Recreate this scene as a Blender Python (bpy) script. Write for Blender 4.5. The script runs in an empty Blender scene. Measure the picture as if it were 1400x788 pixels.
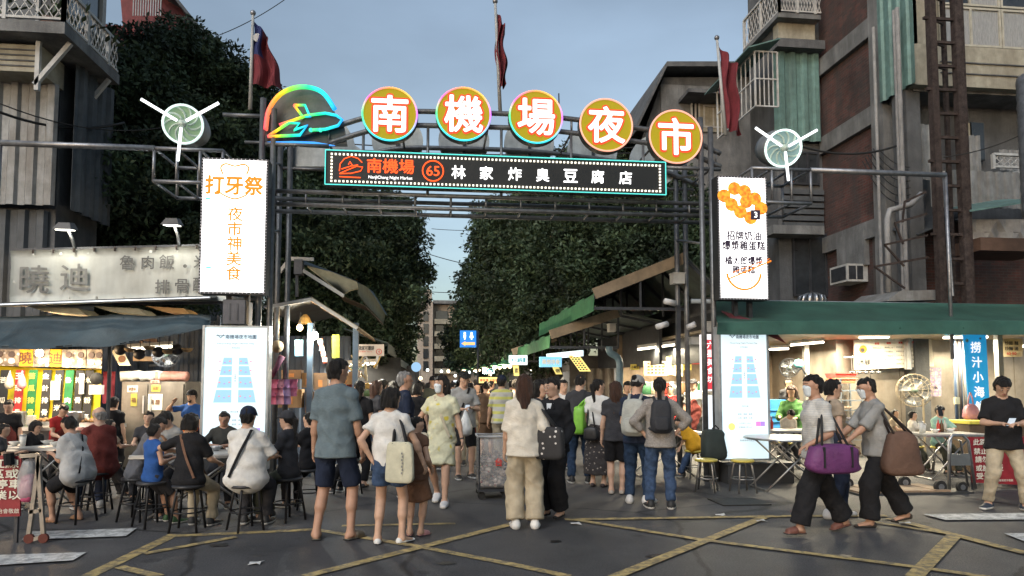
import bpy, math, random
import numpy as np
from mathutils import Vector, Matrix
random.seed(7)
C = bpy.context.scene
COL = C.collection
R = math.radians

# ---- camera
FPX, CU, CV = 933.0, 700.0, 468.0            # focal length and optical centre in photo pixels (1400 x 788)
PITCH, YAW, CAMZ = R(3.5), R(6.3), 1.5
cam_d = bpy.data.cameras.new('camera')
cam = bpy.data.objects.new('camera', cam_d)
COL.objects.link(cam)
cam.location = (0, 0, CAMZ)
cam.rotation_euler = (R(90) + PITCH, 0, -YAW)
cam_d.sensor_width = 36.0
cam_d.lens = 36.0 * FPX / 1400.0
cam_d.shift_y = (CV - 394.0) / 1400.0
cam_d.clip_start = 0.05
cam_d.clip_end = 2000
C.camera = cam

# ---- sky and sun
SUN_EL, SUN_AZ = R(5.0), R(215)               # dusk: a low veiled sun behind the camera, to the left
w = bpy.data.worlds.new('World')
C.world = w
w.use_nodes = True
nt = w.node_tree
bg = nt.nodes['Background']
sky = nt.nodes.new('ShaderNodeTexSky')
sky.sky_type = 'NISHITA'
sky.sun_disc = False
sky.sun_elevation = SUN_EL
sky.sun_rotation = SUN_AZ
sky.air_density = 1.0
sky.dust_density = 2.0
sky.ozone_density = 2.2
hs = nt.nodes.new('ShaderNodeHueSaturation')   # thin overcast: the dusk blue is greyed evenly over the whole sky
hs.inputs['Saturation'].default_value = 0.66
nt.links.new(sky.outputs[0], hs.inputs['Color'])
cl = nt.nodes.new('ShaderNodeTexNoise')           # thin broken cloud over the whole dome
cl.inputs['Scale'].default_value = 2.2
cl.inputs['Detail'].default_value = 5
cmap = nt.nodes.new('ShaderNodeMapping'); ctc = nt.nodes.new('ShaderNodeTexCoord')
cmap.inputs['Scale'].default_value = (1, 1, 2.6)
nt.links.new(ctc.outputs['Generated'], cmap.inputs[0]); nt.links.new(cmap.outputs[0], cl.inputs['Vector'])
cr = nt.nodes.new('ShaderNodeMapRange')
cr.inputs[1].default_value, cr.inputs[2].default_value, cr.inputs[3].default_value, cr.inputs[4].default_value = 0.35, 0.7, 0.84, 1.12
nt.links.new(cl.outputs[0], cr.inputs[0]); nt.links.new(cr.outputs[0], hs.inputs['Value'])
nt.links.new(hs.outputs[0], bg.inputs[0])
bg.inputs[1].default_value = 0.15
sun_d = bpy.data.lights.new('sun', 'SUN')
sun_d.energy = 0.8
sun_d.angle = R(30)
sun_d.color = (0.95, 0.97, 1.0)
sun = bpy.data.objects.new('sun', sun_d)
COL.objects.link(sun)
_dir = Vector((math.sin(SUN_AZ) * math.cos(R(42)), math.cos(SUN_AZ) * math.cos(R(42)), math.sin(R(42))))
sun.rotation_euler = _dir.to_track_quat('Z', 'Y').to_euler()
C.view_settings.view_transform = 'Standard'
C.view_settings.look = 'None'
C.view_settings.gamma = 1.0
C.view_settings.exposure = 1.2
EMS = 0.48                                      # every lit sign is given at exposure 0; this undoes the exposure
C.cycles.max_bounces = 5
C.cycles.diffuse_bounces = 3
C.cycles.glossy_bounces = 3
C.cycles.transparent_max_bounces = 8
C.cycles.transmission_bounces = 4
C.cycles.caustics_reflective = False
C.cycles.caustics_refractive = False
C.cycles.sample_clamp_indirect = 4.0

# ---- pixel <-> place helpers
_f = np.array([math.sin(YAW) * math.cos(PITCH), math.cos(YAW) * math.cos(PITCH), math.sin(PITCH)])
_r = np.array([math.cos(YAW), -math.sin(YAW), 0.0])
_u = np.cross(_r, _f)
def ray(u, v):
    return _f + _r * (u - CU) / FPX + _u * (CV - v) / FPX
def W(u, v, Y):                                # the point seen at (u, v) on the vertical plane at distance Y
    d = ray(u, v); t = Y / d[1]
    return Vector((d[0] * t, Y, CAMZ + d[2] * t))
def G(u, v, z=0.0):                            # the point seen at (u, v) on the level z
    d = ray(u, v); t = (z - CAMZ) / d[2]
    return Vector((d[0] * t, d[1] * t, z))
def WX(u, v, X):                               # the point seen at (u, v) on the plane x = X
    d = ray(u, v); t = X / d[0]
    return Vector((X, d[1] * t, CAMZ + d[2] * t))

# ---- materials
_mats = {}
def M(name, col=(0.5, 0.5, 0.5), rough=0.75, metal=0.0, var=0.15, scale=6.0, bump=0.15, bscale=45.0,
      dirt=0.0, dcol=(0.03, 0.025, 0.02), emit=None, es=0.0, kind=None, col2=None, alpha=None, spec=0.4, stretch=None, ds=1.7):
    if name in _mats: return _mats[name]
    m = bpy.data.materials.new(name); m.use_nodes = True
    n = m.node_tree; b = n.nodes['Principled BSDF']; L = n.links.new
    b.inputs['Roughness'].default_value = rough
    b.inputs['Metallic'].default_value = metal
    b.inputs['Specular IOR Level'].default_value = spec
    tc = n.nodes.new('ShaderNodeTexCoord')
    vec = tc.outputs['Object']
    if stretch:
        mp = n.nodes.new('ShaderNodeMapping'); mp.inputs['Scale'].default_value = stretch
        L(vec, mp.inputs[0]); vec = mp.outputs[0]
    def noise(s, d=3.0, r=0.6):
        t = n.nodes.new('ShaderNodeTexNoise'); t.inputs['Scale'].default_value = s
        t.inputs['Detail'].default_value = d; t.inputs['Roughness'].default_value = r
        L(vec, t.inputs['Vector']); return t
    def ramp(src, stops):
        r = n.nodes.new('ShaderNodeValToRGB'); e = r.color_ramp.elements
        while len(e) < len(stops): e.new(0.5)
        for q, (p, c) in zip(e, stops): q.position = p; q.color = (*c, 1) if len(c) == 3 else c
        L(src, r.inputs[0]); return r.outputs[0]
    def mix(f, a, c, bt='MIX'):
        x = n.nodes.new('ShaderNodeMix'); x.data_type = 'RGBA'; x.blend_type = bt
        if isinstance(f, float): x.inputs[0].default_value = f
        else: L(f, x.inputs[0])
        for i, q in ((6, a), (7, c)):
            if isinstance(q, tuple): x.inputs[i].default_value = (*q, 1)
            else: L(q, x.inputs[i])
        return x.outputs[2]
    base = col
    if kind == 'brick':
        t = n.nodes.new('ShaderNodeTexBrick'); t.inputs['Scale'].default_value = 1.0
        t.inputs['Brick Width'].default_value = 0.21; t.inputs['Row Height'].default_value = 0.066
        t.inputs['Mortar Size'].default_value = 0.006
        t.inputs['Color1'].default_value = (*col, 1); t.inputs['Color2'].default_value = (*(col2 or col), 1)
        t.inputs['Mortar'].default_value = (0.10, 0.085, 0.075, 1)
        mp = n.nodes.new('ShaderNodeMapping'); mp.inputs['Rotation'].default_value = (R(90), 0, 0)
        sw = n.nodes.new('ShaderNodeSeparateXYZ'); cb = n.nodes.new('ShaderNodeCombineXYZ'); ad = n.nodes.new('ShaderNodeMath')
        L(tc.outputs['Object'], sw.inputs[0]); L(sw.outputs[0], ad.inputs[0]); L(sw.outputs[1], ad.inputs[1])
        L(ad.outputs[0], cb.inputs[0]); L(sw.outputs[2], cb.inputs[1]); L(cb.outputs[0], t.inputs['Vector'])
        base = t.outputs[0]
    elif kind == 'asphalt':                    # broad patches, tar seams and fine cracks
        k1 = noise(0.22, 2); k2 = noise(1.1, 6, 0.7); k3 = noise(60, 2)
        base = mix(0.8, ramp(k1.outputs[0], [(0.44, col), (0.47, col2)]), ramp(k2.outputs[0], [(0.3, (0.6, 0.6, 0.6)), (0.72, (1.35, 1.33, 1.3))]), 'MULTIPLY')
        base = mix(0.5, base, ramp(k3.outputs[0], [(0.35, (0.5, 0.5, 0.5)), (0.68, (1.9, 1.9, 1.9))]), 'MULTIPLY')
        vo = n.nodes.new('ShaderNodeTexVoronoi'); vo.feature = 'DISTANCE_TO_EDGE'; vo.inputs['Scale'].default_value = 0.33
        wp = mix(0.22, vec, noise(1.6, 4).outputs[1], 'ADD'); L(wp, vo.inputs['Vector'])
        base = mix(ramp(vo.outputs[0], [(0.004, (0.75,) * 3), (0.010, (0, 0, 0))]), base, (0.012, 0.012, 0.013))
        gm = noise(2.8, 1); base = mix(ramp(gm.outputs[0], [(0.70, (0, 0, 0)), (0.74, (0.6,) * 3)]), base, (0.022, 0.022, 0.024))
    elif kind == 'floral':
        t = n.nodes.new('ShaderNodeTexVoronoi'); t.inputs['Scale'].default_value = scale
        L(vec, t.inputs['Vector'])
        k = noise(scale * 1.3, 2)
        a = n.nodes.new('ShaderNodeMath'); a.operation = 'ADD'; L(t.outputs[0], a.inputs[0]); L(k.outputs[0], a.inputs[1])
        base = ramp(a.outputs[0], [(0.62, col2), (0.78, col)])
    elif kind == 'dots':
        t = n.nodes.new('ShaderNodeTexVoronoi'); t.inputs['Scale'].default_value = scale; t.inputs['Randomness'].default_value = 0.35
        L(vec, t.inputs['Vector'])
        base = ramp(t.outputs[0], [(0.2, col2), (0.24, col)])
    elif kind == 'stripes':
        t = n.nodes.new('ShaderNodeTexWave'); t.bands_direction = 'Z'; t.inputs['Scale'].default_value = scale
        L(vec, t.inputs['Vector'])
        base = ramp(t.outputs[0], [(0.62, col), (0.7, col2)])
    elif kind == 'rainbow':                    # coloured light strip: the hue runs round the strip itself
        sw = n.nodes.new('ShaderNodeSeparateXYZ'); L(tc.outputs['Generated'], sw.inputs[0])
        g = []
        for o in (0, 2):
            q = n.nodes.new('ShaderNodeMath'); q.operation = 'SUBTRACT'; L(sw.outputs[o], q.inputs[0]); q.inputs[1].default_value = 0.5; g.append(q.outputs[0])
        at = n.nodes.new('ShaderNodeMath'); at.operation = 'ARCTAN2'; L(g[1], at.inputs[0]); L(g[0], at.inputs[1])
        mm = n.nodes.new('ShaderNodeMath'); mm.operation = 'MULTIPLY_ADD'; L(at.outputs[0], mm.inputs[0])
        mm.inputs[1].default_value = 1 / (2 * math.pi); mm.inputs[2].default_value = 0.5
        base = ramp(mm.outputs[0], [(0.0, (0.1, 0.9, 0.3)), (0.17, (0.05, 0.7, 0.9)), (0.34, (0.05, 0.75, 0.85)), (0.5, (0.6, 0.15, 0.9)),
                                    (0.62, (0.9, 0.5, 0.1)), (0.75, (0.95, 0.35, 0.1)), (0.9, (0.95, 0.15, 0.5)), (1.0, (0.1, 0.9, 0.3))])
    elif kind == 'rainbowx':
        sw = n.nodes.new('ShaderNodeSeparateXYZ'); L(tc.outputs['Generated'], sw.inputs[0])
        base = ramp(sw.outputs[0], [(0.0, (0.95, 0.05, 0.12)), (0.2, (0.95, 0.4, 0.02)), (0.36, (0.25, 0.9, 0.05)), (0.6, (0.02, 0.85, 0.3)), (0.8, (0.02, 0.7, 0.75)), (1.0, (0.02, 0.3, 0.9))])
    if var > 0 and emit is None:
        v_ = noise(scale, 4.0)
        base = mix(0.85, base, ramp(v_.outputs[0], [(0.3, (1 - var * 2,) * 3), (0.7, (1 + var,) * 3)]), 'MULTIPLY')
    if dirt > 0:
        mp2 = n.nodes.new('ShaderNodeMapping'); mp2.inputs['Scale'].default_value = (1.6, 1.6, 0.28)
        L(tc.outputs['Object'], mp2.inputs[0])
        d1 = n.nodes.new('ShaderNodeTexNoise'); d1.inputs['Scale'].default_value = ds; d1.inputs['Detail'].default_value = 8
        d1.inputs['Roughness'].default_value = 0.68
        L(mp2.outputs[0], d1.inputs['Vector'])
        base = mix(ramp(d1.outputs[0], [(0.38 if ds < 3 else 0.47, (0, 0, 0)), (0.68 if ds < 3 else 0.56, (dirt,) * 3)]), base, dcol)
    if isinstance(base, tuple): b.inputs['Base Color'].default_value = (*base, 1)
    else: L(base, b.inputs['Base Color'])
    if emit is not None:
        b.inputs['Base Color'].default_value = (*[min(1, c) * 0.6 for c in emit], 1)
        if kind in ('rainbow', 'rainbowx'): L(base, b.inputs['Emission Color'])
        else: b.inputs['Emission Color'].default_value = (*emit, 1)
        b.inputs['Emission Strength'].default_value = es * EMS
    if bump > 0:
        k = noise(bscale, 3.0)
        bp = n.nodes.new('ShaderNodeBump'); bp.inputs['Strength'].default_value = bump; bp.inputs['Distance'].default_value = 0.02
        L(k.outputs[0], bp.inputs['Height']); L(bp.outputs[0], b.inputs['Normal'])
    if alpha is not None: b.inputs['Alpha'].default_value = alpha
    _mats[name] = m
    return m
def E(name, col=(1, 1, 1), s=1.0, **k):
    return M(name, col, emit=col, es=s, bump=0, var=0, **k)

# ---- mesh builder
class MB:
    def __init__(s): s.v = []; s.f = []; s.m = []; s.mi = 0
    def add(s, vs, fs):
        b = len(s.v); s.v += [tuple(x) for x in vs]
        for f in fs: s.f.append(tuple(b + i for i in f)); s.m.append(s.mi)
        return s
    def hexa(s, p):                             # 8 corners: bottom ring 0-3, top ring 4-7
        return s.add(p, [(0, 3, 2, 1), (4, 5, 6, 7), (0, 1, 5, 4), (1, 2, 6, 5), (2, 3, 7, 6), (3, 0, 4, 7)])
    def box(s, c, d, rz=0.0, rx=0.0, ry=0.0):
        m = Matrix.Translation(Vector(c)) @ Matrix.Rotation(rz, 4, 'Z') @ Matrix.Rotation(ry, 4, 'Y') @ Matrix.Rotation(rx, 4, 'X')
        x, y, z = d[0] / 2, d[1] / 2, d[2] / 2
        return s.hexa([m @ Vector(q) for q in ((-x, -y, -z), (x, -y, -z), (x, y, -z), (-x, y, -z), (-x, -y, z), (x, -y, z), (x, y, z), (-x, y, z))])
    def span(s, a, b):                          # axis aligned box between two corners
        a, b = Vector(a), Vector(b)
        return s.box((a + b) / 2, [max(abs(b[i] - a[i]), 1e-4) for i in range(3)])
    def bar(s, a, b, w=0.04, h=None, up=(0, 0, 1)):
        h = h or w; a, b = Vector(a), Vector(b); d = (b - a).normalized(); u_ = Vector(up)
        if abs(d.dot(u_)) > 0.98: u_ = Vector((0, 1, 0))
        x = d.cross(u_).normalized() * w / 2; z = x.cross(d).normalized() * h / 2
        return s.hexa([a - x - z, a + x - z, b + x - z, b - x - z, a - x + z, a + x + z, b + x + z, b - x + z])
    def tube(s, pts, r=0.02, n=8, caps=True, r2=None):
        pts = [Vector(p) for p in pts]; N = len(pts); rs = [r + ((r2 if r2 is not None else r) - r) * i / max(1, N - 1) for i in range(N)]
        ring = []; prev = None
        for i, p in enumerate(pts):
            d = (pts[min(i + 1, N - 1)] - pts[max(i - 1, 0)]).normalized()
            if prev is None:
                a = Vector((0, 0, 1)) if abs(d.z) < 0.9 else Vector((1, 0, 0)); x = d.cross(a).normalized()
            else:
                x = (prev - d * prev.dot(d)).normalized()
            prev = x; y = d.cross(x)
            ring.append([p + (x * math.cos(2 * math.pi * k / n) + y * math.sin(2 * math.pi * k / n)) * rs[i] for k in range(n)])
        vs = [q for g in ring for q in g]
        fs = [(i * n + k, i * n + (k + 1) % n, (i + 1) * n + (k + 1) % n, (i + 1) * n + k) for i in range(N - 1) for k in range(n)]
        if caps: fs += [tuple(range(n))[::-1], tuple((N - 1) * n + k for k in range(n))]
        return s.add(vs, fs)
    def lathe(s, c, prof, n=20, axis=(0, 0, 1), caps=True):    # prof: (radius, height) pairs along the axis
        ax = Vector(axis).normalized(); q = Vector((0, 0, 1)).rotation_difference(ax); c = Vector(c)
        vs = []; 
        for r, h in prof:
            for k in range(n):
                a = 2 * math.pi * k / n; vs.append(c + q @ Vector((r * math.cos(a), r * math.sin(a), h)))
        N = len(prof)
        fs = [(i * n + k, i * n + (k + 1) % n, (i + 1) * n + (k + 1) % n, (i + 1) * n + k) for i in range(N - 1) for k in range(n)]
        if caps and prof[0][0] > 1e-4: fs.append(tuple(range(n))[::-1])
        if caps and prof[-1][0] > 1e-4: fs.append(tuple((N - 1) * n + k for k in range(n)))
        return s.add(vs, fs)
    def ball(s, c, r, n=10, sc=(1, 1, 1)):
        vs = []; h = n // 2 + 1
        for i in range(h + 1):
            t = math.pi * i / h
            for k in range(n):
                a = 2 * math.pi * k / n
                vs.append((c[0] + r * sc[0] * math.sin(t) * math.cos(a), c[1] + r * sc[1] * math.sin(t) * math.sin(a), c[2] + r * sc[2] * math.cos(t)))
        return s.add(vs, [(i * n + k, (i + 1) * n + k, (i + 1) * n + (k + 1) % n, i * n + (k + 1) % n) for i in range(h) for k in range(n)])
    def prism(s, outline, off):                 # closed outline (3d points) pushed along off
        o = [Vector(p) for p in outline]; t = [p + Vector(off) for p in o]; n = len(o)
        return s.add(o + t, [tuple(range(n))[::-1], tuple(n + i for i in range(n))] + [(i, (i + 1) % n, n + (i + 1) % n, n + i) for i in range(n)])
    def sheet(s, grid, thick=None):             # grid[i][j] of points; a thin solid when thick is given
        a, b = len(grid), len(grid[0]); g = [Vector(p) for r_ in grid for p in r_]
        fs = [(i * b + j, i * b + j + 1, (i + 1) * b + j + 1, (i + 1) * b + j) for i in range(a - 1) for j in range(b - 1)]
        if thick is None: return s.add(g, fs)
        t = Vector(thick); k = len(g)
        fs2 = [tuple(k + q for q in f[::-1]) for f in fs]
        rim = [i for i in range(b)] + [i * b + b - 1 for i in range(1, a)] + [(a - 1) * b + j for j in range(b - 2, -1, -1)] + [i * b for i in range(a - 2, 0, -1)]
        fs3 = [(rim[i], rim[(i + 1) % len(rim)], k + rim[(i + 1) % len(rim)], k + rim[i]) for i in range(len(rim))]
        return s.add(g + [p + t for p in g], fs + fs2 + fs3)
    def corrug(s, a, b, up, pitch=0.12, depth=0.035, nrm=(0, -1, 0)):   # trapezoid corrugated sheet from a to b, height vector up
        a, b, up, nr = Vector(a), Vector(b), Vector(up), Vector(nrm); L_ = (b - a).length; d = (b - a) / L_
        n = max(2, int(L_ / pitch)); row = []
        for i in range(n):
            for q, o in ((0, 0), (.36, 0), (.5, 1), (.86, 1)):
                row.append(a + d * (L_ * (i + q) / n) + nr * depth * o)
        row.append(b)
        return s.sheet([row, [p + up for p in row]], thick=-nr * 0.01)
    def build(s, name, mats, parent=None, smooth=False):
        me = bpy.data.meshes.new(name); me.from_pydata(s.v, [], s.f)
        if not isinstance(mats, (list, tuple)): mats = [mats]
        for m in mats: me.materials.append(m)
        if len(mats) > 1: me.polygons.foreach_set('material_index', s.m)
        if smooth: me.polygons.foreach_set('use_smooth', [True] * len(me.polygons))
        me.update()
        return link(name, me, parent)
def link(name, me, parent=None):
    o = bpy.data.objects.new(name, me); COL.objects.link(o)
    if parent is not None: adopt(o, parent)
    return o
def mw(o):
    m = Matrix.LocRotScale(o.location, o.rotation_euler, o.scale)
    return m if o.parent is None else mw(o.parent) @ o.matrix_parent_inverse @ m
def adopt(o, parent):                           # parent while keeping world coordinates of the mesh
    o.parent = parent; o.matrix_parent_inverse = mw(parent).inverted()
def tag(o, label=None, cat=None, group=None, kind=None):
    if label: o['label'] = label
    if cat: o['category'] = cat
    if group: o['group'] = group
    if kind: o['kind'] = kind
    return o
def thing(name, label, cat, loc=(0, 0, 0), group=None, rz=0.0):
    o = bpy.data.objects.new(name, None); COL.objects.link(o); o.empty_display_size = 0.2
    o.location = loc; o.rotation_euler = (0, 0, rz)
    return tag(o, label, cat, group)
def dup(root, loc, rz=None, label=None, skip=()):
    r_ = root.copy(); COL.objects.link(r_); r_.location = loc
    if rz is not None: r_.rotation_euler = (0, 0, rz)
    if label: r_['label'] = label
    for ch in list(root.children):
        if ch.name.split('.')[0] in skip: continue
        c = ch.copy(); COL.objects.link(c); c.parent = r_
        for g in list(ch.children):
            d = g.copy(); COL.objects.link(d); d.parent = c
    return r_

def soft(mb, c, size, e=.45, ry=0, rz=0, rx=0, n=18, sag=0, seed=0):
    rr = random.Random(seed); ph = [rr.uniform(0, 6) for _ in range(4)]; m = Matrix.Rotation(rz, 3, 'Z') @ Matrix.Rotation(ry, 3, 'Y') @ Matrix.Rotation(rx, 3, 'X'); sg = lambda q, p: math.copysign(abs(q) ** p, q); c = Vector(c); h = n // 2 + 2; vs = []
    for i in range(h + 1):
        t_ = -math.pi / 2 + math.pi * i / h
        for k in range(n):
            a = 2 * math.pi * k / n; x = sg(math.cos(t_), e) * sg(math.cos(a), e); y = sg(math.cos(t_), e) * sg(math.sin(a), e); z = sg(math.sin(t_), e)
            f = 1 + .035 * math.sin(5 * x + 4 * z + ph[0]) + .03 * math.sin(7 * z + 5 * y + ph[1]); f *= 1 + sag * (-z) * .25 + .03 * math.sin(11 * x + 9 * z + ph[2]) * (1 - abs(z)) + .025 * math.sin(17 * z - 6 * x + ph[3])
            vs.append(c + m @ Vector((x * f * size[0] / 2, y * f * size[1] / 2, z * size[2] / 2)))
    return mb.add(vs, [(i * n + k, i * n + (k + 1) % n, (i + 1) * n + (k + 1) % n, (i + 1) * n + k) for i in range(h) for k in range(n)])

# ---- lettering (flat print on signs)
_tcache = {}
def glyphs(s, bold=0.0, cjkspace=1.0):
    k = (s, bold, cjkspace)
    if k not in _tcache:
        c = bpy.data.curves.new('text', 'FONT'); c.body = s; c.align_x = 'CENTER'; c.offset = bold
        c.resolution_u = 3; c.space_character = cjkspace; c.space_line = 1.0
        o = bpy.data.objects.new('text', c); COL.objects.link(o)
        me = bpy.data.meshes.new_from_object(o.evaluated_get(bpy.context.evaluated_depsgraph_get()))
        n = len(me.vertices); co = np.zeros(n * 3); me.vertices.foreach_get('co', co); co = co.reshape(-1, 3)
        fs = [tuple(p.vertices) for p in me.polygons]
        bpy.data.objects.remove(o); bpy.data.curves.remove(c); bpy.data.meshes.remove(me)
        _tcache[k] = (co, fs)
    return _tcache[k]
def text(s, c, h, mat, parent, right=(1, 0, 0), up=(0, 0, 1), width=None, bold=0.0, name='lettering', space=1.0, vertical=False, lift=0.0, mb=None):
    """letters centred on c, total height h (per letter when vertical), optional total width"""
    own = mb is None; mb = mb or MB(); right, up = Vector(right).normalized(), Vector(up).normalized()
    c = Vector(c) + right.cross(up) * lift
    if vertical:
        n = len(s)
        for i, ch in enumerate(s):
            text(ch, c + up * ((n - 1) / 2 - i) * h * space, h, mat, None, right, up, width, bold, mb=mb)
    else:
        co, fs = glyphs(s, 0.0, space)
        if len(co) == 0: return None
        lo, hi = co.min(0), co.max(0); sy = h / (hi[1] - lo[1]); sx = (width / (hi[0] - lo[0])) if width else sy
        k = bold * sy; nrm = right.cross(up); n = 0 if k < .0012 else 8 if k > .008 else 4      # heavier strokes: shifted copies a hair apart in depth
        for i in range(n + 1):
            q = c + nrm * .0003 * i if i == 0 else c + nrm * .0003 * i + right * (k * math.cos(i * 6.2832 / n)) + up * (k * math.sin(i * 6.2832 / n))
            mb.add([q + right * ((p[0] - (lo[0] + hi[0]) / 2) * sx) + up * ((p[1] - (lo[1] + hi[1]) / 2) * sy) for p in co], fs)
    if own: return mb.build(name, mat, parent)
# ---- figures: one smooth surface grown from tapered limbs
V = lambda *a: np.array(a, float)
def unit(a): return a / (np.linalg.norm(a) + 1e-9)
class Cone:
    __slots__ = ('a', 'b', 'ra', 'rb', 'w', 'sx', 'fa', 'fb', 'k')
    def __init__(s, a, b, ra, rb, w=(1, 0, 0), sx=1.0, fa=False, fb=False, k=0.02):
        s.a, s.b, s.ra, s.rb, s.w, s.sx, s.fa, s.fb, s.k = V(*a), V(*b), ra, rb, V(*w), sx, fa, fb, k
def field_mesh(prims, vox, cuts=(), wob=None):
    lo = np.min([np.minimum(p.a, p.b) - max(p.ra, p.rb) * max(1, p.sx) for p in prims], 0) - 2.5 * vox
    hi = np.max([np.maximum(p.a, p.b) + max(p.ra, p.rb) * max(1, p.sx) for p in prims], 0) + 2.5 * vox
    n = np.ceil((hi - lo) / vox).astype(int) + 1
    F = np.full(n, 0.5, np.float32)
    ax = [lo[i] + vox * np.arange(n[i], dtype=np.float32) for i in range(3)]
    for p in prims:
        m = max(p.ra, p.rb) * max(1, p.sx) + p.k + 1.5 * vox
        i0 = np.maximum(0, np.floor((np.minimum(p.a, p.b) - m - lo) / vox).astype(int))
        i1 = np.minimum(n, np.ceil((np.maximum(p.a, p.b) + m - lo) / vox).astype(int) + 1)
        X = ax[0][i0[0]:i1[0], None, None] - p.a[0]; Y = ax[1][None, i0[1]:i1[1], None] - p.a[1]; Z = ax[2][None, None, i0[2]:i1[2]] - p.a[2]
        d = p.b - p.a; L = np.linalg.norm(d)
        u = d / L if L > 1e-5 else V(0, 0, 1); L = max(L, 1e-4)
        w = p.w - u * p.w.dot(u)
        w = unit(w) if np.linalg.norm(w) > 1e-3 else unit(np.cross(u, V(0.3, 0.9, 0.1)))
        q = np.cross(u, w)
        t = X * u[0] + Y * u[1] + Z * u[2]
        A = (X * w[0] + Y * w[1] + Z * w[2]) / p.sx; B = X * q[0] + Y * q[1] + Z * q[2]
        rad = np.sqrt(A * A + B * B)
        tc = np.clip(t / L, 0, 1); rr = p.ra + (p.rb - p.ra) * tc
        over = t - tc * L
        if not p.fa and not p.fb: D = np.sqrt(rad * rad + over * over) - rr
        else:
            D = np.sqrt(rad * rad + over * over) - rr
            if p.fa: D = np.where(t < 0.02, np.maximum(rad - p.ra, -t), D)
            if p.fb: D = np.where(t > L - 0.02, np.maximum(rad - p.rb, t - L), D)
        S = F[i0[0]:i1[0], i0[1]:i1[1], i0[2]:i1[2]]
        k = max(p.k, 1e-4); h = np.maximum(k - np.abs(S - D), 0) / k
        S[...] = np.minimum(S, D) - h * h * k * 0.25
    if cuts:
        X, Y, Z = ax[0][:, None, None], ax[1][None, :, None], ax[2][None, None, :]
        for c in cuts: F[...] = np.maximum(F, c(X, Y, Z))
    return nets(F, lo, vox, wob)
def nets(F, lo, vox, wob=None):
    s = F < 0
    cs = tuple(d - 1 for d in F.shape)
    acc = np.zeros(cs + (3,), np.float32); cnt = np.zeros(cs, np.float32)
    quads = []
    for axis in range(3):
        sl0 = [slice(None)] * 3; sl1 = [slice(None)] * 3
        sl0[axis] = slice(0, -1); sl1[axis] = slice(1, None)
        a, b = s[tuple(sl0)], s[tuple(sl1)]; cr = a != b
        if not cr.any(): continue
        f0, f1 = F[tuple(sl0)], F[tuple(sl1)]
        t = np.where(cr, f0 / np.where(cr, f0 - f1, 1), 0).astype(np.float32)
        o = [i for i in range(3) if i != axis]
        for da in (0, 1):
            for db in (0, 1):
                ss = [slice(None)] * 3
                ss[o[0]] = slice(da, F.shape[o[0]] - 1 + da); ss[o[1]] = slice(db, F.shape[o[1]] - 1 + db)
                m = cr[tuple(ss)]; tt = t[tuple(ss)]
                acc[..., axis] += np.where(m, tt, 0); acc[..., o[0]] += m * da; acc[..., o[1]] += m * db
                cnt += m
        idx = np.argwhere(cr)
        ok = (idx[:, o[0]] > 0) & (idx[:, o[1]] > 0) & (idx[:, o[0]] < F.shape[o[0]] - 1) & (idx[:, o[1]] < F.shape[o[1]] - 1)
        idx = idx[ok]; flip = a[tuple(idx.T)]
        cells = []
        for da, db in ((1, 1), (0, 1), (0, 0), (1, 0)):
            c = idx.copy(); c[:, o[0]] -= da; c[:, o[1]] -= db; cells.append(c)
        quads.append((cells, flip if axis != 1 else ~flip))
    act = cnt > 0
    ids = np.full(cs, -1, np.int64); ids[act] = np.arange(int(act.sum()))
    pos = np.argwhere(act) + acc[act] / cnt[act][:, None]
    co = lo + pos * vox
    fs = []
    for cells, flip in quads:
        q = np.stack([ids[tuple(c.T)] for c in cells], 1)
        q[~flip] = q[~flip][:, ::-1]
        fs.append(q)
    fs = np.concatenate(fs) if fs else np.zeros((0, 4), int)
    fs = fs[(fs >= 0).all(1)]
    if wob is not None and len(co):
        e1, e2 = co[fs[:, 2]] - co[fs[:, 0]], co[fs[:, 3]] - co[fs[:, 1]]
        fn = np.cross(e1, e2); vn = np.zeros_like(co)
        for k in range(4): np.add.at(vn, fs[:, k], fn)
        vn /= np.linalg.norm(vn, axis=1, keepdims=True) + 1e-9
        co = co + vn * wob(co, vn)[:, None]
    return co, fs
def join(parts):
    v, f, b = [], [], 0
    for co, fs in parts: v.append(co); f.append(fs + b); b += len(co)
    return np.concatenate(v), np.concatenate(f)
def mesh_obj(name, cf, mats, parent, midx=None):
    co, fs = cf
    me = bpy.data.meshes.new(name)
    me.vertices.add(len(co)); me.vertices.foreach_set('co', co.astype(np.float32).ravel())
    me.loops.add(len(fs) * 4); me.loops.foreach_set('vertex_index', fs.astype(np.int32).ravel())
    me.polygons.add(len(fs)); me.polygons.foreach_set('loop_start', np.arange(0, len(fs) * 4, 4, dtype=np.int32))
    me.polygons.foreach_set('loop_total', np.full(len(fs), 4, np.int32)) if False else None
    if not isinstance(mats, (list, tuple)): mats = [mats]
    for m in mats: me.materials.append(m)
    if midx is not None: me.polygons.foreach_set('material_index', midx.astype(np.int32))
    me.update(calc_edges=True)
    me.polygons.foreach_set('use_smooth', np.ones(len(fs), bool))
    o = bpy.data.objects.new(name, me); COL.objects.link(o); o.parent = parent
    return o
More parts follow.
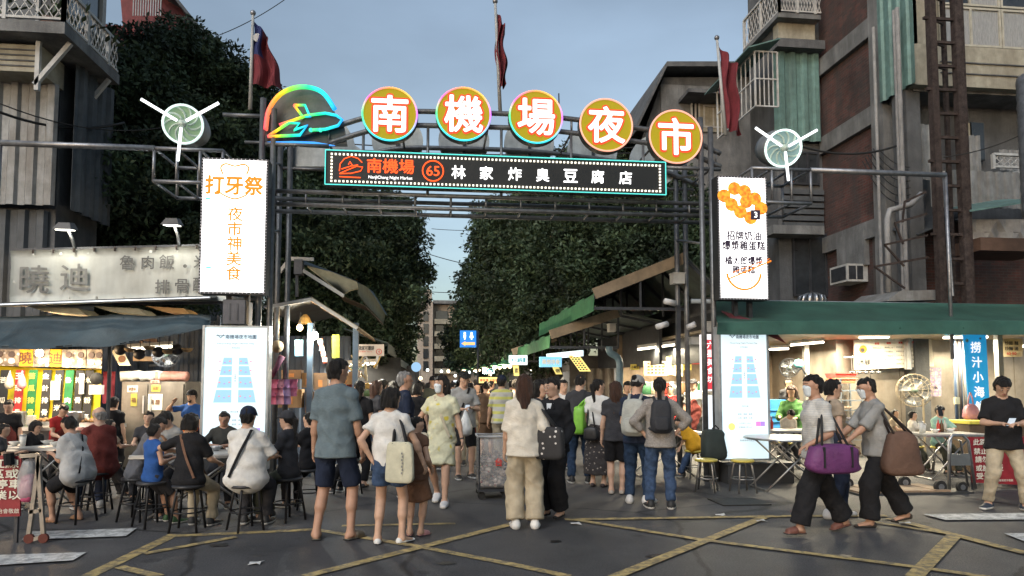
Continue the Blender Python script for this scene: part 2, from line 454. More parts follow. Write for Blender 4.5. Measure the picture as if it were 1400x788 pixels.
def folds(seed, amp):                            # soft cloth creases
    r = np.random.RandomState(seed); ph = r.rand(6) * 6.28
    def w(co, vn):
        x, y, z = co.T
        a = np.sin(z * 34 + x * 22 + 2.2 * np.sin(y * 19 + ph[0]) + ph[1]) + 0.8 * np.sin(z * 21 - x * 35 + 1.8 * np.sin(x * 15 + z * 9 + ph[2]) + ph[3])
        b = np.sin(z * 58 + y * 40 + ph[4] + 1.5 * np.sin(x * 30)) * 0.4
        c = np.sin(z * 13 + x * 9 + ph[5] + 1.6 * np.sin(x * 11 + ph[2])); c = np.sign(c) * np.abs(c) ** 0.6
        d = (1 - np.abs(np.sin(x * 12 + z * 15 + 1.5 * np.sin(y * 17 + ph[1])))) ** 3
        return amp * ((a + b) * 0.45 + c * 0.35 + d * 0.9 + 0.75)
    return w
def strands(seed, amp):
    r = np.random.RandomState(seed); ph = r.rand(4) * 6.28
    def w(co, vn):
        x, y, z = co.T
        return amp * (np.sin(x * 150 + 3 * np.sin(z * 14 + ph[0]) + ph[1]) * 0.5 + np.sin(y * 120 + 2.5 * np.sin(z * 17 + ph[2])) * 0.5 + np.sin(x * 60 + y * 75 + z * 13 + ph[3]) * 0.6)
    return w
def ik(a, t, l1, l2, hint):
    d = t - a; L = np.linalg.norm(d); mx = (l1 + l2) * 0.995
    if L > mx: t = a + d / L * mx; d = t - a; L = mx
    L = max(L, abs(l1 - l2) + 0.02)
    x = (l1 * l1 - l2 * l2 + L * L) / (2 * L); h = math.sqrt(max(0, l1 * l1 - x * x))
    u = unit(d); q = hint - u * hint.dot(u); q = unit(q) if np.linalg.norm(q) > 1e-3 else unit(np.cross(u, V(1, 0, 0)))
    return a + u * x + q * h, t
def rotv(v, axis, ang):
    m = Matrix.Rotation(ang, 3, axis); return np.array(m @ Vector(v))

SKIN = {'a': (0.50, 0.31, 0.215), 'b': (0.42, 0.24, 0.16), 'c': (0.60, 0.40, 0.30)}
def cloth(name, col=(.1, .1, .1), **k):
    d = dict(rough=0.9, var=0.14, scale=7, bump=0.4, bscale=55, spec=0.15); d.update(k)
    return M('cloth ' + name, col, **d)
_pid = [0]
def person(x, y, face, label, H=1.68, z=0.0, group=None, lean=0.0, tilt=0.0, hipz=None, head=(0, 0), hl=None, hr=None, el=None, er=None,
           fl=(-0.09, 0.0), fr=(0.09, 0.0), fz=(0.0, 0.0), kn=None, toe=(8, -8), sit=False, skin='a', top=None, sleeve=0.5, loose=0.0, bottom=None, blen='long', hair='short',
           hcol=(0.012, 0.010, 0.009), shoes='sneaker', scol=(0.03, 0.03, 0.03), extras=(), fat=1.0, lod=None, tiplen=0.0, tuck=False, hemz=0.0, wide=1.0, hipx=0.0, collar=None, palms=(None, None)):
    """facing 0 looks away along +Y, 90 looks to +X; local frame: +X right hand, +Y forward. lengths in metres for a 1.72 m body, scaled to H"""
    _pid[0] += 1; seed = _pid[0]
    root = thing('person', label, 'person', (x, y, z), group, rz=-R(face))
    s = H / 1.72
    dist = math.hypot(x, y)
    vox = lod or min(0.03, max(0.0095, dist * 0.00135))
    fine = max(0.0052, vox * 0.55); near = vox < 0.019
    if hipz is None: hipz = 0.50 if sit else 0.90
    hc = V(hipx, 0, hipz); up = V(0, 0, 1)
    def sp(p, f=1.0):                            # bend a spine point: rotation grows with height
        q = V(*p) - V(0, 0, 0.90)
        f = min(1.0, max(0.0, 0.45 + q[2] * 1.2)) if f is None else f
        q = rotv(q, 'X', -lean * f); q = rotv(q, 'Y', tilt * f)
        return hc + q
    hipL, hipR = hc + V(-0.088 * wide, 0, -0.02), hc + V(0.088 * wide, 0, -0.02)
    waist = sp((0, 0.0, 1.06), 0.7); chest = sp((0, 0.005, 1.27), 1.0); ubk = sp((0, -0.012, 1.37)); neckb = sp((0, -0.015, 1.44))
    SW = 0.157 * (0.5 + 0.5 * wide)
    shL, shR = sp((-SW, -0.008, 1.37)), sp((SW, -0.008, 1.37))
    side = unit(shR - shL)
    fwd = unit(np.cross(up, side)); spine = unit(neckb - chest)
    hb = neckb + spine * 0.075 + fwd * 0.018
    hyaw, hpit = R(head[0]), R(head[1])          # yaw + = turns to its right, pitch + = looks down
    # head frame
    hf = rotv(V(0, 1, 0), 'X', -lean * 0.35 - hpit); hu = rotv(V(0, 0, 1), 'X', -lean * 0.35 - hpit)
    hf = rotv(hf, 'Z', -hyaw); hu = rotv(hu, 'Z', -hyaw); hx = np.cross(hf, hu)
    hcen = hb + hu * 0.085 + hf * 0.012
    def hp(a, b, c): return hcen + hx * a + hf * b + hu * c
    # arms
    if hl is None: hl = (-0.225, 0.04, hipz - 0.06 if not sit else hipz + 0.08)
    if hr is None: hr = (0.225, 0.04, hipz - 0.06 if not sit else hipz + 0.08)
    eL, wL = ik(shL, V(*hl), 0.285, 0.25, V(*(el or (-0.35, -1, -0.3))))
    eR, wR = ik(shR, V(*hr), 0.285, 0.25, V(*(er or (0.35, -1, -0.3))))
    # legs
    aL, aR = V(fl[0], fl[1], 0.085 + fz[0]), V(fr[0], fr[1], 0.085 + fz[1])
    kl, kr = kn or ((-0.15, 1, 0.1), (0.15, 1, 0.1))
    kL, aL = ik(hipL, aL, 0.415, 0.41, V(*kl)); kR, aR = ik(hipR, aR, 0.415, 0.41, V(*kr))
    S_ = lambda prims: [setattr(p, 'a', p.a * s) or setattr(p, 'b', p.b * s) or setattr(p, 'ra', p.ra * s) or setattr(p, 'rb', p.rb * s) or p for p in prims]
    g = fat
    tk = .90 if top is not None else 1.0; lk = {'long': .80, 'wideleg': .80, 'maxi': .9}.get(blen, 1.0); hk = .86 if blen else 1.0; ak = .84 if sleeve > 1.2 else 1.0
    body = [Cone(hc + V(0, 0, -0.01), waist, 0.098 * g * hk, 0.088 * g * tk, side, 1.42, k=0.05), Cone(waist, chest, 0.088 * g * tk, 0.098 * g * tk, side, 1.42, k=0.05),
            Cone(chest, ubk, 0.098 * tk, 0.068, side, 1.55, k=0.04), Cone(ubk, neckb, 0.06, 0.05, side, 1.6, k=0.03)]
    body += [Cone(neckb - spine * 0.01, shL + spine * 0.012, 0.040, 0.040, k=0.04), Cone(neckb - spine * 0.01, shR + spine * 0.012, 0.040, 0.040, k=0.04)]
    for sh, e, wr in ((shL, eL, wL), (shR, eR, wR)):
        body += [Cone(sh, e, 0.043, 0.036 * ak, k=0.03), Cone(e, wr, 0.037 * ak, 0.0245, k=0.015)]
        m_ = e + (wr - e) * 0.3; body.append(Cone(e + (wr - e) * 0.12, m_, 0.036 * ak, 0.040 * ak, k=0.02))
    for h, k_, a_ in ((hipL, kL, aL), (hipR, kR, aR)):
        body += [Cone(h, k_, 0.083 * g * hk, 0.055 * lk, k=0.04), Cone(k_, a_, 0.052 * lk, 0.036, k=0.02)]
        bk = unit(np.cross(unit(a_ - k_), V(1, 0, 0))); bk = bk if bk[1] < 0 or sit else -bk
        body.append(Cone(k_ + (a_ - k_) * 0.15, k_ + (a_ - k_) * 0.45 - V(0, 0.012, 0), 0.045 * lk, 0.050 * lk, k=0.03))
    body.append(Cone(neckb - spine * 0.02, hb + hu * 0.04, 0.058, 0.052, hx, 1.05, k=0.03))
    # feet
    tdirs = []
    for a_, ty, zz, kk in ((aL, toe[0], fz[0], kL), (aR, toe[1], fz[1], kR)):
        td = rotv(V(0, 1, 0), 'Z', R(ty)); 
        if zz > 0.02: td = unit(td + V(0, 0, -min(1.2, zz * 5)))
        tdirs.append(td)
        body.append(Cone(a_ + V(0, 0, -0.01), a_ - td * 0.03 + V(0, 0, -0.05), 0.035, 0.032, k=0.02))
        body.append(Cone(a_ + V(0, 0, -0.035), a_ + td * 0.135 + V(0, 0, -0.063), 0.033, 0.020, np.cross(td, up), 1.5, k=0.02))
    skn = M('skin ' + skin, SKIN[skin], rough=0.55, var=0.08, scale=14, bump=0.06, bscale=90)
    parts = [field_mesh(S_(body), vox)]
    # head, finer
    hd = [Cone(hp(0, -0.020, 0.030), hp(0, 0.010, 0.028), 0.083, 0.082, hx, 0.88, k=0.03),
          Cone(hp(0, 0.026, 0.005), hp(0, 0.047, -0.078), 0.066, 0.036, hx, 1.02, k=0.03),
          Cone(hp(0, -0.01, -0.05), hp(0, 0.03, -0.07), 0.05, 0.045, hx, 1.08, k=0.03),
          Cone(hb - hu * 0.07, hb + hu * 0.06, 0.056, 0.05, hx, 1.05, k=0.03)]
    if near:
        hd += [Cone(hp(0, 0.086, 0.014), hp(0, 0.103, -0.022), 0.008, 0.0125, hx, 1.1, k=0.012), Cone(hp(-0.03, 0.078, 0.03), hp(0.03, 0.078, 0.03), 0.011, 0.011, k=0.02),
               Cone(hp(0, 0.083, -0.055), hp(0, 0.084, -0.058), 0.014, 0.012, hx, 1.5, k=0.012),
               Cone(hp(0.073, -0.006, 0.008), hp(0.074, -0.002, -0.022), 0.017, 0.011, hf, 1.0, k=0.006), Cone(hp(-0.073, -0.006, 0.008), hp(-0.074, -0.002, -0.022), 0.017, 0.011, hf, 1.0, k=0.006)]
        hd += [Cone(hp(q * 0.031, 0.096, 0.012), hp(q * 0.033, 0.096, 0.011), 0.0005, 0.0005, k=0.001) for q in ()]
    parts.append(field_mesh(S_(hd), fine if near else vox * 0.8))
    # hands
    for sd, e, wr, pm in ((-1, eL, wL, palms[0]), (1, eR, wR, palms[1])):
        d = unit(wr - e)
        pn = V(*pm) if pm else V(-sd, 0.2, 0) if d[2] < -0.6 else V(0, 0.2, -1)
        pn = unit(pn - d * pn.dot(d)); wd = unit(np.cross(d, pn)) * (1 if sd > 0 else -1)     # wd points to the thumb side
        if wd[1] + wd[2] < 0 : wd = -wd
        hh = [Cone(wr - d * 0.02, wr + d * 0.015, 0.024, 0.022, wd, 1.15, k=0.012), Cone(wr + d * 0.02, wr + d * 0.082, 0.0165, 0.0145, wd, 2.2, k=0.012)]
        if near:
            for i, (ln, off) in enumerate(((0.068, 0.0285), (0.078, 0.0095), (0.072, -0.0095), (0.056, -0.028))):
                r0 = wr + d * (0.088 - 0.003 * abs(i - 1)) + wd * off; cu = 0.45 + 0.12 * i
                m1 = r0 + (d + pn * cu * 0.6) / math.hypot(1, cu * 0.6) * ln * 0.5; m2 = m1 + unit(d * 0.75 + pn * (cu + 0.35)) * ln * 0.5
                hh += [Cone(r0, m1, 0.0088, 0.0082, k=0.003), Cone(m1, m2, 0.0082, 0.0066, k=0.003)]
            t0 = wr + d * 0.028 + wd * 0.026; t1 = t0 + unit(d * 0.75 + wd * 0.7 + pn * 0.4) * 0.042; t2 = t1 + unit(d + pn * 0.45) * 0.028
            hh += [Cone(t0, t1, 0.012, 0.010, k=0.008), Cone(t1, t2, 0.0095, 0.0075, k=0.003)]
        else: hh += [Cone(wr + d * 0.08, wr + d * 0.15 + pn * 0.03, 0.014, 0.011, wd, 2.2, k=0.01)]
        parts.append(field_mesh(S_(hh), fine if near else vox * 0.7))
    mesh_obj('body', join(parts), skn, root)
    # face details
    fwd_w = rotv(hf, 'Z', -R(face)); toc = unit(V(-x, -y, 0)); vis = fwd_w.dot(toc) > -0.35
    if near and vis:
        dk = M('eye dark', (0.015, 0.012, 0.01), rough=0.3, var=0, bump=0); wh = M('eye white', (0.55, 0.52, 0.5), rough=0.4, var=0, bump=0)
        for q in (-1, 1):
            m = MB(); m.ball(Vector(hp(q * 0.031, 0.0845, 0.012) * s), 0.0130 * s, 10, (1, 1, 0.55)); eo = m.build('eye', wh, None, True); eo.parent = root
            m = MB(); m.ball(Vector(hp(q * 0.031, 0.0935, 0.012) * s), 0.0068 * s, 8, (1, 1, 0.9)); io = m.build('iris', dk, None, True); io.parent = eo
            m = MB(); m.tube([Vector(hp(q * a, b_, c) * s) for a, b_, c in ((0.012, 0.098, 0.036), (0.032, 0.094, 0.042), (0.052, 0.078, 0.038))], 0.0033 * s, 5); bo = m.build('eyebrow', dk, None, True); bo.parent = root
        if 'mask' not in [e_[0] if isinstance(e_, tuple) else e_ for e_ in extras]:
            m = MB(); m.tube([Vector(hp(a, b_, c) * s) for a, b_, c in ((-0.022, 0.088, -0.055), (0, 0.100, -0.053), (0.022, 0.088, -0.055))], 0.0056 * s, 6)
            mo = m.build('mouth', M('lips', (0.30, 0.10, 0.085), rough=0.5, var=0, bump=0), None, True); mo.parent = root
    # hair
    hm = M('hair %.3f %.3f %.3f' % hcol, hcol, rough=0.5, var=0.3, scale=18, bump=1.0, bscale=80, stretch=(3, 3, 0.35), spec=0.35)
    hs = {'short': 0.012, 'crop': 0.006, 'bun': 0.010, 'pony': 0.011, 'bob': 0.018, 'long': 0.015, 'thick': 0.022, 'bald': 0.003, 'fringe': 0.017}[hair]
    hh = [Cone(hp(0, -0.022, 0.034), hp(0, 0.010, 0.034), 0.083 + hs, 0.082 + hs, hx, 0.90, k=0.02)]
    low = -0.035
    if hair in ('short', 'crop', 'thick', 'fringe', 'bald'): hh.append(Cone(hp(0, -0.045, 0.0), hp(0, -0.045, -0.045), 0.058 + hs, 0.048 + hs, hx, 1.15, k=0.02)); low = -0.075
    if hair == 'bob': hh.append(Cone(hp(0, -0.03, 0.0), hp(0, -0.035, -0.095), 0.083 + hs, 0.075 + hs, hx, 1.05, fb=True, k=0.02)); low = -0.10
    if hair == 'long':
        nb = neckb - spine * (0.10 + tiplen)
        hh += [Cone(hp(0, -0.035, 0.0), hp(0, -0.045, -0.10), 0.075 + hs, 0.066 + hs, hx, 1.12, k=0.02), Cone(hp(0, -0.045, -0.08), nb - fwd * 0.085, 0.062, 0.035, hx, 1.5, k=0.03)]; low = -0.6
    if hair == 'pony':
        nb = neckb - spine * (0.12 + tiplen)
        hh += [Cone(hp(0, -0.09, 0.02), hp(0, -0.13, -0.01), 0.032, 0.035, k=0.02), Cone(hp(0, -0.13, -0.01), nb - fwd * 0.10, 0.036, 0.016, k=0.02)]; low = -0.6
        hh.append(Cone(hp(0, -0.045, 0.0), hp(0, -0.045, -0.03), 0.062, 0.052, hx, 1.15, k=0.02))
    if hair == 'bun': hh += [Cone(hp(0, -0.095, 0.075), hp(0, -0.10, 0.08), 0.042, 0.040, k=0.015), Cone(hp(0, -0.045, 0.0), hp(0, -0.045, -0.03), 0.062, 0.05, hx, 1.15, k=0.02)]
    hcS, hfS, huS, hxS = hcen * s, hf, hu, hx
    fr_z = {'fringe': 0.040, 'bob': 0.045, 'bald': 0.13}.get(hair, 0.066)
    def cutface(X, Y, Z):
        a = (X - hcS[0]) * hfS[0] + (Y - hcS[1]) * hfS[1] + (Z - hcS[2]) * hfS[2]
        c = (X - hcS[0]) * huS[0] + (Y - hcS[1]) * huS[1] + (Z - hcS[2]) * huS[2]
        l = np.abs((X - hcS[0]) * hxS[0] + (Y - hcS[1]) * hxS[1] + (Z - hcS[2]) * hxS[2])
        lim = (0.030 if hair in ('bob', 'long') else 0.005) * s
        slope = np.minimum(a - lim - np.maximum(c, 0) * 0.25, fr_z * s - c + np.maximum(0, 0.03 * s - a) * 0)
        if hair == 'bald': slope = np.maximum(slope, (c - 0.035 * s)) if True else slope
        return slope
    def cutlow(X, Y, Z):
        c = (X - hcS[0]) * huS[0] + (Y - hcS[1]) * huS[1] + (Z - hcS[2]) * huS[2]
        return low * s - c
    try:
        mesh_obj('hair', field_mesh(S_(hh), fine if near else vox * 0.8, (cutface, cutlow) if low > -0.5 else (cutface,), strands(seed, 0.0075 * s)), hm, root)
    except ValueError: pass
    # clothes
    fa = 0.0068 if near else 0.008
    tl = loose
    if top is not None:
        hem = hc + V(0, 0, (-0.085 if not sit else -0.03) + (0.05 if tuck else 0) + hemz)
        hr_ = 0.098 if tuck else 0.138 if sit else 0.131
        tp = [Cone(hem, waist, (hr_ + tl) * g, (0.104 + tl) * g, side, 1.42, fa=not sit, k=0.03), Cone(waist, chest, (0.104 + tl) * g, 0.112 + tl * 0.6, side, 1.42, k=0.04),
              Cone(chest, ubk, 0.115 + tl * 0.5, 0.083, side, 1.52, k=0.03), Cone(ubk, neckb - spine * 0.02, 0.080, 0.060, side, 1.62, k=0.03)]
        for sh, e, wr in ((shL, eL, wL), (shR, eR, wR)):
            if sleeve <= 0: continue
            tp.append(Cone(neckb - spine * 0.02, sh + spine * 0.008, 0.048, 0.050, k=0.04))
            if sleeve <= 1: tp.append(Cone(sh, sh + (e - sh) * min(sleeve + 0.08, 1.0), 0.051, 0.053 + tl * 0.5 + 0.003, fb=True, k=0.03))
            else: tp += [Cone(sh, e, 0.056, 0.050 + tl * 0.4, k=0.03), Cone(e, e + (wr - e) * (sleeve - 1), 0.050 + tl * 0.4, 0.036 + tl * 0.3, fb=True, k=0.015)]
        nbS = (neckb + fwd * 0.03 + spine * 0.035) * s
        def neckcut(X, Y, Z):
            return 0.066 * s - np.sqrt((X - nbS[0]) ** 2 + (Y - nbS[1]) ** 2 + (Z - nbS[2]) ** 2)
        mesh_obj('shirt' if blen != 'dress' else 'dress_top', field_mesh(S_(tp), vox, (neckcut,), folds(seed, fa)), top, root)
        if collar is not None:
            co_ = [Cone(neckb + side * 0.05 * math.cos(a_) * 1.05 + fwd * (0.055 * math.sin(a_) + 0.01) - spine * 0.015, neckb + side * 0.052 * math.cos(a_ + 0.7) + fwd * (0.055 * math.sin(a_ + 0.7) + 0.01) - spine * 0.015, 0.017, 0.017, k=0.01) for a_ in [0.7 * i for i in range(9)]]
            mesh_obj('collar', field_mesh(S_(co_), fine * 1.2), collar, root)
    if bottom is not None:
        bp = [Cone(hc + V(0, 0, -0.02), hc + V(0, 0, 0.11) * 0.9 + (waist - hc) * 0.1, (0.110 if not sit else .099) * g, (0.098 if not sit else .086) * g, side, 1.40, k=0.03)]
        if blen in ('long', 'shorts', 'mini', 'wideleg'):
            fr_ = {'long': 0.93, 'wideleg': 0.95, 'shorts': -0.08, 'mini': -0.45}[blen]
            for h, k_, a_ in ((hipL, kL, aL), (hipR, kR, aR)):
                if fr_ > 0:
                    wd_ = 0.026 if blen == 'wideleg' else 0
                    bp += [Cone(h + V(0, 0, -0.01), k_, 0.094 * g, 0.073 + wd_, k=0.035), Cone(k_, k_ + (a_ - k_) * fr_, 0.072 + wd_, 0.056 + wd_ * 1.7, fb=True, k=0.02)]
                else: bp.append(Cone(h + V(0, 0, -0.01), h + (k_ - h) * (1 + fr_), 0.096 * g, 0.086 * g if fr_ > -0.3 else 0.094 * g, fb=True, k=0.035))
        else:
            mid = (kL + kR) / 2; an = (aL + aR) / 2
            end = {'dress': hc + (mid - hc) * 0.88, 'skirt': hc + (mid - hc) * 0.8, 'maxi': mid + (an - mid) * 0.68}[blen]
            bp.append(Cone(hc + V(0, 0, 0.02), end, 0.128, 0.150 if blen != 'maxi' else 0.175, side, 1.42, fb=True, k=0.03))
            if blen == 'dress': bp.append(Cone(hc, waist, 0.115, 0.10, side, 1.4, k=0.04))
        nm = {'long': 'trousers', 'wideleg': 'trousers', 'shorts': 'shorts', 'mini': 'shorts', 'dress': 'dress_skirt', 'skirt': 'skirt', 'maxi': 'skirt'}[blen]
        mesh_obj(nm, field_mesh(S_(bp), vox, (), folds(seed + 50, fa * (1.15 if blen not in ('mini', 'shorts') else 0.8))), bottom, root)
    # shoes
    if shoes:
        sm = M('shoe %.2f %.2f %.2f' % scol, scol, rough=0.6, var=0.1, bump=0.1); so = M('shoe sole white', (0.6, 0.6, 0.58), var=0.05) if shoes == 'sneaker' else M('shoe sole dark', (0.02, 0.02, 0.02), var=0.05)
        for a_, td, zz in ((aL, tdirs[0], fz[0]), (aR, tdirs[1], fz[1])):
            base = a_ + V(0, 0, -0.055); wdd = unit(np.cross(td, up)); upn = unit(np.cross(wdd, td))
            if shoes == 'sneaker': ps = [Cone(base - td * 0.035 + upn * 0.02, base + td * 0.05 + upn * 0.005, 0.048, 0.042, wdd, 1.05, k=0.03), Cone(base + td * 0.04, base + td * 0.165 - upn * 0.003, 0.038, 0.032, wdd, 1.45, k=0.03), Cone(base - td * 0.03, base - td * 0.03 + upn * 0.055, 0.044, 0.043, k=0.02)]
            elif shoes == 'slipper': ps = [Cone(base + td * 0.06 + upn * 0.012, base + td * 0.125 + upn * 0.0, 0.040, 0.034, wdd, 1.35, k=0.01), Cone(base - td * 0.05 - upn * 0.022, base + td * 0.165 - upn * 0.022, 0.013, 0.013, wdd, 3.6, k=0.01)]
            else: ps = [Cone(base - td * 0.035, base + td * 0.02, 0.040, 0.034, wdd, 1.0, k=0.02), Cone(base + td * 0.03 - upn * 0.008, base + td * 0.165 - upn * 0.014, 0.032, 0.018, wdd, 1.35, k=0.02)]
            bS = (a_ - upn * 0.083) * s
            def solecut(X, Y, Z, bS=bS, upn=upn): return -((X - bS[0]) * upn[0] + (Y - bS[1]) * upn[1] + (Z - bS[2]) * upn[2])
            cf = field_mesh(S_(ps), max(0.006, vox * 0.7), (solecut,))
            cen = cf[0][cf[1]].mean(1); hgt = (cen - bS) @ upn
            mesh_obj('shoe', cf, [sm, so], root, (hgt < (0.028 if shoes == 'sneaker' else 0.012) * s).astype(int))
    J = dict(s=s, hp=lambda a, b, c: hp(a, b, c) * s, hb=hb * s, neckb=neckb * s, chest=chest * s, waist=waist * s, hc=hc * s, shL=shL * s, shR=shR * s, wL=wL * s, wR=wR * s,
             eL=eL * s, eR=eR * s, side=side, fwd=fwd, spine=spine, hx=hx, hf=hf, hu=hu, vox=vox, fine=fine, root=root, S_=S_,
             handL=(wL + unit(wL - eL) * 0.085) * s, handR=(wR + unit(wR - eR) * 0.085) * s)
    mt = Matrix.Translation((x, y, z)) @ Matrix.Rotation(-R(face), 4, 'Z')
    J['world'] = lambda p: mt @ Vector(p)
    for e_ in extras:
        nm, arg = (e_[0], e_[1:]) if isinstance(e_, tuple) else (e_, ())
        if nm == 'cap':
            cm = arg[0]; mesh_obj('cap', field_mesh(S_([Cone(hp(0, -0.018, 0.045), hp(0, 0.008, 0.045), 0.098, 0.097, hx, 0.92, k=0.02), Cone(hp(0, 0.07, 0.052), hp(0, 0.145, 0.030), 0.008, 0.007, hx, 8.5, k=0.015)]), fine * 1.2 if near else vox * 0.7,
                     (lambda X, Y, Z: 0.028 * s - ((X - hcS[0]) * huS[0] + (Y - hcS[1]) * huS[1] + (Z - hcS[2]) * huS[2]) - 0.3 * np.minimum(0.0, -((X - hcS[0]) * hfS[0] + (Y - hcS[1]) * hfS[1] + (Z - hcS[2]) * hfS[2])) * 0.5 if False else 0.022 * s - ((X - hcS[0]) * huS[0] + (Y - hcS[1]) * huS[1] + (Z - hcS[2]) * huS[2]),)), cm, root)
        elif nm == 'mask':
            mesh_obj('face_mask', field_mesh(S_([Cone(hp(0, 0.062, -0.015), hp(0, 0.062, -0.075), 0.052, 0.040, hx, 1.15, k=0.02)]), fine, (lambda X, Y, Z: 0.052 * s - ((X - hcS[0]) * hfS[0] + (Y - hcS[1]) * hfS[1] + (Z - hcS[2]) * hfS[2]),)), M('face mask', arg[0] if arg else (0.62, 0.68, 0.72), var=0.04, bump=0.05), root)
        elif nm == 'glasses':
            m = MB()
            for q in (-1, 1):
                m.tube([Vector(hp(q * 0.031 + 0.024 * math.cos(a_), 0.100, 0.010 + 0.019 * math.sin(a_)) * s) for a_ in [i * math.pi / 5 for i in range(11)]], 0.0022 * s, 5)
                m.tube([Vector(hp(q * 0.055, 0.098, 0.015) * s), Vector(hp(q * 0.078, 0.0, 0.012) * s)], 0.002 * s, 5)
            o = m.build('glasses', M('spectacle frame', (0.02, 0.02, 0.02), rough=0.3, var=0, bump=0)); o.parent = root
        elif nm == 'strap':                         # body strap: from which shoulder (-1/1) to the other hip
            sd, cm = arg; m = MB()
            def ring(front):
                out = []
                for i in range(9):
                    t = i / 8; c = (neckb * (1 - t) + hc * t); wv = side * (sd * (0.085 - 0.235 * t)); dpt = (0.062 + 0.078 * math.sin(min(1, t * 1.5) * 1.57) + tl) * (1 if front else -1)
                    out.append(Vector((c + wv + fwd * dpt + spine * (0.012 if t == 0 else 0)) * s))
                return out
            pp = ring(True) + ring(False)[::-1]; pp.append(pp[0]); rw = []
            for i, p_ in enumerate(pp):
                tn = (pp[min(i + 1, 18)] - pp[max(i - 1, 0)]).normalized(); ou = Vector(fwd) * (1 if i < 9 or i == 18 else -1)
                wv = tn.cross(ou).normalized() * .017 * s; rw.append([p_ - wv, p_ + wv])
            m.sheet(rw)
            o = m.build('shoulder_strap', cm); o.parent = root
        elif nm == 'jacket':                        # lapels and open front over a white blouse
            m = MB(); P = lambda a, b, c: Vector((chest + side * a + fwd * b + spine * c) * s)
            m.sheet([[P(-0.045, 0.112, 0.13), P(0.045, 0.112, 0.13)], [P(-0.02, 0.128, 0.03), P(0.02, 0.128, 0.03)], [P(-0.004, 0.128, -0.06), P(0.004, 0.128, -0.06)]], thick=-fwd * 0.02)
            o = m.build('blouse', M('white blouse', (0.7, 0.7, 0.7), var=0.05)); o.parent = root
            m = MB()
            for q in (-1, 1): m.prism([P(q * 0.045, 0.116, 0.15), P(q * 0.085, 0.112, 0.07), P(q * 0.065, 0.120, 0.06), P(q * 0.01, 0.132, -0.07), P(q * 0.02, 0.132, 0.0)][::q], fwd * 0.008)
            o = m.build('lapels', arg[0]); o.parent = root
        elif nm == 'hem':                           # shirt tail below the jacket
            mesh_obj('shirt_tail', field_mesh(S_([Cone(hc + V(0, 0, -0.09), hc + V(0, 0, 0.0), 0.118, 0.114, side, 1.42, fa=True, k=0.02)]), vox, (), folds(seed, fa)), arg[0], root)
        elif nm == 'belt':
            mesh_obj('waistband', field_mesh(S_([Cone(hc + (waist - hc) * 0.45, hc + (waist - hc) * 0.75, 0.112 * g, 0.107 * g, side, 1.42, fa=True, fb=True, k=0.01)]), fine * 1.3), arg[0], root)
        elif nm == 'apron':
            mesh_obj('apron', field_mesh(S_([Cone(hc + V(0, 0.02, -0.35), waist + fwd * 0.02, 0.13, 0.115, side, 1.35, fa=True, k=0.02), Cone(waist + fwd * 0.02, chest + fwd * 0.02, 0.115, 0.105, side, 1.0, fb=True, k=0.02)]), vox, (), folds(seed, fa)), arg[0], root)
        elif nm == 'watch':
            p_ = (wL if arg[0] < 0 else wR); e2 = (eL if arg[0] < 0 else eR); d = unit(p_ - e2)
            mesh_obj('wristwatch', field_mesh(S_([Cone(p_ - d * 0.03, p_ - d * 0.008, 0.031, 0.030, fa=True, fb=True, k=0.003)]), fine), M('watch strap', (0.03, 0.03, 0.03), rough=0.4, var=0, bump=0), root)
        elif nm == 'wristband': pass
        elif nm == 'beard':
            mesh_obj('beard', field_mesh(S_([Cone(hp(0, 0.045, -0.05), hp(0, 0.055, -0.09), 0.055, 0.035, hx, 1.1, k=0.02)]), fine * 1.2, (lambda X, Y, Z: ((X - hcS[0]) * huS[0] + (Y - hcS[1]) * huS[1] + (Z - hcS[2]) * huS[2]) + 0.062 * s,)), hm, root)
    return J
# ---- ground and markings
asph = M('asphalt', (0.074, 0.074, 0.077), kind='asphalt', col2=(0.058, 0.058, 0.061), rough=0.6, var=0.0, bump=0.7, bscale=130)
yel = M('road paint yellow', (0.46, 0.34, 0.14), rough=0.7, var=0.25, scale=9, bump=0.4, bscale=110, dirt=0.7, dcol=(0.09, 0.085, 0.075), ds=7)
whi = M('road paint white', (0.60, 0.60, 0.58), rough=0.7, var=0.2, scale=7, bump=0.4, bscale=110, dirt=0.5, dcol=(0.09, 0.09, 0.09), ds=7)
g = MB(); g.add([(-260, -120, 0), (260, -120, 0), (260, 400, 0), (-260, 400, 0)], [(0, 1, 2, 3)])
tag(g.build('ground', asph), kind='structure')
def gline(pts, wd, z=0.004):
    P = [G(u, v, z) for u, v in pts]
    for i in range(len(P) - 1):
        d = (P[i + 1] - P[i]).normalized(); n = Vector((-d.y, d.x, 0)) * wd * .42
        a, b = P[i] - d * 0.02, P[i + 1] + d * 0.02
        m = MB(); m.add([a - n, b - n, b + n, a + n], [(0, 1, 2, 3)])
        zz[0] += 0.0006
        for k in range(4): m.v[k] = (m.v[k][0], m.v[k][1], 0.004 + zz[0])
        tag(m.build('road_marking', yel), kind='structure')
zz = [0.0]
for pts, wd in ([((120, 788), (238, 731)), .15], [((238, 733), (435, 724)), .13], [((470, 719), (620, 716)), .10], [((435, 725), (570, 747), (700, 772), (775, 788)), .11],
                [((200, 757), (320, 735)), .11], [((165, 776), (215, 788)), .11], [((420, 788), (700, 717)), .13], [((775, 711), (1100, 706), (1210, 706)), .13],
                [((790, 712), (960, 739), (1250, 776), (1350, 790)), .11], [((840, 790), (1045, 708)), .13], [((1218, 710), (1400, 757)), .15], [((1250, 790), (1305, 733)), .15], [((1190, 714), (1290, 730)), .09]):
    gline(pts, wd)
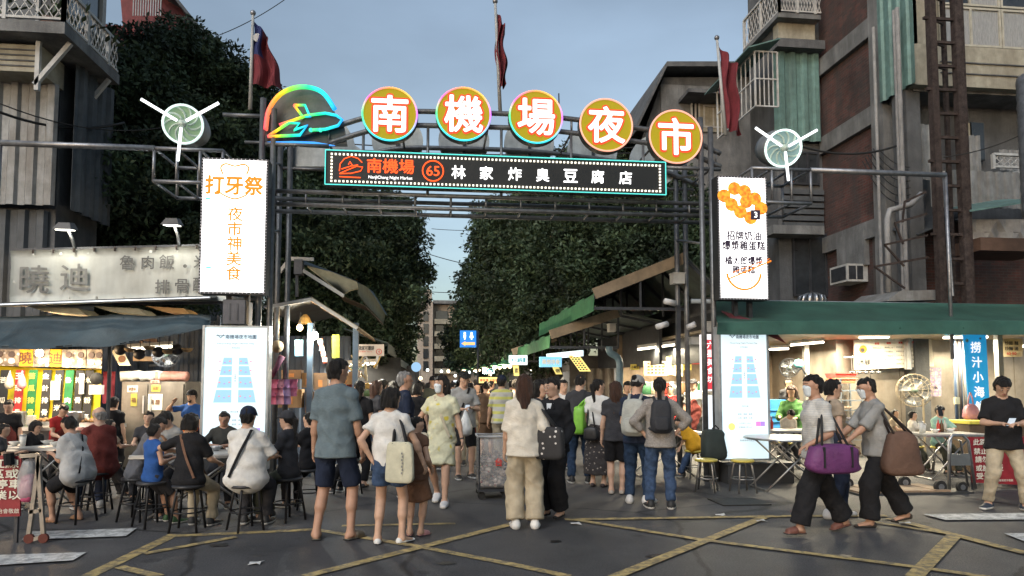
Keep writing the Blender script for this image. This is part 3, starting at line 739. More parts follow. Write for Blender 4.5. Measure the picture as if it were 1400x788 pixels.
for q in (((-40, 760), (118, 755), (100, 766), (-40, 775)), ((40, 727), (187, 722), (172, 733), (30, 738)), ((1262, 703), (1440, 701), (1440, 710), (1292, 711)), ((1372, 729), (1440, 729), (1440, 740), (1400, 740))):
    m = MB(); zz[0] += 0.0006; m.add([G(u, v, 0.004 + zz[0]) for u, v in q][::-1], [(0, 1, 2, 3)])
    tag(m.build('crossing_stripe', whi), kind='structure')
# litter and a dark square mat by the stools
m = MB(); c = G(1010, 687); m.box(c + Vector((0, 0, .008)), (.62, .5, .012)); tag(m.build('floor_mat', M('mat black', (0.035, 0.034, 0.033), rough=0.5, metal=0.6, bump=0.5)), kind='structure')
for i, (u, v) in enumerate([(985, 705), (787, 717), (1237, 716), (1040, 713), (350, 771), (1128, 678)]):
    m = MB(); c = G(u, v, 0.004); rr = random.Random(i)
    m.sheet([[c + Vector((a * .05 + rr.uniform(-.015, .015), b * .04, rr.uniform(.0, .018))) for b in (-1, 0, 1)] for a in (-1, 0, 1)], thick=(0, 0, 0.002))
    tag(m.build('paper_scrap', M('paper scrap', (0.6, 0.6, 0.58))), ['crumpled white paper scrap lying under the long yellow line right of the middle', 'small white scrap by the black high heels', 'tiny scrap lying left of the right-hand yellow corner', 'pale scrap above the crossing of yellow lines at right',
        'small pale scrap on bare asphalt at lower left', 'white scrap near the foot of the round white table'][i], 'litter', 'paper scraps on the asphalt')

# ---- trees
def leafmesh(blobs, n, size, rs):
    r = np.random.RandomState(rs); vol = np.array([b[3] * b[4] * b[5] for b in blobs]) ** 0.67; pr = vol / vol.sum()
    ch = r.choice(len(blobs), n, p=pr); B = np.array(blobs)[ch]
    d = r.normal(size=(n, 3)); d = d + 0.35 * np.sin(d * 9 + B[:, :3]); d /= np.linalg.norm(d, axis=1, keepdims=True)
    p0 = B[:, :3] + d * B[:, 3:6]; rad = 0.50 + 0.5 * r.rand(n) ** 0.45
    lump = 1 + 0.10 * np.sin(p0[:, 0] * 2.1) * np.sin(p0[:, 2] * 2.7) + 0.20 * np.sin(d[:, 0] * 7 + B[:, 0] * 3) * np.cos(d[:, 2] * 8 + B[:, 1] * 2) + 0.10 * np.sin(d[:, 1] * 15 + d[:, 2] * 11)
    p = B[:, :3] + d * B[:, 3:6] * (rad * lump)[:, None]
    a = r.normal(size=(n, 3)); a += d * 0.3; a[:, 2] -= 0.2; a /= np.linalg.norm(a, axis=1, keepdims=True)
    b = np.cross(a, r.normal(size=(n, 3))); b /= np.linalg.norm(b, axis=1, keepdims=True)
    s = size * (0.6 + 0.8 * r.rand(n))[:, None]
    v = np.stack([p - a * s, p + b * s * 0.42, p + a * s, p - b * s * 0.42], 1).reshape(-1, 3)
    return v, np.arange(n * 4).reshape(-1, 4)
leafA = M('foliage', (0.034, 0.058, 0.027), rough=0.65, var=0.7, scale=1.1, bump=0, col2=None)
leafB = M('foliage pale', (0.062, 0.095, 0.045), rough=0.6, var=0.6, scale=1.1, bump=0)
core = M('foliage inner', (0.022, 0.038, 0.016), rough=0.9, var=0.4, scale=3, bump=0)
bark = M('bark', (0.10, 0.085, 0.065), rough=0.9, bump=0.8, bscale=25, stretch=(1, 1, .3))
def tree(base, blobs, label, n, size, rs, limbs=7):
    t = thing('banyan_tree', label, 'tree', base, None)
    b = Vector(base); cx = Vector(np.mean([q[:3] for q in blobs], 0)); m = MB()
    fork = b + (cx - b) * 0.42; fork.z = b.z + (cx.z - b.z) * 0.42
    m.tube([b, b + (fork - b) * 0.3 + Vector((.1, 0, 0)), fork], 0.38, 10, r2=0.26)
    tk = m.build('trunk', bark, t, True)
    for i, q in enumerate(sorted(blobs, key=lambda q: -q[3])[:limbs]):
        m = MB(); e = Vector(q[:3]); md = fork + (e - fork) * 0.5 + Vector((0, 0, 0.5)); m.tube([fork, md, e], 0.17, 7, r2=0.05); m.build('limb', bark, t, True)
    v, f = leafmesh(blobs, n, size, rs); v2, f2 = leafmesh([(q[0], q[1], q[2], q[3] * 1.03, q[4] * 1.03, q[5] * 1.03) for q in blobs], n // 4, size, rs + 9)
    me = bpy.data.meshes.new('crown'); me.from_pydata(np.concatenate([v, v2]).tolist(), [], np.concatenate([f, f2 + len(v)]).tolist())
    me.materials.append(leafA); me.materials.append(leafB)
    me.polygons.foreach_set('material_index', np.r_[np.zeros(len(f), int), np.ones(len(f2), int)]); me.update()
    cr = link('crown', me, t)
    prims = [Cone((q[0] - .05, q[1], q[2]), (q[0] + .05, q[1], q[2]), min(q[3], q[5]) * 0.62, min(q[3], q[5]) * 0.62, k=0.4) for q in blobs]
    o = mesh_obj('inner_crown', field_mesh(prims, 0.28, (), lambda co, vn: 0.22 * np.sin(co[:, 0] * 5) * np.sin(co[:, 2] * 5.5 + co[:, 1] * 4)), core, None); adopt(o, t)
    return t
def blob(u, v, Y, r, ry=None, rz=None):
    c = W(u, v, Y); return (c.x, c.y, c.z, r, ry or r, rz or r * 0.85)
random.seed(3)
T1 = [blob(120, 200, 15.6, 1.3), blob(110, 290, 15.6, 1.4), blob(160, 130, 16, 1.2), blob(130, 110, 16, .9), blob(150, 250, 15, 1.2), blob(200, 100, 17.5, 1.3), blob(245, 90, 18, 1.1), blob(225, 200, 17, 1.8), blob(180, 270, 16.6, 1.9), blob(290, 110, 18, 1.1), blob(320, 150, 18.5, 1.2),
      blob(300, 230, 18, 1.7), blob(280, 310, 17.2, 1.6), blob(100, 370, 17, 1.7), blob(200, 370, 17, 1.8), blob(120, 150, 18.5, 1.3), blob(60, 250, 17, 1.1), blob(345, 130, 19, .8), blob(245, 60, 19, .8)]
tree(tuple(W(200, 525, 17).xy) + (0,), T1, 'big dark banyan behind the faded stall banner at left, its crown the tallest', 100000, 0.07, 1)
T2 = [blob(395, 330, 19, 1.9), blob(440, 330, 20, 2.0), blob(495, 320, 21, 1.6), blob(535, 330, 22, 1.2), blob(560, 372, 22, .8), blob(500, 400, 21, 1.8), blob(430, 400, 20, 2.0), blob(540, 410, 22, 1.0), blob(515, 460, 22, 1.3),
      blob(365, 270, 20, 1.6), blob(545, 450, 23, .8), blob(470, 290, 20.5, 1.3), blob(535, 295, 22, 1.0), blob(440, 460, 20, 1.9), blob(500, 235, 22, .7), blob(420, 245, 20, 1.2), blob(560, 310, 22, .5), blob(582, 375, 22, .35)]
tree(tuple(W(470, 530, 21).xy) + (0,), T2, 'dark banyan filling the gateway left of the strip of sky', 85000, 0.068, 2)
T3 = [blob(720, 320, 22, 1.8), blob(672, 350, 22, .9), blob(668, 420, 22, 1.2), blob(740, 380, 21, 2.0), blob(800, 310, 20, 2.0), blob(870, 330, 19, 2.0), blob(800, 400, 20, 2.0), blob(920, 310, 18.5, 1.6), blob(665, 465, 23, 1.2), blob(720, 450, 21, 1.7), blob(640, 425, 23, .5),
      blob(870, 270, 19, 1.0), blob(790, 225, 23, .9), blob(850, 220, 23, .9), blob(740, 265, 24, 1.0), blob(930, 390, 18, 1.6), blob(690, 310, 23, 1.2), blob(655, 385, 23, .8), blob(664, 325, 23, .5), blob(625, 465, 24, .6)]
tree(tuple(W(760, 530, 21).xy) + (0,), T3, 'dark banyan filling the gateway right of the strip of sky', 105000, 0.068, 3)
T4 = [blob(500, 400, 34, 2.0), blob(520, 470, 34, 1.6), blob(490, 480, 34, 2.2), blob(545, 490, 34, .8)]
tree(tuple(W(515, 530, 34).xy) + (0,), T4, 'far tree down the lane left of the pale apartment block', 12000, 0.12, 4, 3)
T5 = [blob(668, 440, 36, 1.8), blob(645, 478, 36, 1.2), blob(690, 480, 36, 2.0), blob(625, 495, 40, .7)]
tree(tuple(W(660, 530, 36).xy) + (0,), T5, 'far tree down the lane right of the pale apartment block', 12000, 0.12, 5, 3)

# ---- buildings
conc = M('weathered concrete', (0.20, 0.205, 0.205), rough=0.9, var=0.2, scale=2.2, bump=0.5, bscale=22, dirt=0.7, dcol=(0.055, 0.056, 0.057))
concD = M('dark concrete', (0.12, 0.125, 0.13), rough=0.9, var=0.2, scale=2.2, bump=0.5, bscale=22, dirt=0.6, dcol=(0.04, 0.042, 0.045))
cream = M('cream panel', (0.36, 0.34, 0.27), rough=0.8, dirt=0.55, dcol=(0.13, 0.11, 0.08), bump=0.2)
corr = M('grey corrugated iron', (0.27, 0.28, 0.28), rough=0.6, metal=0.2, dirt=0.7, dcol=(0.09, 0.07, 0.05))
corrG = M('green corrugated iron', (0.14, 0.25, 0.23), rough=0.6, metal=0.1, dirt=0.65, dcol=(0.07, 0.10, 0.09))
corrD = M('dark corrugated iron', (0.09, 0.10, 0.11), rough=0.65, metal=0.1, dirt=0.5, dcol=(.03, .033, .036))
brick = M('brick wall', (0.13, 0.05, 0.042), kind='brick', col2=(0.07, 0.040, 0.036), rough=0.92, var=0.35, scale=1.2, bump=0.6, bscale=30, dirt=0.75, dcol=(0.045, 0.042, 0.042))
rail = M('painted railing', (0.50, 0.51, 0.50), rough=0.6, dirt=0.4, dcol=(.2, .14, .1))
glassD = M('dark window glass', (0.03, 0.035, 0.04), rough=0.12, var=0.2, bump=0.02, spec=0.8)
redw = M('red corrugated iron', (0.24, 0.05, 0.05), rough=0.7, dirt=0.5)
rust = M('rusty steel', (0.065, 0.05, 0.046), rough=0.85, metal=0.3, var=0.4, scale=12, bump=0.5, dirt=0.5, dcol=(0.04, 0.025, 0.02))
steel = M('galvanised tube', (0.30, 0.31, 0.33), rough=0.42, metal=0.75, var=0.2, scale=10, bump=0.15, dirt=0.3, dcol=(0.1, 0.08, 0.07))
steelD = M('dark steel', (0.06, 0.065, 0.075), rough=0.5, metal=0.5, var=0.2)
curt = M('net curtain', (0.33, 0.34, 0.34), rough=0.9, var=0.2, scale=20, stretch=(6, 6, .4), bump=0.5)

def window(par, a, b, Y, frame=rail, pane=glassD, n=2, dep=0.06, mull=0.05):
    """window with n panes on the plane at distance Y; a, b opposite corners (x, z)"""
    f = MB(); x0, x1 = sorted((a[0], b[0])); z0, z1 = sorted((a[1], b[1])); t = mull
    f.span((x0, Y - dep, z0), (x1, Y, z0 + t)); f.span((x0, Y - dep, z1 - t), (x1, Y, z1))
    for i in range(n + 1):
        x = x0 + (x1 - x0 - t) * i / n; f.span((x, Y - dep, z0 + t), (x + t, Y, z1 - t))
    o = f.build('window_frame', frame, par)
    for i in range(n):
        xa = x0 + (x1 - x0 - t) * i / n + t; xb = x0 + (x1 - x0 - t) * (i + 1) / n
        m = MB(); m.span((xa, Y - dep * 0.5, z0 + t), (xb, Y - dep * 0.3, z1 - t)); m.build('pane', pane if not isinstance(pane, (list, tuple)) else pane[i % len(pane)], o)
# left building
Lb = thing('apartment_building', 'old concrete walk-up at upper left with white railed balcony and corrugated screens', 'building', (-8.5, 15, 0))
XL = W(80, 200, 13).x
zf = W(40, 100, 12.3).z
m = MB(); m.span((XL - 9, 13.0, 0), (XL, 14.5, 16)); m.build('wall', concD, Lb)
m = MB(); a = W(-60, 275, 12.6); m.corrug((XL - 4.2, 12.75, a.z), (XL + 0.1, 12.75, a.z), (0, 0, zf - a.z), 0.3, 0.05); m.build('corrugated_screen', corr, Lb)
m = MB(); m.corrug((XL + 0.25, 13.0, a.z), (XL + 0.25, 14.4, a.z), (0, 0, zf + .6 - a.z), 0.3, 0.06, nrm=(1, 0, 0)); m.build('corrugated_screen', corrD, Lb)
m = MB(); m.corrug((XL - 4.2, 12.95, 2.4), (XL - 0.1, 12.95, 2.4), (0, 0, a.z - 2.45), 0.3, 0.06); m.build('corrugated_screen', corrD, Lb)
z1 = W(40, 38, 12.2).z; zt = W(40, 15, 12.2).z
m = MB(); m.span((XL - 5, 12.25, zf), (XL + 0.05, 12.99, z1 - .28)); m.build('cream_box', cream, Lb)
for k in range(1, 5):
    m = MB(); m.span((XL - 5, 12.235, zf + (z1 - .28 - zf) * k / 5 - .012), (XL + 0.06, 12.25, zf + (z1 - .28 - zf) * k / 5 + .012)); m.build('panel_batten', concD, Lb)
m = MB(); m.span((XL - 5, 11.9, z1 - .22), (XL + .6, 12.99, z1 - .02)); m.span((XL, 12.99, z1 - .22), (XL + .6, 13.9, z1 - .02)); m.build('balcony_slab', conc, Lb)
for k, yy in enumerate((12.2, 13.6)):
    m = MB(); m.bar((XL, yy, z1 - 1.0), (XL + .55, yy, z1 - .24), .07); m.bar((XL + .04, yy, z1 - 1.1), (XL + .04, yy, z1 - .24), .07); m.build('balcony_bracket', rail, Lb)
def railing(p, q, h, n, par, mat=rail, cross=True):
    """lattice railing from p to q: top and bottom rails, posts every metre, diagonal lattice"""
    p, q = Vector(p), Vector(q); up = Vector((0, 0, h)); m = MB()
    m.bar(p + up, q + up, .07, .05); m.bar(p + Vector((0, 0, .05)), q + Vector((0, 0, .05)), .05, .04)
    for i in range(0, n + 1, 6): m.bar(p + (q - p) * i / n, p + (q - p) * i / n + up, .06)
    r_ = m.build('balcony_railing', mat, par); m = MB(); d = (q - p) / n
    for i in range(n):
        a_ = p + d * i
        for f0, f1 in ((0, 1), (1, 0)) if cross else ((0, 0),):
            for z0, z1_ in (((.06, h * .5), (h * .5, h)) if cross else ((.06, h),)):
                m.bar(a_ + d * f0 + Vector((0, 0, z0)), a_ + d * f1 + Vector((0, 0, z1_)), .014)
    tag(m.build('lattice', mat, r_), kind='stuff')
railing((XL - 5, 11.95, z1), (XL + .55, 11.95, z1), .62, 36, Lb); railing((XL + .55, 11.95, z1), (XL + .55, 13.9, z1), .62, 15, Lb)
for k in range(1):
    za = z1 + 0.2; yy = 13.1; m = MB(); m.span((XL - .02, yy, za), (XL + .03, yy + 1.1, za + 1.9)); m.build('side_window', glassD, Lb)
    m = MB(); m.span((XL - .02, yy + 1.14, za - .1), (XL + .08, yy + 1.28, za + 2.2)); m.build('mullion', rail, Lb)
m = MB(); m.span((XL - 5, 11.9, z1 + 2.7), (XL + .55, 14.4, z1 + 2.9)); m.build('upper_slab', conc, Lb)
window(Lb, (XL - 3.6, z1 + .2), (XL - .4, z1 + 2.2), 12.99, n=4)
for k in range(6):                              # potted plants on the balcony
    t = thing('potted_plant', ['leafy pot plant behind the lattice at the photo edge', 'second pot plant from the photo edge on the lattice balcony', 'third pot plant from the edge on the lattice balcony', 'pot plant at the corner of the lattice balcony', 'pot plant on the side balcony by the first window', 'pot plant far along the side balcony'][k], 'plant',
        (XL - 2.6 + k * .9, 12.4, z1) if k < 4 else (XL + .3, 12.8 + (k - 4) * .9, z1), 'pot plants on the left balcony')
    m = MB(); l = t.location; m.lathe(l, [(.11, 0), (.15, .26), (.13, .26), (.1, .2)], 12); m.build('pot', M('terracotta', (.2, .08, .05)), t)
    rr = random.Random(k); m = MB()
    for i in range(40):
        a_, b_ = rr.uniform(0, 6.28), rr.uniform(.3, 1.2); d = Vector((math.cos(a_) * math.cos(b_), math.sin(a_) * math.cos(b_), math.sin(b_))); e = l + Vector((0, 0, .22)) + d * rr.uniform(.15, .6); n_ = d.cross(Vector((0, 0, 1))) * .045
        m.add([e - d * .12, e + n_, e + d * .1, e - n_], [(0, 1, 2, 3)])
    m.build('leaves', leafB, t)
# red house behind the tree
Rh = thing('red_house', 'red corrugated rooftop house with barred window above the left tree', 'building', (-8, 23, 0))
a, b = W(170, 60, 23), W(285, 60, 23); zr = W(250, 0, 23).z
m = MB(); m.corrug((a.x - 1, 23, a.z - 2), (b.x, 23, a.z - 2), (0, 0, 2.6), .28, .05); m.build('wall', redw, Rh)
m = MB(); m.span((a.x - 1, 23.1, 0), (b.x, 30, a.z + .6)); m.build('block', concD, Rh)
P0, P1, P2 = W(150, -60, 22.4), W(238, -8, 22.4), W(283, 48, 22.4)
m = MB(); m.prism([P0, P1, P2, P2 + Vector((0, 0, -.14)), P1 + Vector((0, 0, -.14)), P0 + Vector((0, 0, -.14))], (0, 7, 0)); m.build('roof', concD, Rh)
m = MB(); m.prism([P0 + Vector((0, .6, -.15)), P1 + Vector((0, .6, -.15)), P2 + Vector((-.2, .6, -.15)), Vector((b.x - .2, 23.0, a.z)), Vector((a.x, 23.0, a.z))], (0, .05, 0)); m.build('gable_wall', redw, Rh)
for i in range(12):
    p = W(182 + i * 3.4, 22, 22.3); m = MB(); m.bar(p, p + Vector((0, 0, 1.0)), .03); m.build('window_bar', rail, Rh)
# distant block at the end of the lane
Db = thing('apartment_block', 'far pale apartment block closing the lane between the trees', 'building', tuple(W(592, 500, 62).xy) + (0,))
pale = M('far beige render', (0.42, 0.36, 0.30), rough=.9, dirt=.35, dcol=(.2, .17, .14), bump=.1)
a, b = W(571, 412, 62), W(592, 412, 62); m = MB(); m.span((a.x, 62, 0), (b.x, 70, a.z)); m.build('stair_tower', pale, Db)
c_ = W(613, 415, 62); m = MB(); m.span((b.x, 63, 0), (c_.x + 3, 70, c_.z)); m.build('wall', pale, Db)
p, q = W(578, 395, 62), W(590, 412, 62); m = MB(); m.span((p.x, 62.5, q.z - .2), (q.x, 65, p.z)); m.build('rooftop_house', pale, Db)
m = MB(); m.span((b.x, 62.2, c_.z), (c_.x + 3, 70, c_.z + .3)); m.build('roof_slab', conc, Db)
for k in range(5):
    v = 432 + k * 17; p = W(582, v, 62); m = MB(); m.span((p.x - .22, 61.9, p.z - .5), (p.x + .22, 62, p.z + .4)); m.build('window', glassD, Db)
    p, q = W(594, v + 4, 62), W(613, v + 11, 62); m = MB(); m.span((p.x, 62.1, q.z), (q.x + 2, 63, p.z)); m.build('balcony', cream, Db)
    p, q = W(596, v - 8, 62), W(612, v + 3, 62); m = MB(); m.span((p.x, 62.85, q.z), (q.x, 63, p.z)); m.build('window', glassD, Db)
# grey house behind the right end of the gate
Gh = thing('grey_house', 'dim grey concrete house with sloping roof behind the last round sign', 'building', (7, 22, 0))
a, b = W(905, 250, 21), W(1000, 120, 21); m = MB(); m.span((a.x, 21, 0), (b.x + 1.6, 30, b.z)); m.build('wall', conc, Gh); p, q = W(955, 180, 20.95), W(992, 128, 20.95); m = MB(); m.span((p.x, 20.94, p.z), (q.x, 21, q.z)); m.build('cream_panel', cream, Gh)
P0, P1, P2 = W(870, 172, 20.6), W(912, 84, 20.6), W(1070, 84, 20.6)
m = MB(); dz = Vector((0, 0, -.16)); m.prism([P0, P1, P2, P2 + dz, P1 + dz, P0 + dz], (0, 8, 0)); m.build('roof', concD, Gh)
m = MB(); m.prism([P0 + Vector((.3, .5, -.3)), P1 + Vector((.05, .5, -.3)), P2 + Vector((0, .5, -.3)), Vector((b.x, 21.1, a.z)), Vector((P0.x + .3, 21.1, a.z))], (0, .1, 0)); m.build('gable_wall', concD, Gh)
for (u0, v0, u1, v1) in ((945, 130, 958, 175), (962, 143, 990, 175), (915, 150, 935, 170)):
    p, q = W(u0, v0, 20.9), W(u1, v1, 20.9); window(Gh, (p.x, p.z), (q.x, q.z), 20.98, n=2)
m = MB(); p, q = W(935, 128, 20.5), W(1000, 136, 20.5); m.span((p.x, 20.1, q.z), (q.x, 21, p.z)); m.build('canopy', concD, Gh)
# right building: brick and concrete frame
XR = W(1210, 200, 14).x
Rb = thing('brick_building', 'old brick and concrete walk-up at upper right with green corrugated screens and window cages', 'building', (XR + 2, 15, 0))
m = MB(); m.span((XR + .12, 14.3, 0), (XR + 12, 17, 16)); m.build('brick_wall', brick, Rb)
yA, yB = 14.0, 16.6
for nm, z0, z1b in (('beam', W(1180, 48, 14.4).z, W(1180, 22, 14.4).z), ('beam', W(1185, 168, 14.4).z, W(1185, 143, 14.4).z), ('beam', W(1190, 322, 14.4).z, W(1190, 298, 14.4).z)):
    m = MB(); m.span((XR, yA + .42, z0), (XR + .12, yB, z1b)); m.build(nm, conc, Rb)
m = MB(); m.span((XR - .03, yA, 0), (XR + .5, yA + .42, 16)); m.build('column', conc, Rb)
m = MB(); m.span((XR - .02, yA - .75, 0), (XR + .3, yA - .3, 16)); m.build('column', concD, Rb)
# protruding rear bay facing the street
XB = W(1063, 200, yB).x
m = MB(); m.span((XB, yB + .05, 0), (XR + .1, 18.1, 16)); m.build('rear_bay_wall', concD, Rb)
p, q = W(1062, 190, yB - .2), W(1122, 68, yB - .2); m = MB(); m.corrug((p.x, yB - .1, p.z), (q.x, yB - .1, p.z), (0, 0, q.z - p.z), .27, .06); m.build('corrugated_screen', corrG, Rb)
p, q = W(1060, 66, yB - .3), W(1125, 58, yB - .3); m = MB(); m.span((p.x, yB - .4, p.z), (q.x, yB, q.z)); m.build('ledge', concD, Rb)
p, q = W(1068, 57, yB - .4), W(1118, 20, yB - .4); m = MB(); m.span((p.x, yB - .25, p.z), (q.x, yB, q.z)); m.build('balcony_parapet', cream, Rb)
p, q = W(1063, 20, yB - .4), W(1118, -20, yB - .4); railing((p.x, yB - .5, p.z), (q.x, yB - .5, p.z), q.z - p.z, 14, Rb)
p2 = W(1024, 50, yB + 1.5); railing((p.x, yB - .5, p.z), (p.x, yB + 1.5, p.z), q.z - p.z, 12, Rb)
m = MB(); m.span((p.x - .05, yB - .5, p.z - .12), (q.x, yB + 1.5, p.z)); m.build('balcony_floor', conc, Rb)
def cage(par, x0, x1, y0, y1, z0, z1, nx, ny, mat=rail):
    m = MB()
    for z in (z0, (z0 + z1) / 2, z1):
        m.bar((x0, y0, z), (x1, y0, z), .035); m.bar((x0, y0, z), (x0, y1, z), .035)
    for x in (x0, x1): m.bar((x, y0, z0), (x, y0, z1), .04)
    m.bar((x0, y1, z0), (x0, y1, z1), .04)
    c = m.build('window_cage', mat, par)
    for i in range(1, nx): m = MB(); x = x0 + (x1 - x0) * i / nx; m.bar((x, y0, z0), (x, y0, z1), .022); m.build('cage_bar', mat, c)
    for i in range(1, ny): m = MB(); y = y0 + (y1 - y0) * i / ny; m.bar((x0, y, z0), (x0, y, z1), .022); m.build('cage_bar', mat, c)
p, q = W(1033, 145, yB - .7), W(1062, 72, yB - .7)
cage(Rb, p.x, q.x, yB - .7, yB + 1.6, p.z, q.z, 5, 9)
m = MB(); m.sheet([[(p.x - .25, yB - .9, q.z - .02), (p.x - .25, yB + 1.9, q.z - .02)], [(q.x, yB - .9, q.z + .25), (q.x, yB + 1.9, q.z + .25)]], thick=(0, 0, .03)); m.build('cage_roof', corrG, Rb)
p, q = W(1075, 295, yB - .2), W(1125, 205, yB - .2)
window(Rb, (p.x + .1, (p.z + q.z) / 2), (q.x, q.z), yB + .04, frame=steelD, n=3)
for k in range(6):
    p = W(1070, 262 + k * 9, yB); q = W(1125, 262 + k * 9, yB); m = MB(); m.span((p.x, yB - .06, p.z - .07), (q.x, yB + .04, p.z + .05)); m.build('weatherboard', corrD, Rb)
p, q = W(1060, 318, yB - .6), W(1130, 308, yB - .6); m = MB(); m.span((p.x, yB - .5, p.z), (q.x, yB + .04, q.z)); m.build('ledge', conc, Rb)
p, q = W(1075, 405, yB), W(1140, 320, yB); window(Rb, (p.x + .2, p.z), (q.x - .2, q.z), yB + .04, frame=steelD, n=2)
# upper green screen on the lane side and cream front with windows
Yf = 12.9
p, q = WX(1262, 118, XR - .06), WX(1214, 145, XR - .06)
zg = W(1300, 118, Yf).z
m = MB(); m.corrug((XR - .06, Yf, zg + .05), (XR - .06, Yf + 1.1, zg + .05), (0, 0, 16 - zg), .24, .05, nrm=(-1, 0, 0)); m.build('corrugated_screen', corrG, Rb)
m = MB(); m.span((XR + .13, Yf + .3, zg), (XR + 12, Yf + 3, zg + .22)); m.build('floor_slab', conc, Rb)
m = MB(); m.span((XR, Yf + .1, zg + .05), (XR + 12, Yf + .5, W(1350, 62, Yf).z)); m.build('cream_apron', cream, Rb)
for k in (85, 100): p = W(1350, k, Yf); m = MB(); m.span((XR + .6, Yf + .07, p.z - .012), (XR + 12, Yf + .1, p.z + .012)); m.build('panel_joint', concD, Rb)
z0, z1b = W(1350, 60, Yf).z, W(1350, 6, Yf).z
for k in range(5): window(Rb, (XR + .7 + k * 1.42, z0), (XR + 2.1 + k * 1.42, z1b), Yf + .2, frame=M('aluminium cream', (.42, .40, .33), rough=.5), pane=(curt, glassD) if k % 2 else (curt, curt), n=2, mull=.045)
for k in range(5): window(Rb, (XR + .7 + k * 1.42, z1b + .03), (XR + 2.1 + k * 1.42, z1b + .5), Yf + .2, frame=M('aluminium cream'), pane=(glassD, curt), n=2, mull=.045)
m = MB(); m.span((XR + .1, Yf + .35, z0), (XR + 12, Yf + .6, 16)); m.build('front_wall', cream, Rb)
# recessed storey below: back wall, railing, corrugated fringe
zl = W(1350, 285, Yf).z; zm = W(1350, 232, Yf).z
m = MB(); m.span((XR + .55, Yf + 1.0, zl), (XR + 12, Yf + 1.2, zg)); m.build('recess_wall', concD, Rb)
m = MB(); m.corrug((XR + .2, Yf, zl), (XR + 12, Yf, zl), (0, 0, zm - zl - .05), .2, .05); m.build('corrugated_fringe', corr, Rb)
railing((XR + 1.6, Yf - .05, zm), (XR + 7, Yf - .05, zm), W(1350, 212, Yf).z - zm, 34, Rb)
for (u0, v0, u1, v1, mt) in ((1257, 170, 1278, 245, corr), (1318, 185, 1342, 240, corr), (1345, 160, 1362, 212, glassD), (1370, 205, 1398, 232, corr), (1330, 160, 1345, 190, cream)):
    p, q = W(u0, v1, Yf + .5), W(u1, v0, Yf + .5); m = MB(); m.corrug((p.x, Yf + .55, p.z), (q.x, Yf + .55, p.z), (0, 0, q.z - p.z), .15, .03) if mt is corr else m.span((p.x, Yf + .85, p.z), (q.x, Yf + .99, q.z)); m.build('sheet_panel', mt, Rb)
# lower recess with dark rooms and small awning
zq = W(1350, 400, Yf).z
m = MB(); m.span((XR + .1, Yf + 1.6, 0), (XR + 12, Yf + 1.8, zl)); m.build('lower_wall', M('dark lower wall', (.09, .08, .075), dirt=.5), Rb)  # dark grey-brown with darker blotches
for (u0, v0, u1, v1) in ((1235, 300, 1270, 380), (1330, 300, 1345, 345)):
    p, q = W(u0, v1, Yf + 1.5), W(u1, v0, Yf + 1.5); window(Rb, (p.x, p.z), (q.x, q.z), Yf + 1.58, frame=steelD, n=2)
p, q = WX(1222, 330, XR), W(1285, 295, 12.6); m = MB(); m.sheet([[(XR + .1, 13.2, p.z), (XR + 1.3, 13.2, p.z + .5)], [(XR + .1, 14.2, p.z + .35), (XR + 1.3, 14.2, p.z + .8)]], thick=(0, 0, .03)); m.build('sloping_awning', corrD, Rb)
p, q = W(1325, 290, 12), W(1420, 275, 12); m = MB(); m.sheet([[p, q], [p + Vector((0, .9, .25)), q + Vector((0, .9, .25))]], thick=(0, 0, .03)); m.build('sloping_awning', corrG, Rb)
p, q = W(1330, 345, 12.2), W(1430, 330, 12.2); m = MB(); m.span((p.x, 12, p.z), (q.x, 13, q.z)); m.build('ledge', M('brown timber', (.11, .065, .045)), Rb)
p, q = W(1325, 335, 12.6), W(1425, 300, 12.6); m = MB(); m.sheet([[W(1325 + i * 10, 300 + (j * 17), 12.5 + .04 * ((i * 7 + j * 3) % 4)) for j in range(3)] for i in range(11)], thick=(0, .02, 0)); m.build('white_tarp', M('white tarp', (.42, .42, .42), dirt=.4), Rb)
# air conditioner on the lane side wall
Ac = thing('air_conditioner', 'white window air conditioner sticking out of the brick wall at right', 'air conditioner', WX(1165, 375, XR))
p = WX(1168, 388, XR - .02); m = MB(); m.span((XR - .42, p.y - .35, p.z), (XR + .1, p.y + .35, p.z + .42)); m.build('casing', M('white metal', (.5, .5, .48), dirt=.4), Ac)
m = MB(); m.span((XR - .425, p.y - .3, p.z + .05), (XR - .42, p.y + .3, p.z + .37)); m.build('grille', steelD, Ac)
m = MB(); m.span((XR - .38, p.y - .355, p.z + .05), (XR - .2, p.y - .35, p.z + .37)); m.span((XR - .17, p.y - .355, p.z + .05), (XR - .02, p.y - .35, p.z + .37)); m.build('vent', steelD, Ac)
p = WX(1165, 350, XR); m = MB(); m.span((XR - .02, p.y - .5, p.z - .3), (XR + .11, p.y + .6, p.z + .55)); m.build('window_surround', conc, Rb)
# drain pipes
for i, (u, Y) in enumerate(((1206, 13.9), (1236, 13.2), (1240, 13.1))):
    a, b = W(u, 400, Y), W(u - 4, -20, Y); m = MB(); m.tube([(a.x, Y, 1.8), (a.x, Y, 9.5)], .045 if i else .035, 8); m.build('drain_pipe', M('plastic pipe', (.30, .30, .30), dirt=.5), Rb)
m = MB(); m.tube([W(1215, 400, 12.7), W(1213, 300, 12.7), W(1216, 288, 12.7), W(1245, 280, 12.7), W(1260, 265, 12.7)], .06, 8); m.build('drain_pipe', M('plastic pipe'), Rb, True)
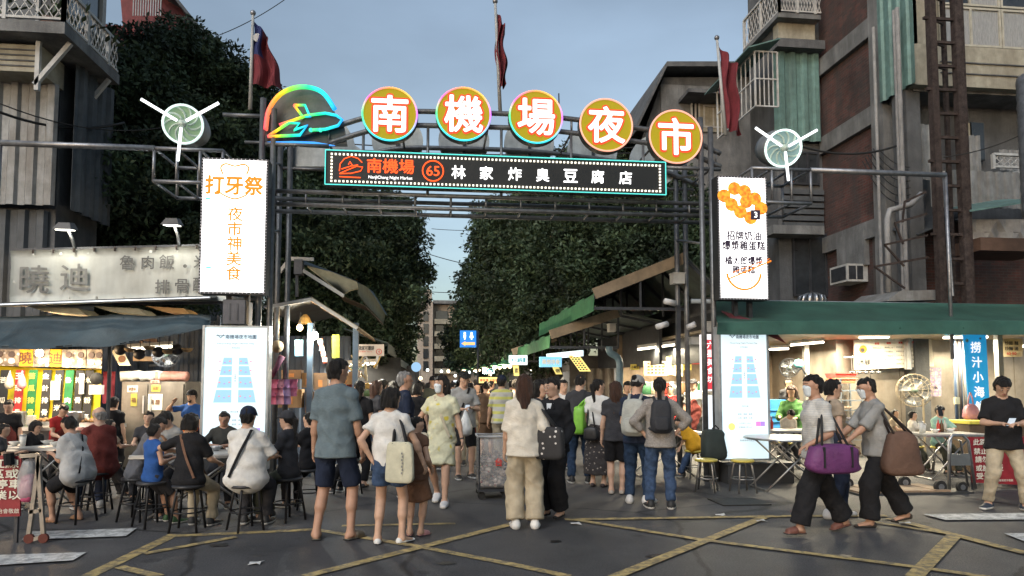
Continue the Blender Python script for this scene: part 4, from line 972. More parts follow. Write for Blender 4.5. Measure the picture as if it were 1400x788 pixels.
# rusty lattice tower
Tw = thing('lattice_tower', 'tall rusty steel ladder tower in front of the upper right building', 'tower', W(1295, 410, 11.8))
zt_, zb_ = 9.5, 2.6
cs = [(W(1283, 300, 11.6).x, 11.6), (W(1318, 300, 11.6).x, 11.6), (W(1300, 300, 12.1).x, 12.1), (W(1325, 300, 12.1).x, 12.1)]
for i, (x, y) in enumerate(cs): m = MB(); m.bar((x, y, zb_), (x, y, zt_), .13 if i < 2 else .07); m.build('upright', rust, Tw)
for k in range(15):
    z = zb_ + .3 + k * .46; m = MB(); m.bar((cs[0][0] - (.15 if k % 3 == 0 else 0), 11.6, z), (cs[1][0] + (.1 if k % 4 == 0 else 0), 11.6, z), .05); m.build('rung', rust, Tw)
    m = MB(); m.bar((cs[0][0], 11.6, z), (cs[2][0], 12.1, z + .2), .035); m.build('brace', rust, Tw)
for k in range(4):
    z = 3.9 + k * .42; m = MB(); m.bar((cs[0][0] - 1.1 + k * .22, 11.9, z - .2), (cs[0][0], 11.9, z), .04); m.bar((cs[0][0] - 1.1 + k * .22, 11.9, z - .2), (cs[0][0] - .5, 11.9, z - .6), .03); m.build('stair_bracket', rust, Tw)
m = MB(); m.tube([W(1302, 405, 11.2), W(1290, 235, 11.2)], .028, 8); m.build('conduit', steel, Tw)
# big metal duct at the photo edge
Du = thing('exhaust_duct', 'fat grey ribbed metal exhaust duct at the right edge of the photo', 'duct', W(1400, 300, 10.6))
a = W(1422, 295, 10.6); b = W(1422, 105, 10.6); m = MB(); m.lathe((a.x, 10.6, a.z), [(.25, 0)] + [(.25 + (.012 if k % 2 else 0), (b.z - a.z) * k / 24) for k in range(1, 24)] + [(.25, b.z - a.z), (.22, b.z - a.z + .03), (.0, b.z - a.z + .05)], 24)
m.build('duct_body', steel, Du, True)
m = MB(); m.lathe((a.x, 10.6, 2.6), [(.20, 0), (.20, a.z - 2.6)], 20); m.build('lower_pipe', steel, Du, True)
# overhead wires
wire = M('black cable', (.02, .02, .02), rough=.6, var=0, bump=0)
def cable(p, q, sag, label, r=.012, n=14):
    p, q = Vector(p), Vector(q); m = MB(); m.tube([p + (q - p) * i / n - Vector((0, 0, sag * 4 * i / n * (1 - i / n))) for i in range(n + 1)], r, 5)
    tag(m.build('overhead_cable', wire, None, True), label, 'cable', 'overhead cables')
cable(W(590, 313, 32), W(700, 312, 32), .1, 'topmost thin cable crossing the strip of sky in the gateway', .014)
cable(W(560, 338, 30), W(720, 372, 24), .2, 'slanting cable crossing the strip of sky in the gateway', .016)
cable(W(575, 398, 40), W(660, 398, 40), .1, 'lowest cable crossing the sky above the far apartment block', .02)
cable(W(300, 48, 20), W(400, -8, 20), .1, 'thin cable at upper left between the red house and the first flag', .012)
cable(W(0, 142, 12), W(270, 163, 15), .35, 'thin cable below the balcony crossing the left tree', .012)
cable(W(-10, 150, 12), W(170, 168, 14), .2, 'thicker cable below the balcony at left', .025)
cable(W(460, 196, 14.5), W(905, 200, 14.5), .12, 'upper cable behind the round signs', .014)
cable(W(460, 204, 14.6), W(905, 208, 14.6), .1, 'lower cable behind the round signs', .018)
cable(W(1080, 195, 12.5), W(1225, 200, 13), .2, 'black cable looping from the right gate fan to the brick building', .022)
cable(W(1290, 215, 11), W(1420, 172, 11), .1, 'thin cable from the rusty tower to the right edge', .01)
# ---- the gate
YG = 10.22
led = E('led white', (1.0, 0.98, 0.97), 3.4)
Gt = thing('gateway', 'wide steel night market gateway spanning the lane, with arched double frame', 'gate', (0, YG, 0))
gst = M('gate steel', (.17, .18, .19), rough=.45, metal=.6, var=.2, scale=10, dirt=.4, dcol=(.07, .055, .05))
def tb(pts, r, name='tube', mat=gst, n=8): m = MB(); m.tube(pts, r, n); return m.build(name, mat, Gt, True)
XA, XZ = W(365, 250, YG).x, W(966, 270, YG).x
YB = YG + 1.15
zh = W(365, 258, YG).z; zh2 = W(365, 276, YG).z
for X in (XA, XZ):
    top = W(700, 150, YG).z
    for dx, Y in ((-.08, YG), (.08, YG), (-.08, YB), (.08, YB)): tb([(X + dx, Y, 0), (X + dx, Y, top - (.15 if dx > 0 else 0))], .045, 'upright')
    for k in range(6, 9): tb([(X - .08, YG, .4 + k * .55), (X - .08, YB, .7 + k * .55)], .02, 'lattice_bar')
# main box girder
for z in (zh, zh2):
    for Y in (YG + .12, YG + .55): tb([(XA - .05, Y, z), (XZ + .4, Y, z)], .034, 'girder_chord')
N = 13
for k in range(N + 1):
    x = XA + (XZ + .3 - XA) * k / N; tb([(x, YG + .12, zh), (x, YG + .12, zh2)], .018, 'girder_post'); tb([(x, YG + .12, zh2), (x, YG + .55, zh2)], .02, 'girder_tie')
# upper horizontals
for v, u0, u1 in ((197, 363, 450), (229, 905, 985), (157, 305, 372)):
    a, b = W(u0, v, YG), W(u1, v, YG); tb([a, (b.x, YG, a.z)], .032, 'cross_tube'); tb([a + Vector((0, 1.15, 0)), (b.x, YB, a.z)], .028, 'cross_tube')
# arches
cir = [(533, 156, 39), (634, 156, 38.5), (733, 160, 37.5), (829, 171, 37), (924, 187, 37)]
pt = [W(u, v, YG + .1) for u, v, r_ in cir]
pt = [W(450, 178, YG + .1)] + pt + [W(985, 212, YG + .1)]
def spl(P, n=6):
    out = []
    for i in range(len(P) - 1):
        p0, p1, p2, p3 = P[max(i - 1, 0)], P[i], P[i + 1], P[min(i + 2, len(P) - 1)]
        for k in range(n):
            t = k / n; out.append(.5 * ((2 * p1) + (p2 - p0) * t + (2 * p0 - 5 * p1 + 4 * p2 - p3) * t * t + (3 * p1 - p0 - 3 * p2 + p3) * t ** 3))
    return out + [P[-1]]
arc = spl(pt)
for dz in (.02, -.2):
    for dy in ((0, 1.0) if dz < 0 else (0,)): tb([p + Vector((0, dy, dz)) for p in arc], .042, 'arch_tube')
for p in arc[::7]: tb([p + Vector((0, 0, .02)), p + Vector((0, 0, -.2))], .018, 'arch_post'); tb([p + Vector((0, 0, -.2)), p + Vector((0, 1.0, -.2))], .018, 'arch_tie')
for u in (497, 585, 685, 780, 878): 
    p = W(u, 215, YG + .15); zz_ = min(arc, key=lambda q: abs(q.x - p.x)).z; tb([(p.x, YG + .1, zh), (p.x, YG + .1, zz_ - .2)], .022, 'arch_support')
# round character signs
gold = M('gold sign face', (0.32, 0.24, 0.03), emit=(0.27, 0.215, 0.012), es=1.15, rough=.7, spec=.1)
whc = E('lit white letter', (1.0, .97, .92), 1.25); redc = E('red letter outline', (.75, .06, .02), .9)
rnb = M('rainbow strip', kind='rainbow', emit=(1, 1, 1), es=1.0); pnk = E('pink strip', (.95, .42, .30), 1.0)
shell = M('sign shell', (.05, .055, .055), rough=.5, metal=.3); backg = M('sign back grey', (.50, .53, .52), rough=.6, dirt=.4)
names = ['first round gold sign from the left, white character for south, rainbow rim', 'second round gold sign, white character with many strokes, rainbow rim', 'middle round gold sign, third from the left, rainbow rim',
         'fourth round gold sign, pink rim, character for night', 'last and lowest round gold sign at right, pink rim']
for i, ((u, v, r_), ch) in enumerate(zip(cir, '南機場夜市')):
    c = W(u, v, YG - .05); rad = (W(u + r_, v, YG) - W(u, v, YG)).length
    t = thing('round_sign', names[i], 'sign', c, 'round character signs along the arch')
    m = MB(); m.lathe(c + Vector((0, .16, 0)), [(rad * .98, 0), (rad * .98, .13), (0, .13)], 40, (0, -1, 0)); m.build('sign_shell', shell, t, False)
    m = MB(); m.lathe(c + Vector((0, .03, 0)), [(rad * .93, 0), (rad * .93, .014), (0, .014)], 40, (0, -1, 0)); m.build('sign_face', gold, t)
    m = MB(); m.tube([c + Vector((rad * .95 * math.cos(a), 0, rad * .95 * math.sin(a))) for a in [k * math.pi / 24 for k in range(49)]], rad * .032, 8, caps=False); m.build('rim_light', rnb if i < 3 else pnk, t, True)
    hh = rad * 1.28
    text(ch, c, hh * 1.05, redc, t, bold=.052, name='character_outline', lift=0)
    text(ch, c + Vector((0, -.012, 0)), hh, whc, t, bold=.022, name='character')
    # the sign facing the other way on the rear arch
    c2 = W(u, v, YG) + Vector((.05, 1.15, 0)); t2 = thing('round_sign', ['grey back of the round sign behind ' + k for k in ('the first gold sign', 'the second gold sign', 'the middle gold sign', 'the fourth gold sign', 'the last gold sign')][i], 'sign', c2, 'backs of the far-side round signs')
    m = MB(); m.lathe(c2 + Vector((0, .16, 0)), [(rad * .98, 0), (rad, .16), (0, .16)], 40, (0, -1, 0)); m.build('sign_back', backg, t2)
    m = MB(); m.bar(c2 + Vector((0, -.02, -rad)), c2 + Vector((0, -.02, rad)), .05, .03); m.build('back_strut', steelD, t2)
# plane emblem
c = W(415, 165, YG); Em = thing('plane_emblem', 'domed grey emblem with rainbow outlined aeroplane left of the round signs', 'sign', c)
rx = M('rainbow outline', kind='rainbowx', emit=(1, 1, 1), es=1.1)
dome = [(363, 197), (362, 175), (370, 150), (385, 130), (405, 121), (425, 121), (445, 133), (457, 152), (460, 165), (470, 172), (474, 197)]
m = MB(); m.prism([W(u, v, YG + .12) for u, v in dome][::-1], (0, .12, 0)); m.build('dome_panel', M('dome grey', (.13, .14, .14), rough=.6, dirt=.4), Em)
m = MB(); m.prism([W(u + 4, v - 3, YG + .12) + Vector((.1, 1.1, -.02)) for u, v in dome][::-1], (0, .1, 0)); m.build('rear_panel', backg, Em)
m = MB(); m.tube(spl([W(u, v, YG - .02) for u, v in ((363, 178), (368, 150), (385, 128), (412, 119), (440, 126), (458, 150))], 5), .035, 8); m.build('dome_light', rx, Em, True)
def neon(pts, r, nm, closed=True, par=None, mat=None, Y=YG - .03, n=4):
    P = [W(u, v, Y) for u, v in pts]
    if closed: P = P + [P[0]]
    m = MB(); m.tube(P, r, 7); return m.build(nm, mat or rx, par or Em, True)
m = MB(); m.prism([W(u, v, YG) for u, v in ((370, 188), (405, 172), (420, 158), (450, 156), (468, 162), (464, 172), (440, 178), (415, 186), (390, 189))][::-1], (0, .05, 0)); m.build('fuselage_panel', shell, Em)
neon(spl([W(u, v, YG) for u, v in ()]) if False else [(382, 171), (400, 165), (420, 158), (445, 155), (460, 158), (468, 164), (462, 172), (445, 177), (425, 178)], .022, 'fuselage_outline', False)
neon([(402, 144), (417, 144), (424, 160), (414, 160)], .02, 'tail_outline')
neon([(366, 187), (395, 168), (409, 169), (402, 178), (420, 172), (410, 185)], .022, 'wing_outline')
for u in (425, 438): m = MB(); m.ball(W(u, 178, YG - .03), .032, 10); m.build('engine_light', E('teal light', (.05, .75, .5), 1.2), Em, True)
m = MB(); m.prism([W(u, v, YG - .02) for u, v in ((365, 194), (400, 193), (430, 194), (458, 199), (430, 199), (400, 199))][::-1], (0, .03, 0)); m.build('runway_light', E('blue light', (.04, .3, .9), 1.2), Em)
# long led message board
a, b = W(445, 205, YG - .1), W(910, 222, YG - .1); z0, z1 = W(445, 252, YG - .1).z, a.z
Ls = thing('message_board', 'long black led message board with teal edge under the round signs', 'sign', (a.x, YG, z0))
m = MB(); m.span((a.x, YG - .08, z0), (b.x, YG + .1, z1)); m.build('board_case', M('board black', (.012, .014, .015), rough=.55, var=.1), Ls)
teal = E('teal edge light', (.10, .72, .66), 1.1); Yb = YG - .1; xx0, xx1 = a.x, b.x
for nm, p, q in (('edge_light', (xx0, Yb, z1), (xx1, Yb, z1)), ('edge_light', (xx0, Yb, z0), (xx1, Yb, z0)), ('edge_light', (xx0, Yb, z0), (xx0, Yb, z1)), ('edge_light', (xx1, Yb, z0), (xx1, Yb, z1))):
    m = MB(); m.tube([p, q], .008, 6); m.build(nm, teal, Ls)
bul = E('dot bulb', (1, .93, .75), 1.6); m = MB(); n1 = 86
for i in range(n1 + 1):
    x = xx0 + .09 + (xx1 - xx0 - .18) * i / n1
    for z in (z1 - .055, z0 + .055): m.box((x, Yb + .012, z), (.026, .02, .026))
for i in range(1, 8):
    for x in (xx0 + .09, xx1 - .09): m.box((x, Yb + .012, z0 + .055 + (z1 - z0 - .11) * i / 8), (.026, .02, .026))
tag(m.build('dot_bulbs', bul, Ls), kind='stuff')
Yt = YG - .085
def onb(u): return W(u, 235, Yt).x
zc = (z0 + z1) / 2; orr = E('led orange red', (1.0, .09, .015), 1.6); lw = E('led letter white', (1, 1, 1), 1.9)
text('南機場', (onb(534), Yt, zc + .05), .215, orr, Ls, bold=.02, name='title_characters', width=onb(566) - onb(502))
text('NanJiChang Night Market', (onb(534), Yt, zc - .13), .06, lw, Ls, bold=.01, name='english_title', width=onb(564) - onb(504))
m = MB(); cc = Vector((onb(592), Yt, zc)); m.tube([cc + Vector((.155 * math.cos(k * .2618), 0, .155 * math.sin(k * .2618))) for k in range(25)], .011, 6); m.build('number_ring', orr, Ls)
text('65', cc, .15, orr, Ls, bold=.012, name='number')
us = [627, 665, 704, 742, 780, 817, 855]
for u, ch in zip(us, '林家炸臭豆腐店'): text(ch, (onb(u), Yt, zc - .005), .20, lw, Ls, bold=.02, name='board_character')
m = MB(); lc = Vector((onb(480), Yt, zc))
for seg in ([(-.17, -.05), (-.16, .06), (-.1, .14), (0, .18), (.1, .15), (.16, .09)], [(-.17, -.09), (-.05, -.03), (.08, .03), (.17, .02), (.14, -.04), (0, -.08), (-.17, -.09)], [(-.14, -.02), (0, .03), (.1, .05)], [(-.04, .05), (-.02, .1), (.02, .04)], [(-.17, -.135), (.14, -.14)]):
    m.tube([lc + Vector((p, 0, q)) for p, q in seg], .009, 5)
m.build('plane_logo', orr, Ls)
# ---- tall led panels
def edge_dots(par, x0, x1, z0, z1, Y):
    m = MB(); m.span((x0 - .03, Y + .005, z0 - .03), (x1 + .03, Y + .22, z1 + .03)); m.build('panel_case', M('panel case', (.03, .032, .035), rough=.5, metal=.3), par)
    m = MB(); n = 44; s = E('edge spark', (.9, .85, .9), .3)
    for i in range(n + 1):
        z = z0 + (z1 - z0) * i / n
        for x in (x0 - .018, x1 + .018): m.box((x, Y - .004, z), (.010, .008, .010))
    for i in range(16):
        x = x0 + (x1 - x0) * i / 15
        for z in (z0 - .018, z1 + .018): m.box((x, Y - .004, z), (.010, .008, .010))
    tag(m.build('edge_lamps', s, par), kind='stuff')
YL = YG - .35
a, b = W(279, 218, YL), W(360, 400, YL)
A1 = thing('led_panel', 'tall white led panel with orange tooth logo and five orange characters, left gate post', 'sign', (a.x, YL, b.z), 'tall white led panels on the gate posts')
edge_dots(A1, a.x, b.x, b.z, a.z, YL)
m = MB(); m.span((a.x, YL - .01, b.z), (b.x, YL + .004, a.z)); m.build('screen', led, A1)
org = E('led orange', (1.0, .22, .01), 1.0); cx = (a.x + b.x) / 2; Yt = YL - .016; up1 = W(320, 218, YL).z
text('打牙祭', (cx, Yt, W(320, 254, YL).z), .26, org, A1, bold=.035, name='logo_characters', width=.78)
m = MB(); c = Vector((cx, Yt, W(320, 241, YL).z)); m.tube(spl([c + Vector(p) for p in ((-.16, 0, .02), (-.19, 0, .12), (-.12, 0, .17), (0, 0, .14), (.12, 0, .17), (.19, 0, .12), (.16, 0, .02))], 4), .013, 5)
m.tube(spl([c + Vector(p) for p in ((-.24, 0, -.22), (-.1, 0, -.30), (.02, 0, -.33), (.15, 0, -.28), (.2, 0, -.22))], 4), .012, 5); m.build('tooth_outline', org, A1)
text('・1959・', (cx, Yt, W(320, 236, YL).z), .04, E('led pale orange', (1, .6, .35), 1), A1, name='small_print')
for i, ch in enumerate('夜市神美食'): text(ch, (cx + .02, Yt, W(320, 293 + i * 20.2, YL).z), .20, org, A1, bold=.022, name='slogan_character')
for u, v in ((284, 272), (285, 366)): p = W(u, v, YL); m = MB(); m.span((p.x - .03, Yt, p.z - .012), (p.x + .04, Yt + .004, p.z + .012)); m.build('green_mark', E('led green', (.1, .8, .5), 1), A1)
a, b = W(983, 243, YL), W(1049, 408, YL)
A2 = thing('led_panel', 'tall white led panel showing round golden egg cakes, right gate post', 'sign', (a.x, YL, b.z), 'tall white led panels on the gate posts')
edge_dots(A2, a.x, b.x, b.z, a.z, YL)
m = MB(); m.span((a.x, YL - .01, b.z), (b.x, YL + .004, a.z)); m.build('screen', led, A2)
def cake_mat(nm, c1, c2):
    m_ = bpy.data.materials.new(nm); m_.use_nodes = True; n = m_.node_tree; b_ = n.nodes['Principled BSDF']
    t = n.nodes.new('ShaderNodeTexNoise'); t.inputs['Scale'].default_value = 22; r_ = n.nodes.new('ShaderNodeValToRGB'); tc = n.nodes.new('ShaderNodeTexCoord')
    n.links.new(tc.outputs['Object'], t.inputs['Vector']); r_.color_ramp.elements[0].position = .38; r_.color_ramp.elements[1].position = .6; r_.color_ramp.elements[0].color = (*c1, 1); r_.color_ramp.elements[1].color = (*c2, 1)
    n.links.new(t.outputs[0], r_.inputs[0]); n.links.new(r_.outputs[0], b_.inputs['Emission Color']); b_.inputs['Emission Strength'].default_value = .5; b_.inputs['Base Color'].default_value = (.5, .2, .02, 1)
    return m_
ck = cake_mat('printed cake', (.45, .05, .002), (.95, .36, .02))
for k, (u, v) in enumerate(((990, 268), (1004, 258), (1018, 262), (1032, 272), (1040, 285), (1000, 280), (1012, 290), (1026, 298), (1020, 276))):
    c = W(u, v, YL - .012); m = MB(); m.lathe(c + Vector((0, -.0006 * k, 0)), [(.105, 0), (.105, .003), (0, .003)], 20, (0, -1, 0)); m.build('egg_cake_picture', ck, A2)
dk = E('led black', (.03, .02, .04), .6); c = W(1033, 294, YL - .026)
m = MB(); m.span((c.x - .075, c.y, c.z - .075), (c.x + .075, c.y + .003, c.z + .075)); m.build('number_tile', dk, A2); text('3', c + Vector((0, -.006, 0)), .085, lw, A2, bold=.02, name='number')
for s_, v, h, wd, mt_ in (('招牌奶油', 322.5, .155, .54, dk), ('爆漿雞蛋糕', 336, .155, .68, dk), ('橘太郎爆漿', 356.5, .14, .60, dk), ('雞蛋糕', 369, .14, .36, dk)):
    text(s_, W(1017, v, YL - .016), h * .93, mt_, A2, width=wd, bold=.034, name='caption')
m = MB(); c = W(1017, 372, YL - .016); m.tube([c + Vector((.27 * math.cos(a_), 0, .27 * math.sin(a_))) for a_ in [math.pi + .1 + k * (math.pi - .2) / 14 for k in range(15)]], .018, 6); m.tube([W(995, 382, YL - .016), W(1054, 357, YL - .016)], .014, 6); m.tube([W(993, 376, YL - .016), W(1052, 354, YL - .016)], .006, 6); m.build('smile_arc', org, A2)
text('打牙祭', W(1022, 385, YL - .016), .07, org, A2, bold=.02, name='logo_characters')
# ---- market map light boxes
face = E('map box white', (.72, .90, .98), .85); blu = E('map blue', (.34, .60, .76), .74); blk = E('map grey print', (.08, .11, .15), .6); pk = E('map pink print', (.8, .25, .35), .9)
def mapbox(u0, u1, v0, v1, Y, label, lean=0.0):
    a, b = W(u0, v0, Y), W(u1, v1, Y); t = thing('map_lightbox', label, 'sign', ((a.x + b.x) / 2, Y, b.z), 'glowing market maps at the gate posts')
    w_ = b.x - a.x; h_ = a.z - b.z; cx = (a.x + b.x) / 2
    m = MB(); m.span((a.x, Y - .004, b.z), (b.x, Y + .004, a.z)); m.build('lit_face', face, t)
    m = MB(); m.span((a.x - .03, Y + .006, b.z - .03), (b.x + .03, Y + .2, a.z + .03)); m.build('box_case', M('box grey', (.35, .38, .40), rough=.4, metal=.4), t)
    for s_ in (-1, 1):
        m = MB(); m.span((cx + s_ * (w_ / 2 + .002), Y - .012, b.z - .03), (cx + s_ * (w_ / 2 + .035), Y + .006, a.z + .03)); m.build('side_frame', M('box grey'), t)
    Yt = Y - .008
    def at(fu, fv): return Vector((a.x + w_ * fu, Yt, a.z - h_ * fv))
    text('南機場夜市地圖', at(.58, .065), .06, blk, t, bold=.02, name='map_title', width=w_ * .5)
    m = MB(); m.tube([at(.2, .05), at(.25, .075), at(.3, .05)], .006, 5); m.tube([at(.18, .058), at(.32, .058)], .005, 5); m.build('wing_logo', blk, t)
    text('Nanjichang Night Market Map', at(.5, .115), .026, blk, t, width=w_ * .6, name='english_title'); text('詳見會員版', at(.5, .145), .022, blk, t, name='small_print')
    rows = [(.215, .265), (.275, .34), (.352, .43), (.445, .535)]; m = MB()
    for r0, r1 in rows:
        for sd in (-1, 1):
            def ex(f): return .19 + (f - .215) * .48
            q0, q1 = .055, .055
            m = MB(); o_ = [at(.5 + sd * .055, r0), at(.5 + sd * ex(r0), r0), at(.5 + sd * ex(r1), r1), at(.5 + sd * .055, r1)]
            if sd > 0: o_ = o_[::-1]
            m.prism(o_, (0, .003, 0)); m.build('map_block', blu, t)
            for k in range(3): q = at(.5 + sd * (.09 + .08 * k), (r0 + r1) / 2 + .01 * (k % 2)); m2 = MB(); m2.span((q.x - .012, Yt - .004, q.z - .008), (q.x + .012, Yt - .001, q.z + .008)); m2.build('map_mark', pk if (k + sd) % 2 else E('map purple', (.4, .3, .7), .9), t)
        text('美食區', at(.09 if r0 < .3 else .05, r0 + .0), .02, pk, t, name='map_note'); text('出入口', at(.90 if r0 < .3 else .95, r0 + .0), .02, pk, t, name='map_note')
    text('中華路二段', at(.5, .36), .022, blk, t, vertical=True, name='street_name'); text('您的位置', at(.5, .60), .026, blk, t, bold=.02, name='position_note')
    if v1 > 610:
        m = MB(); m.lathe(at(.2, .755), [(.055, 0), (.055, .003), (0, .003)], 20, (0, -1, 0)); m.build('round_stamp', E('map yellow', (.85, .72, .2), 1), t)
        for k, cc_ in enumerate(((.82, .2, .5), (.35, .2, .75))): q = at(.78 + .1 * k, .735); m = MB(); m.span((q.x - .035, Yt, q.z - .035), (q.x + .035, Yt + .003, q.z + .035)); m.build('restroom_tile', E('tile %d' % k, cc_, 1), t)
        text('公共廁所 TOILET', at(.5, .73), .024, blk, t, name='small_print'); text('免費無線上網 WiFi', at(.5, .76), .024, blk, t, name='small_print'); text('南機場夜市自治會', at(.55, .86), .03, blk, t, name='small_print'); text('飲食   遊戲   服飾', at(.5, .66), .028, blk, t, name='small_print')
        text('小吃   雜貨   水果', at(.5, .69), .028, blk, t, name='small_print')
    return t
YM = YG - .28
mapbox(281, 361, 448, 640, YM, 'glowing market map light box at the foot of the left gate post behind the diners')
mapbox(985, 1051, 449, 627, YM, 'glowing market map light box at the foot of the right gate post beside yellow stools')
for s_, u in ((0, 321), (1, 1019)):
    p = W(u, 640, YG); t = thing('post_plinth', ('dark plinth under the right market map' if s_ else 'dark plinth under the left market map'), 'plinth', (p.x, YG, 0)); zt_ = W(u, 630, YM).z if s_ else .62
    m = MB(); m.span((p.x - .42, YG - .32, 0), (p.x + (.62 if s_ else .42), YG + .5, zt_ - .06)); m.build('plinth_block', M('plinth black', (.04, .042, .045), rough=.6, dirt=.4), t)
    m = MB(); m.span((p.x - .45, YG - .34, zt_ - .058), (p.x + (.65 if s_ else .45), YG + .52, zt_ - .035)); m.build('plinth_cap', steelD, t)
    for dx in (-.12, .12):
        m = MB(); m.span((p.x + dx - .03, YG - .05, .6), (p.x + dx + .03, YG + .05, W(u, 300, YG).z)); o = m.build('panel_bearer', steelD, t)
# red vertical sign left of the right map, blank lit box under it
t = thing('vertical_sign', 'narrow lit sign with a red strip of white brush characters beside the right map', 'sign', W(970, 500, YG + .1))
a, b = W(961, 457, YG + .1), W(981, 535, YG + .1); m = MB(); m.span((a.x, YG + .1, b.z), (b.x, YG + .25, a.z)); m.build('lit_box', E('sign box lit', (.9, .85, .85), 1.0), t)
m = MB(); m.span((a.x + .05, YG + .092, b.z + .03), (b.x - .04, YG + .098, a.z - .09)); m.build('red_strip', E('sign red', (.75, .06, .08), .8), t)
for i, ch in enumerate('六星美食坊'): text(ch, Vector(((a.x + b.x) / 2, YG + .086, a.z - .17 - i * .135)), .11, lw, t, name='character')
t = thing('blank_lightbox', 'plain white lit box below the narrow red sign', 'sign', W(972, 580, YG + .1)); a, b = W(964, 541, YG + .1), W(984, 606, YG + .1); m = MB(); m.span((a.x, YG + .1, b.z), (b.x, YG + .22, a.z)); m.build('lit_box', E('blank box lit', (.8, .88, .95), 1.0), t)
# ---- jet engine fans with light-bar blades, and their catwalk frames
frost = E('light bar', (.92, .97, 1), 2.2)
def turbine(u, v, rpx, bars, body_uv, facecol, label, ring):
    c = W(u, v, YG - .1); rad = (W(u + rpx, v, YG) - W(u, v, YG)).length; be = W(body_uv[0], body_uv[1], YG + .9)
    t = thing('jet_engine_light', label, 'light sculpture', c, 'jet engine lights on the gate wings'); ax = (be - c); ax.normalize()
    fwd_ = -ax; L_ = .62
    m = MB(); m.lathe(c, [(rad * .98, .08), (rad, 0), (rad * 1.04, .1), (rad * 1.02, .35), (rad * .86, L_), (0, L_)], 28, tuple(ax), False); m.build('engine_casing', M('engine shell', (.20, .21, .21), rough=.55, metal=.2), t, True)
    fm = M('engine face %.2f' % facecol[0], facecol, rough=.5, emit=facecol, es=.45)
    m = MB(); m.lathe(c + ax * .06, [(rad * .97, 0), (rad * .97, .03), (0, .03)], 28, tuple(ax)); m.build('engine_face', fm, t)
    q = Vector((0, 0, 1)).rotation_difference(fwd_)
    for k in range(10):
        pts = []; 
        for j in range(7):
            r0 = rad * (.22 + .72 * j / 6); an = 2 * math.pi * k / 10 + .75 * (j / 6) ** 1.3; pts.append(c + ax * .03 + q @ Vector((r0 * math.cos(an), r0 * math.sin(an), 0)))
        m = MB(); m.tube(pts, .016, 5); m.build('fan_blade', M('blade grey', (.45, .55, .48), rough=.5), t, True)
    m = MB(); m.tube([c + q @ Vector((rad * .98 * math.cos(a_), rad * .98 * math.sin(a_), 0)) for a_ in [k * math.pi / 16 for k in range(33)]], .018 if ring else .014, 6); m.build('ring_light', E('ring light %.1f' % ring, (.75, .95, .9), ring), t, True)
    m = MB(); m.lathe(c - ax * .02, [(rad * .22, 0), (rad * .2, .04), (0, .05)], 18, tuple(fwd_)); m.build('hub', M('blade grey'), t, True)
    for uu, vv in bars:
        e = W(uu, vv, YG - .22); s0 = c + (e - c) * .12 - ax * .06; m = MB(); m.tube([s0, e], .021, 7); m.build('light_bar', frost, t, True)
turbine(250, 170, 27, ((193, 136), (299, 141), (243, 220)), (275, 186), (.26, .40, .24), 'jet engine light with green glowing face on the left gate wing', .9)
turbine(1071, 203, 23, ((1033, 175), (1117, 178), (1078, 247)), (1040, 204), (.28, .42, .42), 'jet engine light with pale blue face on the right gate wing', 1.6)
def wing(us, vs, label, x_far, vfar):
    Wg = thing('gate_wing', label, 'frame', W(us[0], vs[1], YG))
    def t_(p, q, r=.022): m = MB(); m.tube([p, q], r, 7); m.build('tube', steel, Wg, True)
    x0, x1 = W(us[0], vs[0], YG).x, W(us[1], vs[0], YG).x; za, zb = W(us[0], vs[0], YG).z, W(us[0], vs[1], YG).z
    for Y in (YG, YG + .9):
        t_((x0, Y, za), (x1, Y, za), .03); t_((x0, Y, zb), (x1, Y, zb), .03)
        for k in range(4): x = x0 + (x1 - x0) * k / 3; t_((x, Y, zb), (x, Y, za))
    for k in range(4): x = x0 + (x1 - x0) * k / 3; t_((x, YG, zb), (x, YG + .9, zb)); t_((x, YG, za), (x, YG + .9, za))
    xf = W(x_far, vfar, YG).x; t_((xf, YG, za), (x0 if xf < x0 else x1, YG, za), .045)
    ye = .3; t_((xf, YG, 1.9), (xf, YG, za), .03)
wing((211, 305), (203, 248), 'tubular steel wing frame carrying the left jet engine light', 0, 197)
wing((1028, 1108), (230, 276), 'tubular steel wing frame carrying the right jet engine light', 1292, 226)
# flood fitting, speaker boxes between panels
t = thing('junction_box', 'grey metal box between the left led panel and the left map', 'box', W(322, 428, YG)); a, b = W(308, 411, YG - .2), W(337, 444, YG - .2); m = MB(); m.span((a.x, YG - .3, b.z), (b.x, YG + .1, a.z)); m.build('box_body', M('box metal', (.13, .13, .14), metal=.3), t)
for dx in (-.05, .05): m = MB(); m.span(((a.x + b.x) / 2 + dx - .01, YG - .306, b.z + .05), ((a.x + b.x) / 2 + dx + .01, YG - .3, a.z - .05)); m.build('louvre', steelD, t)
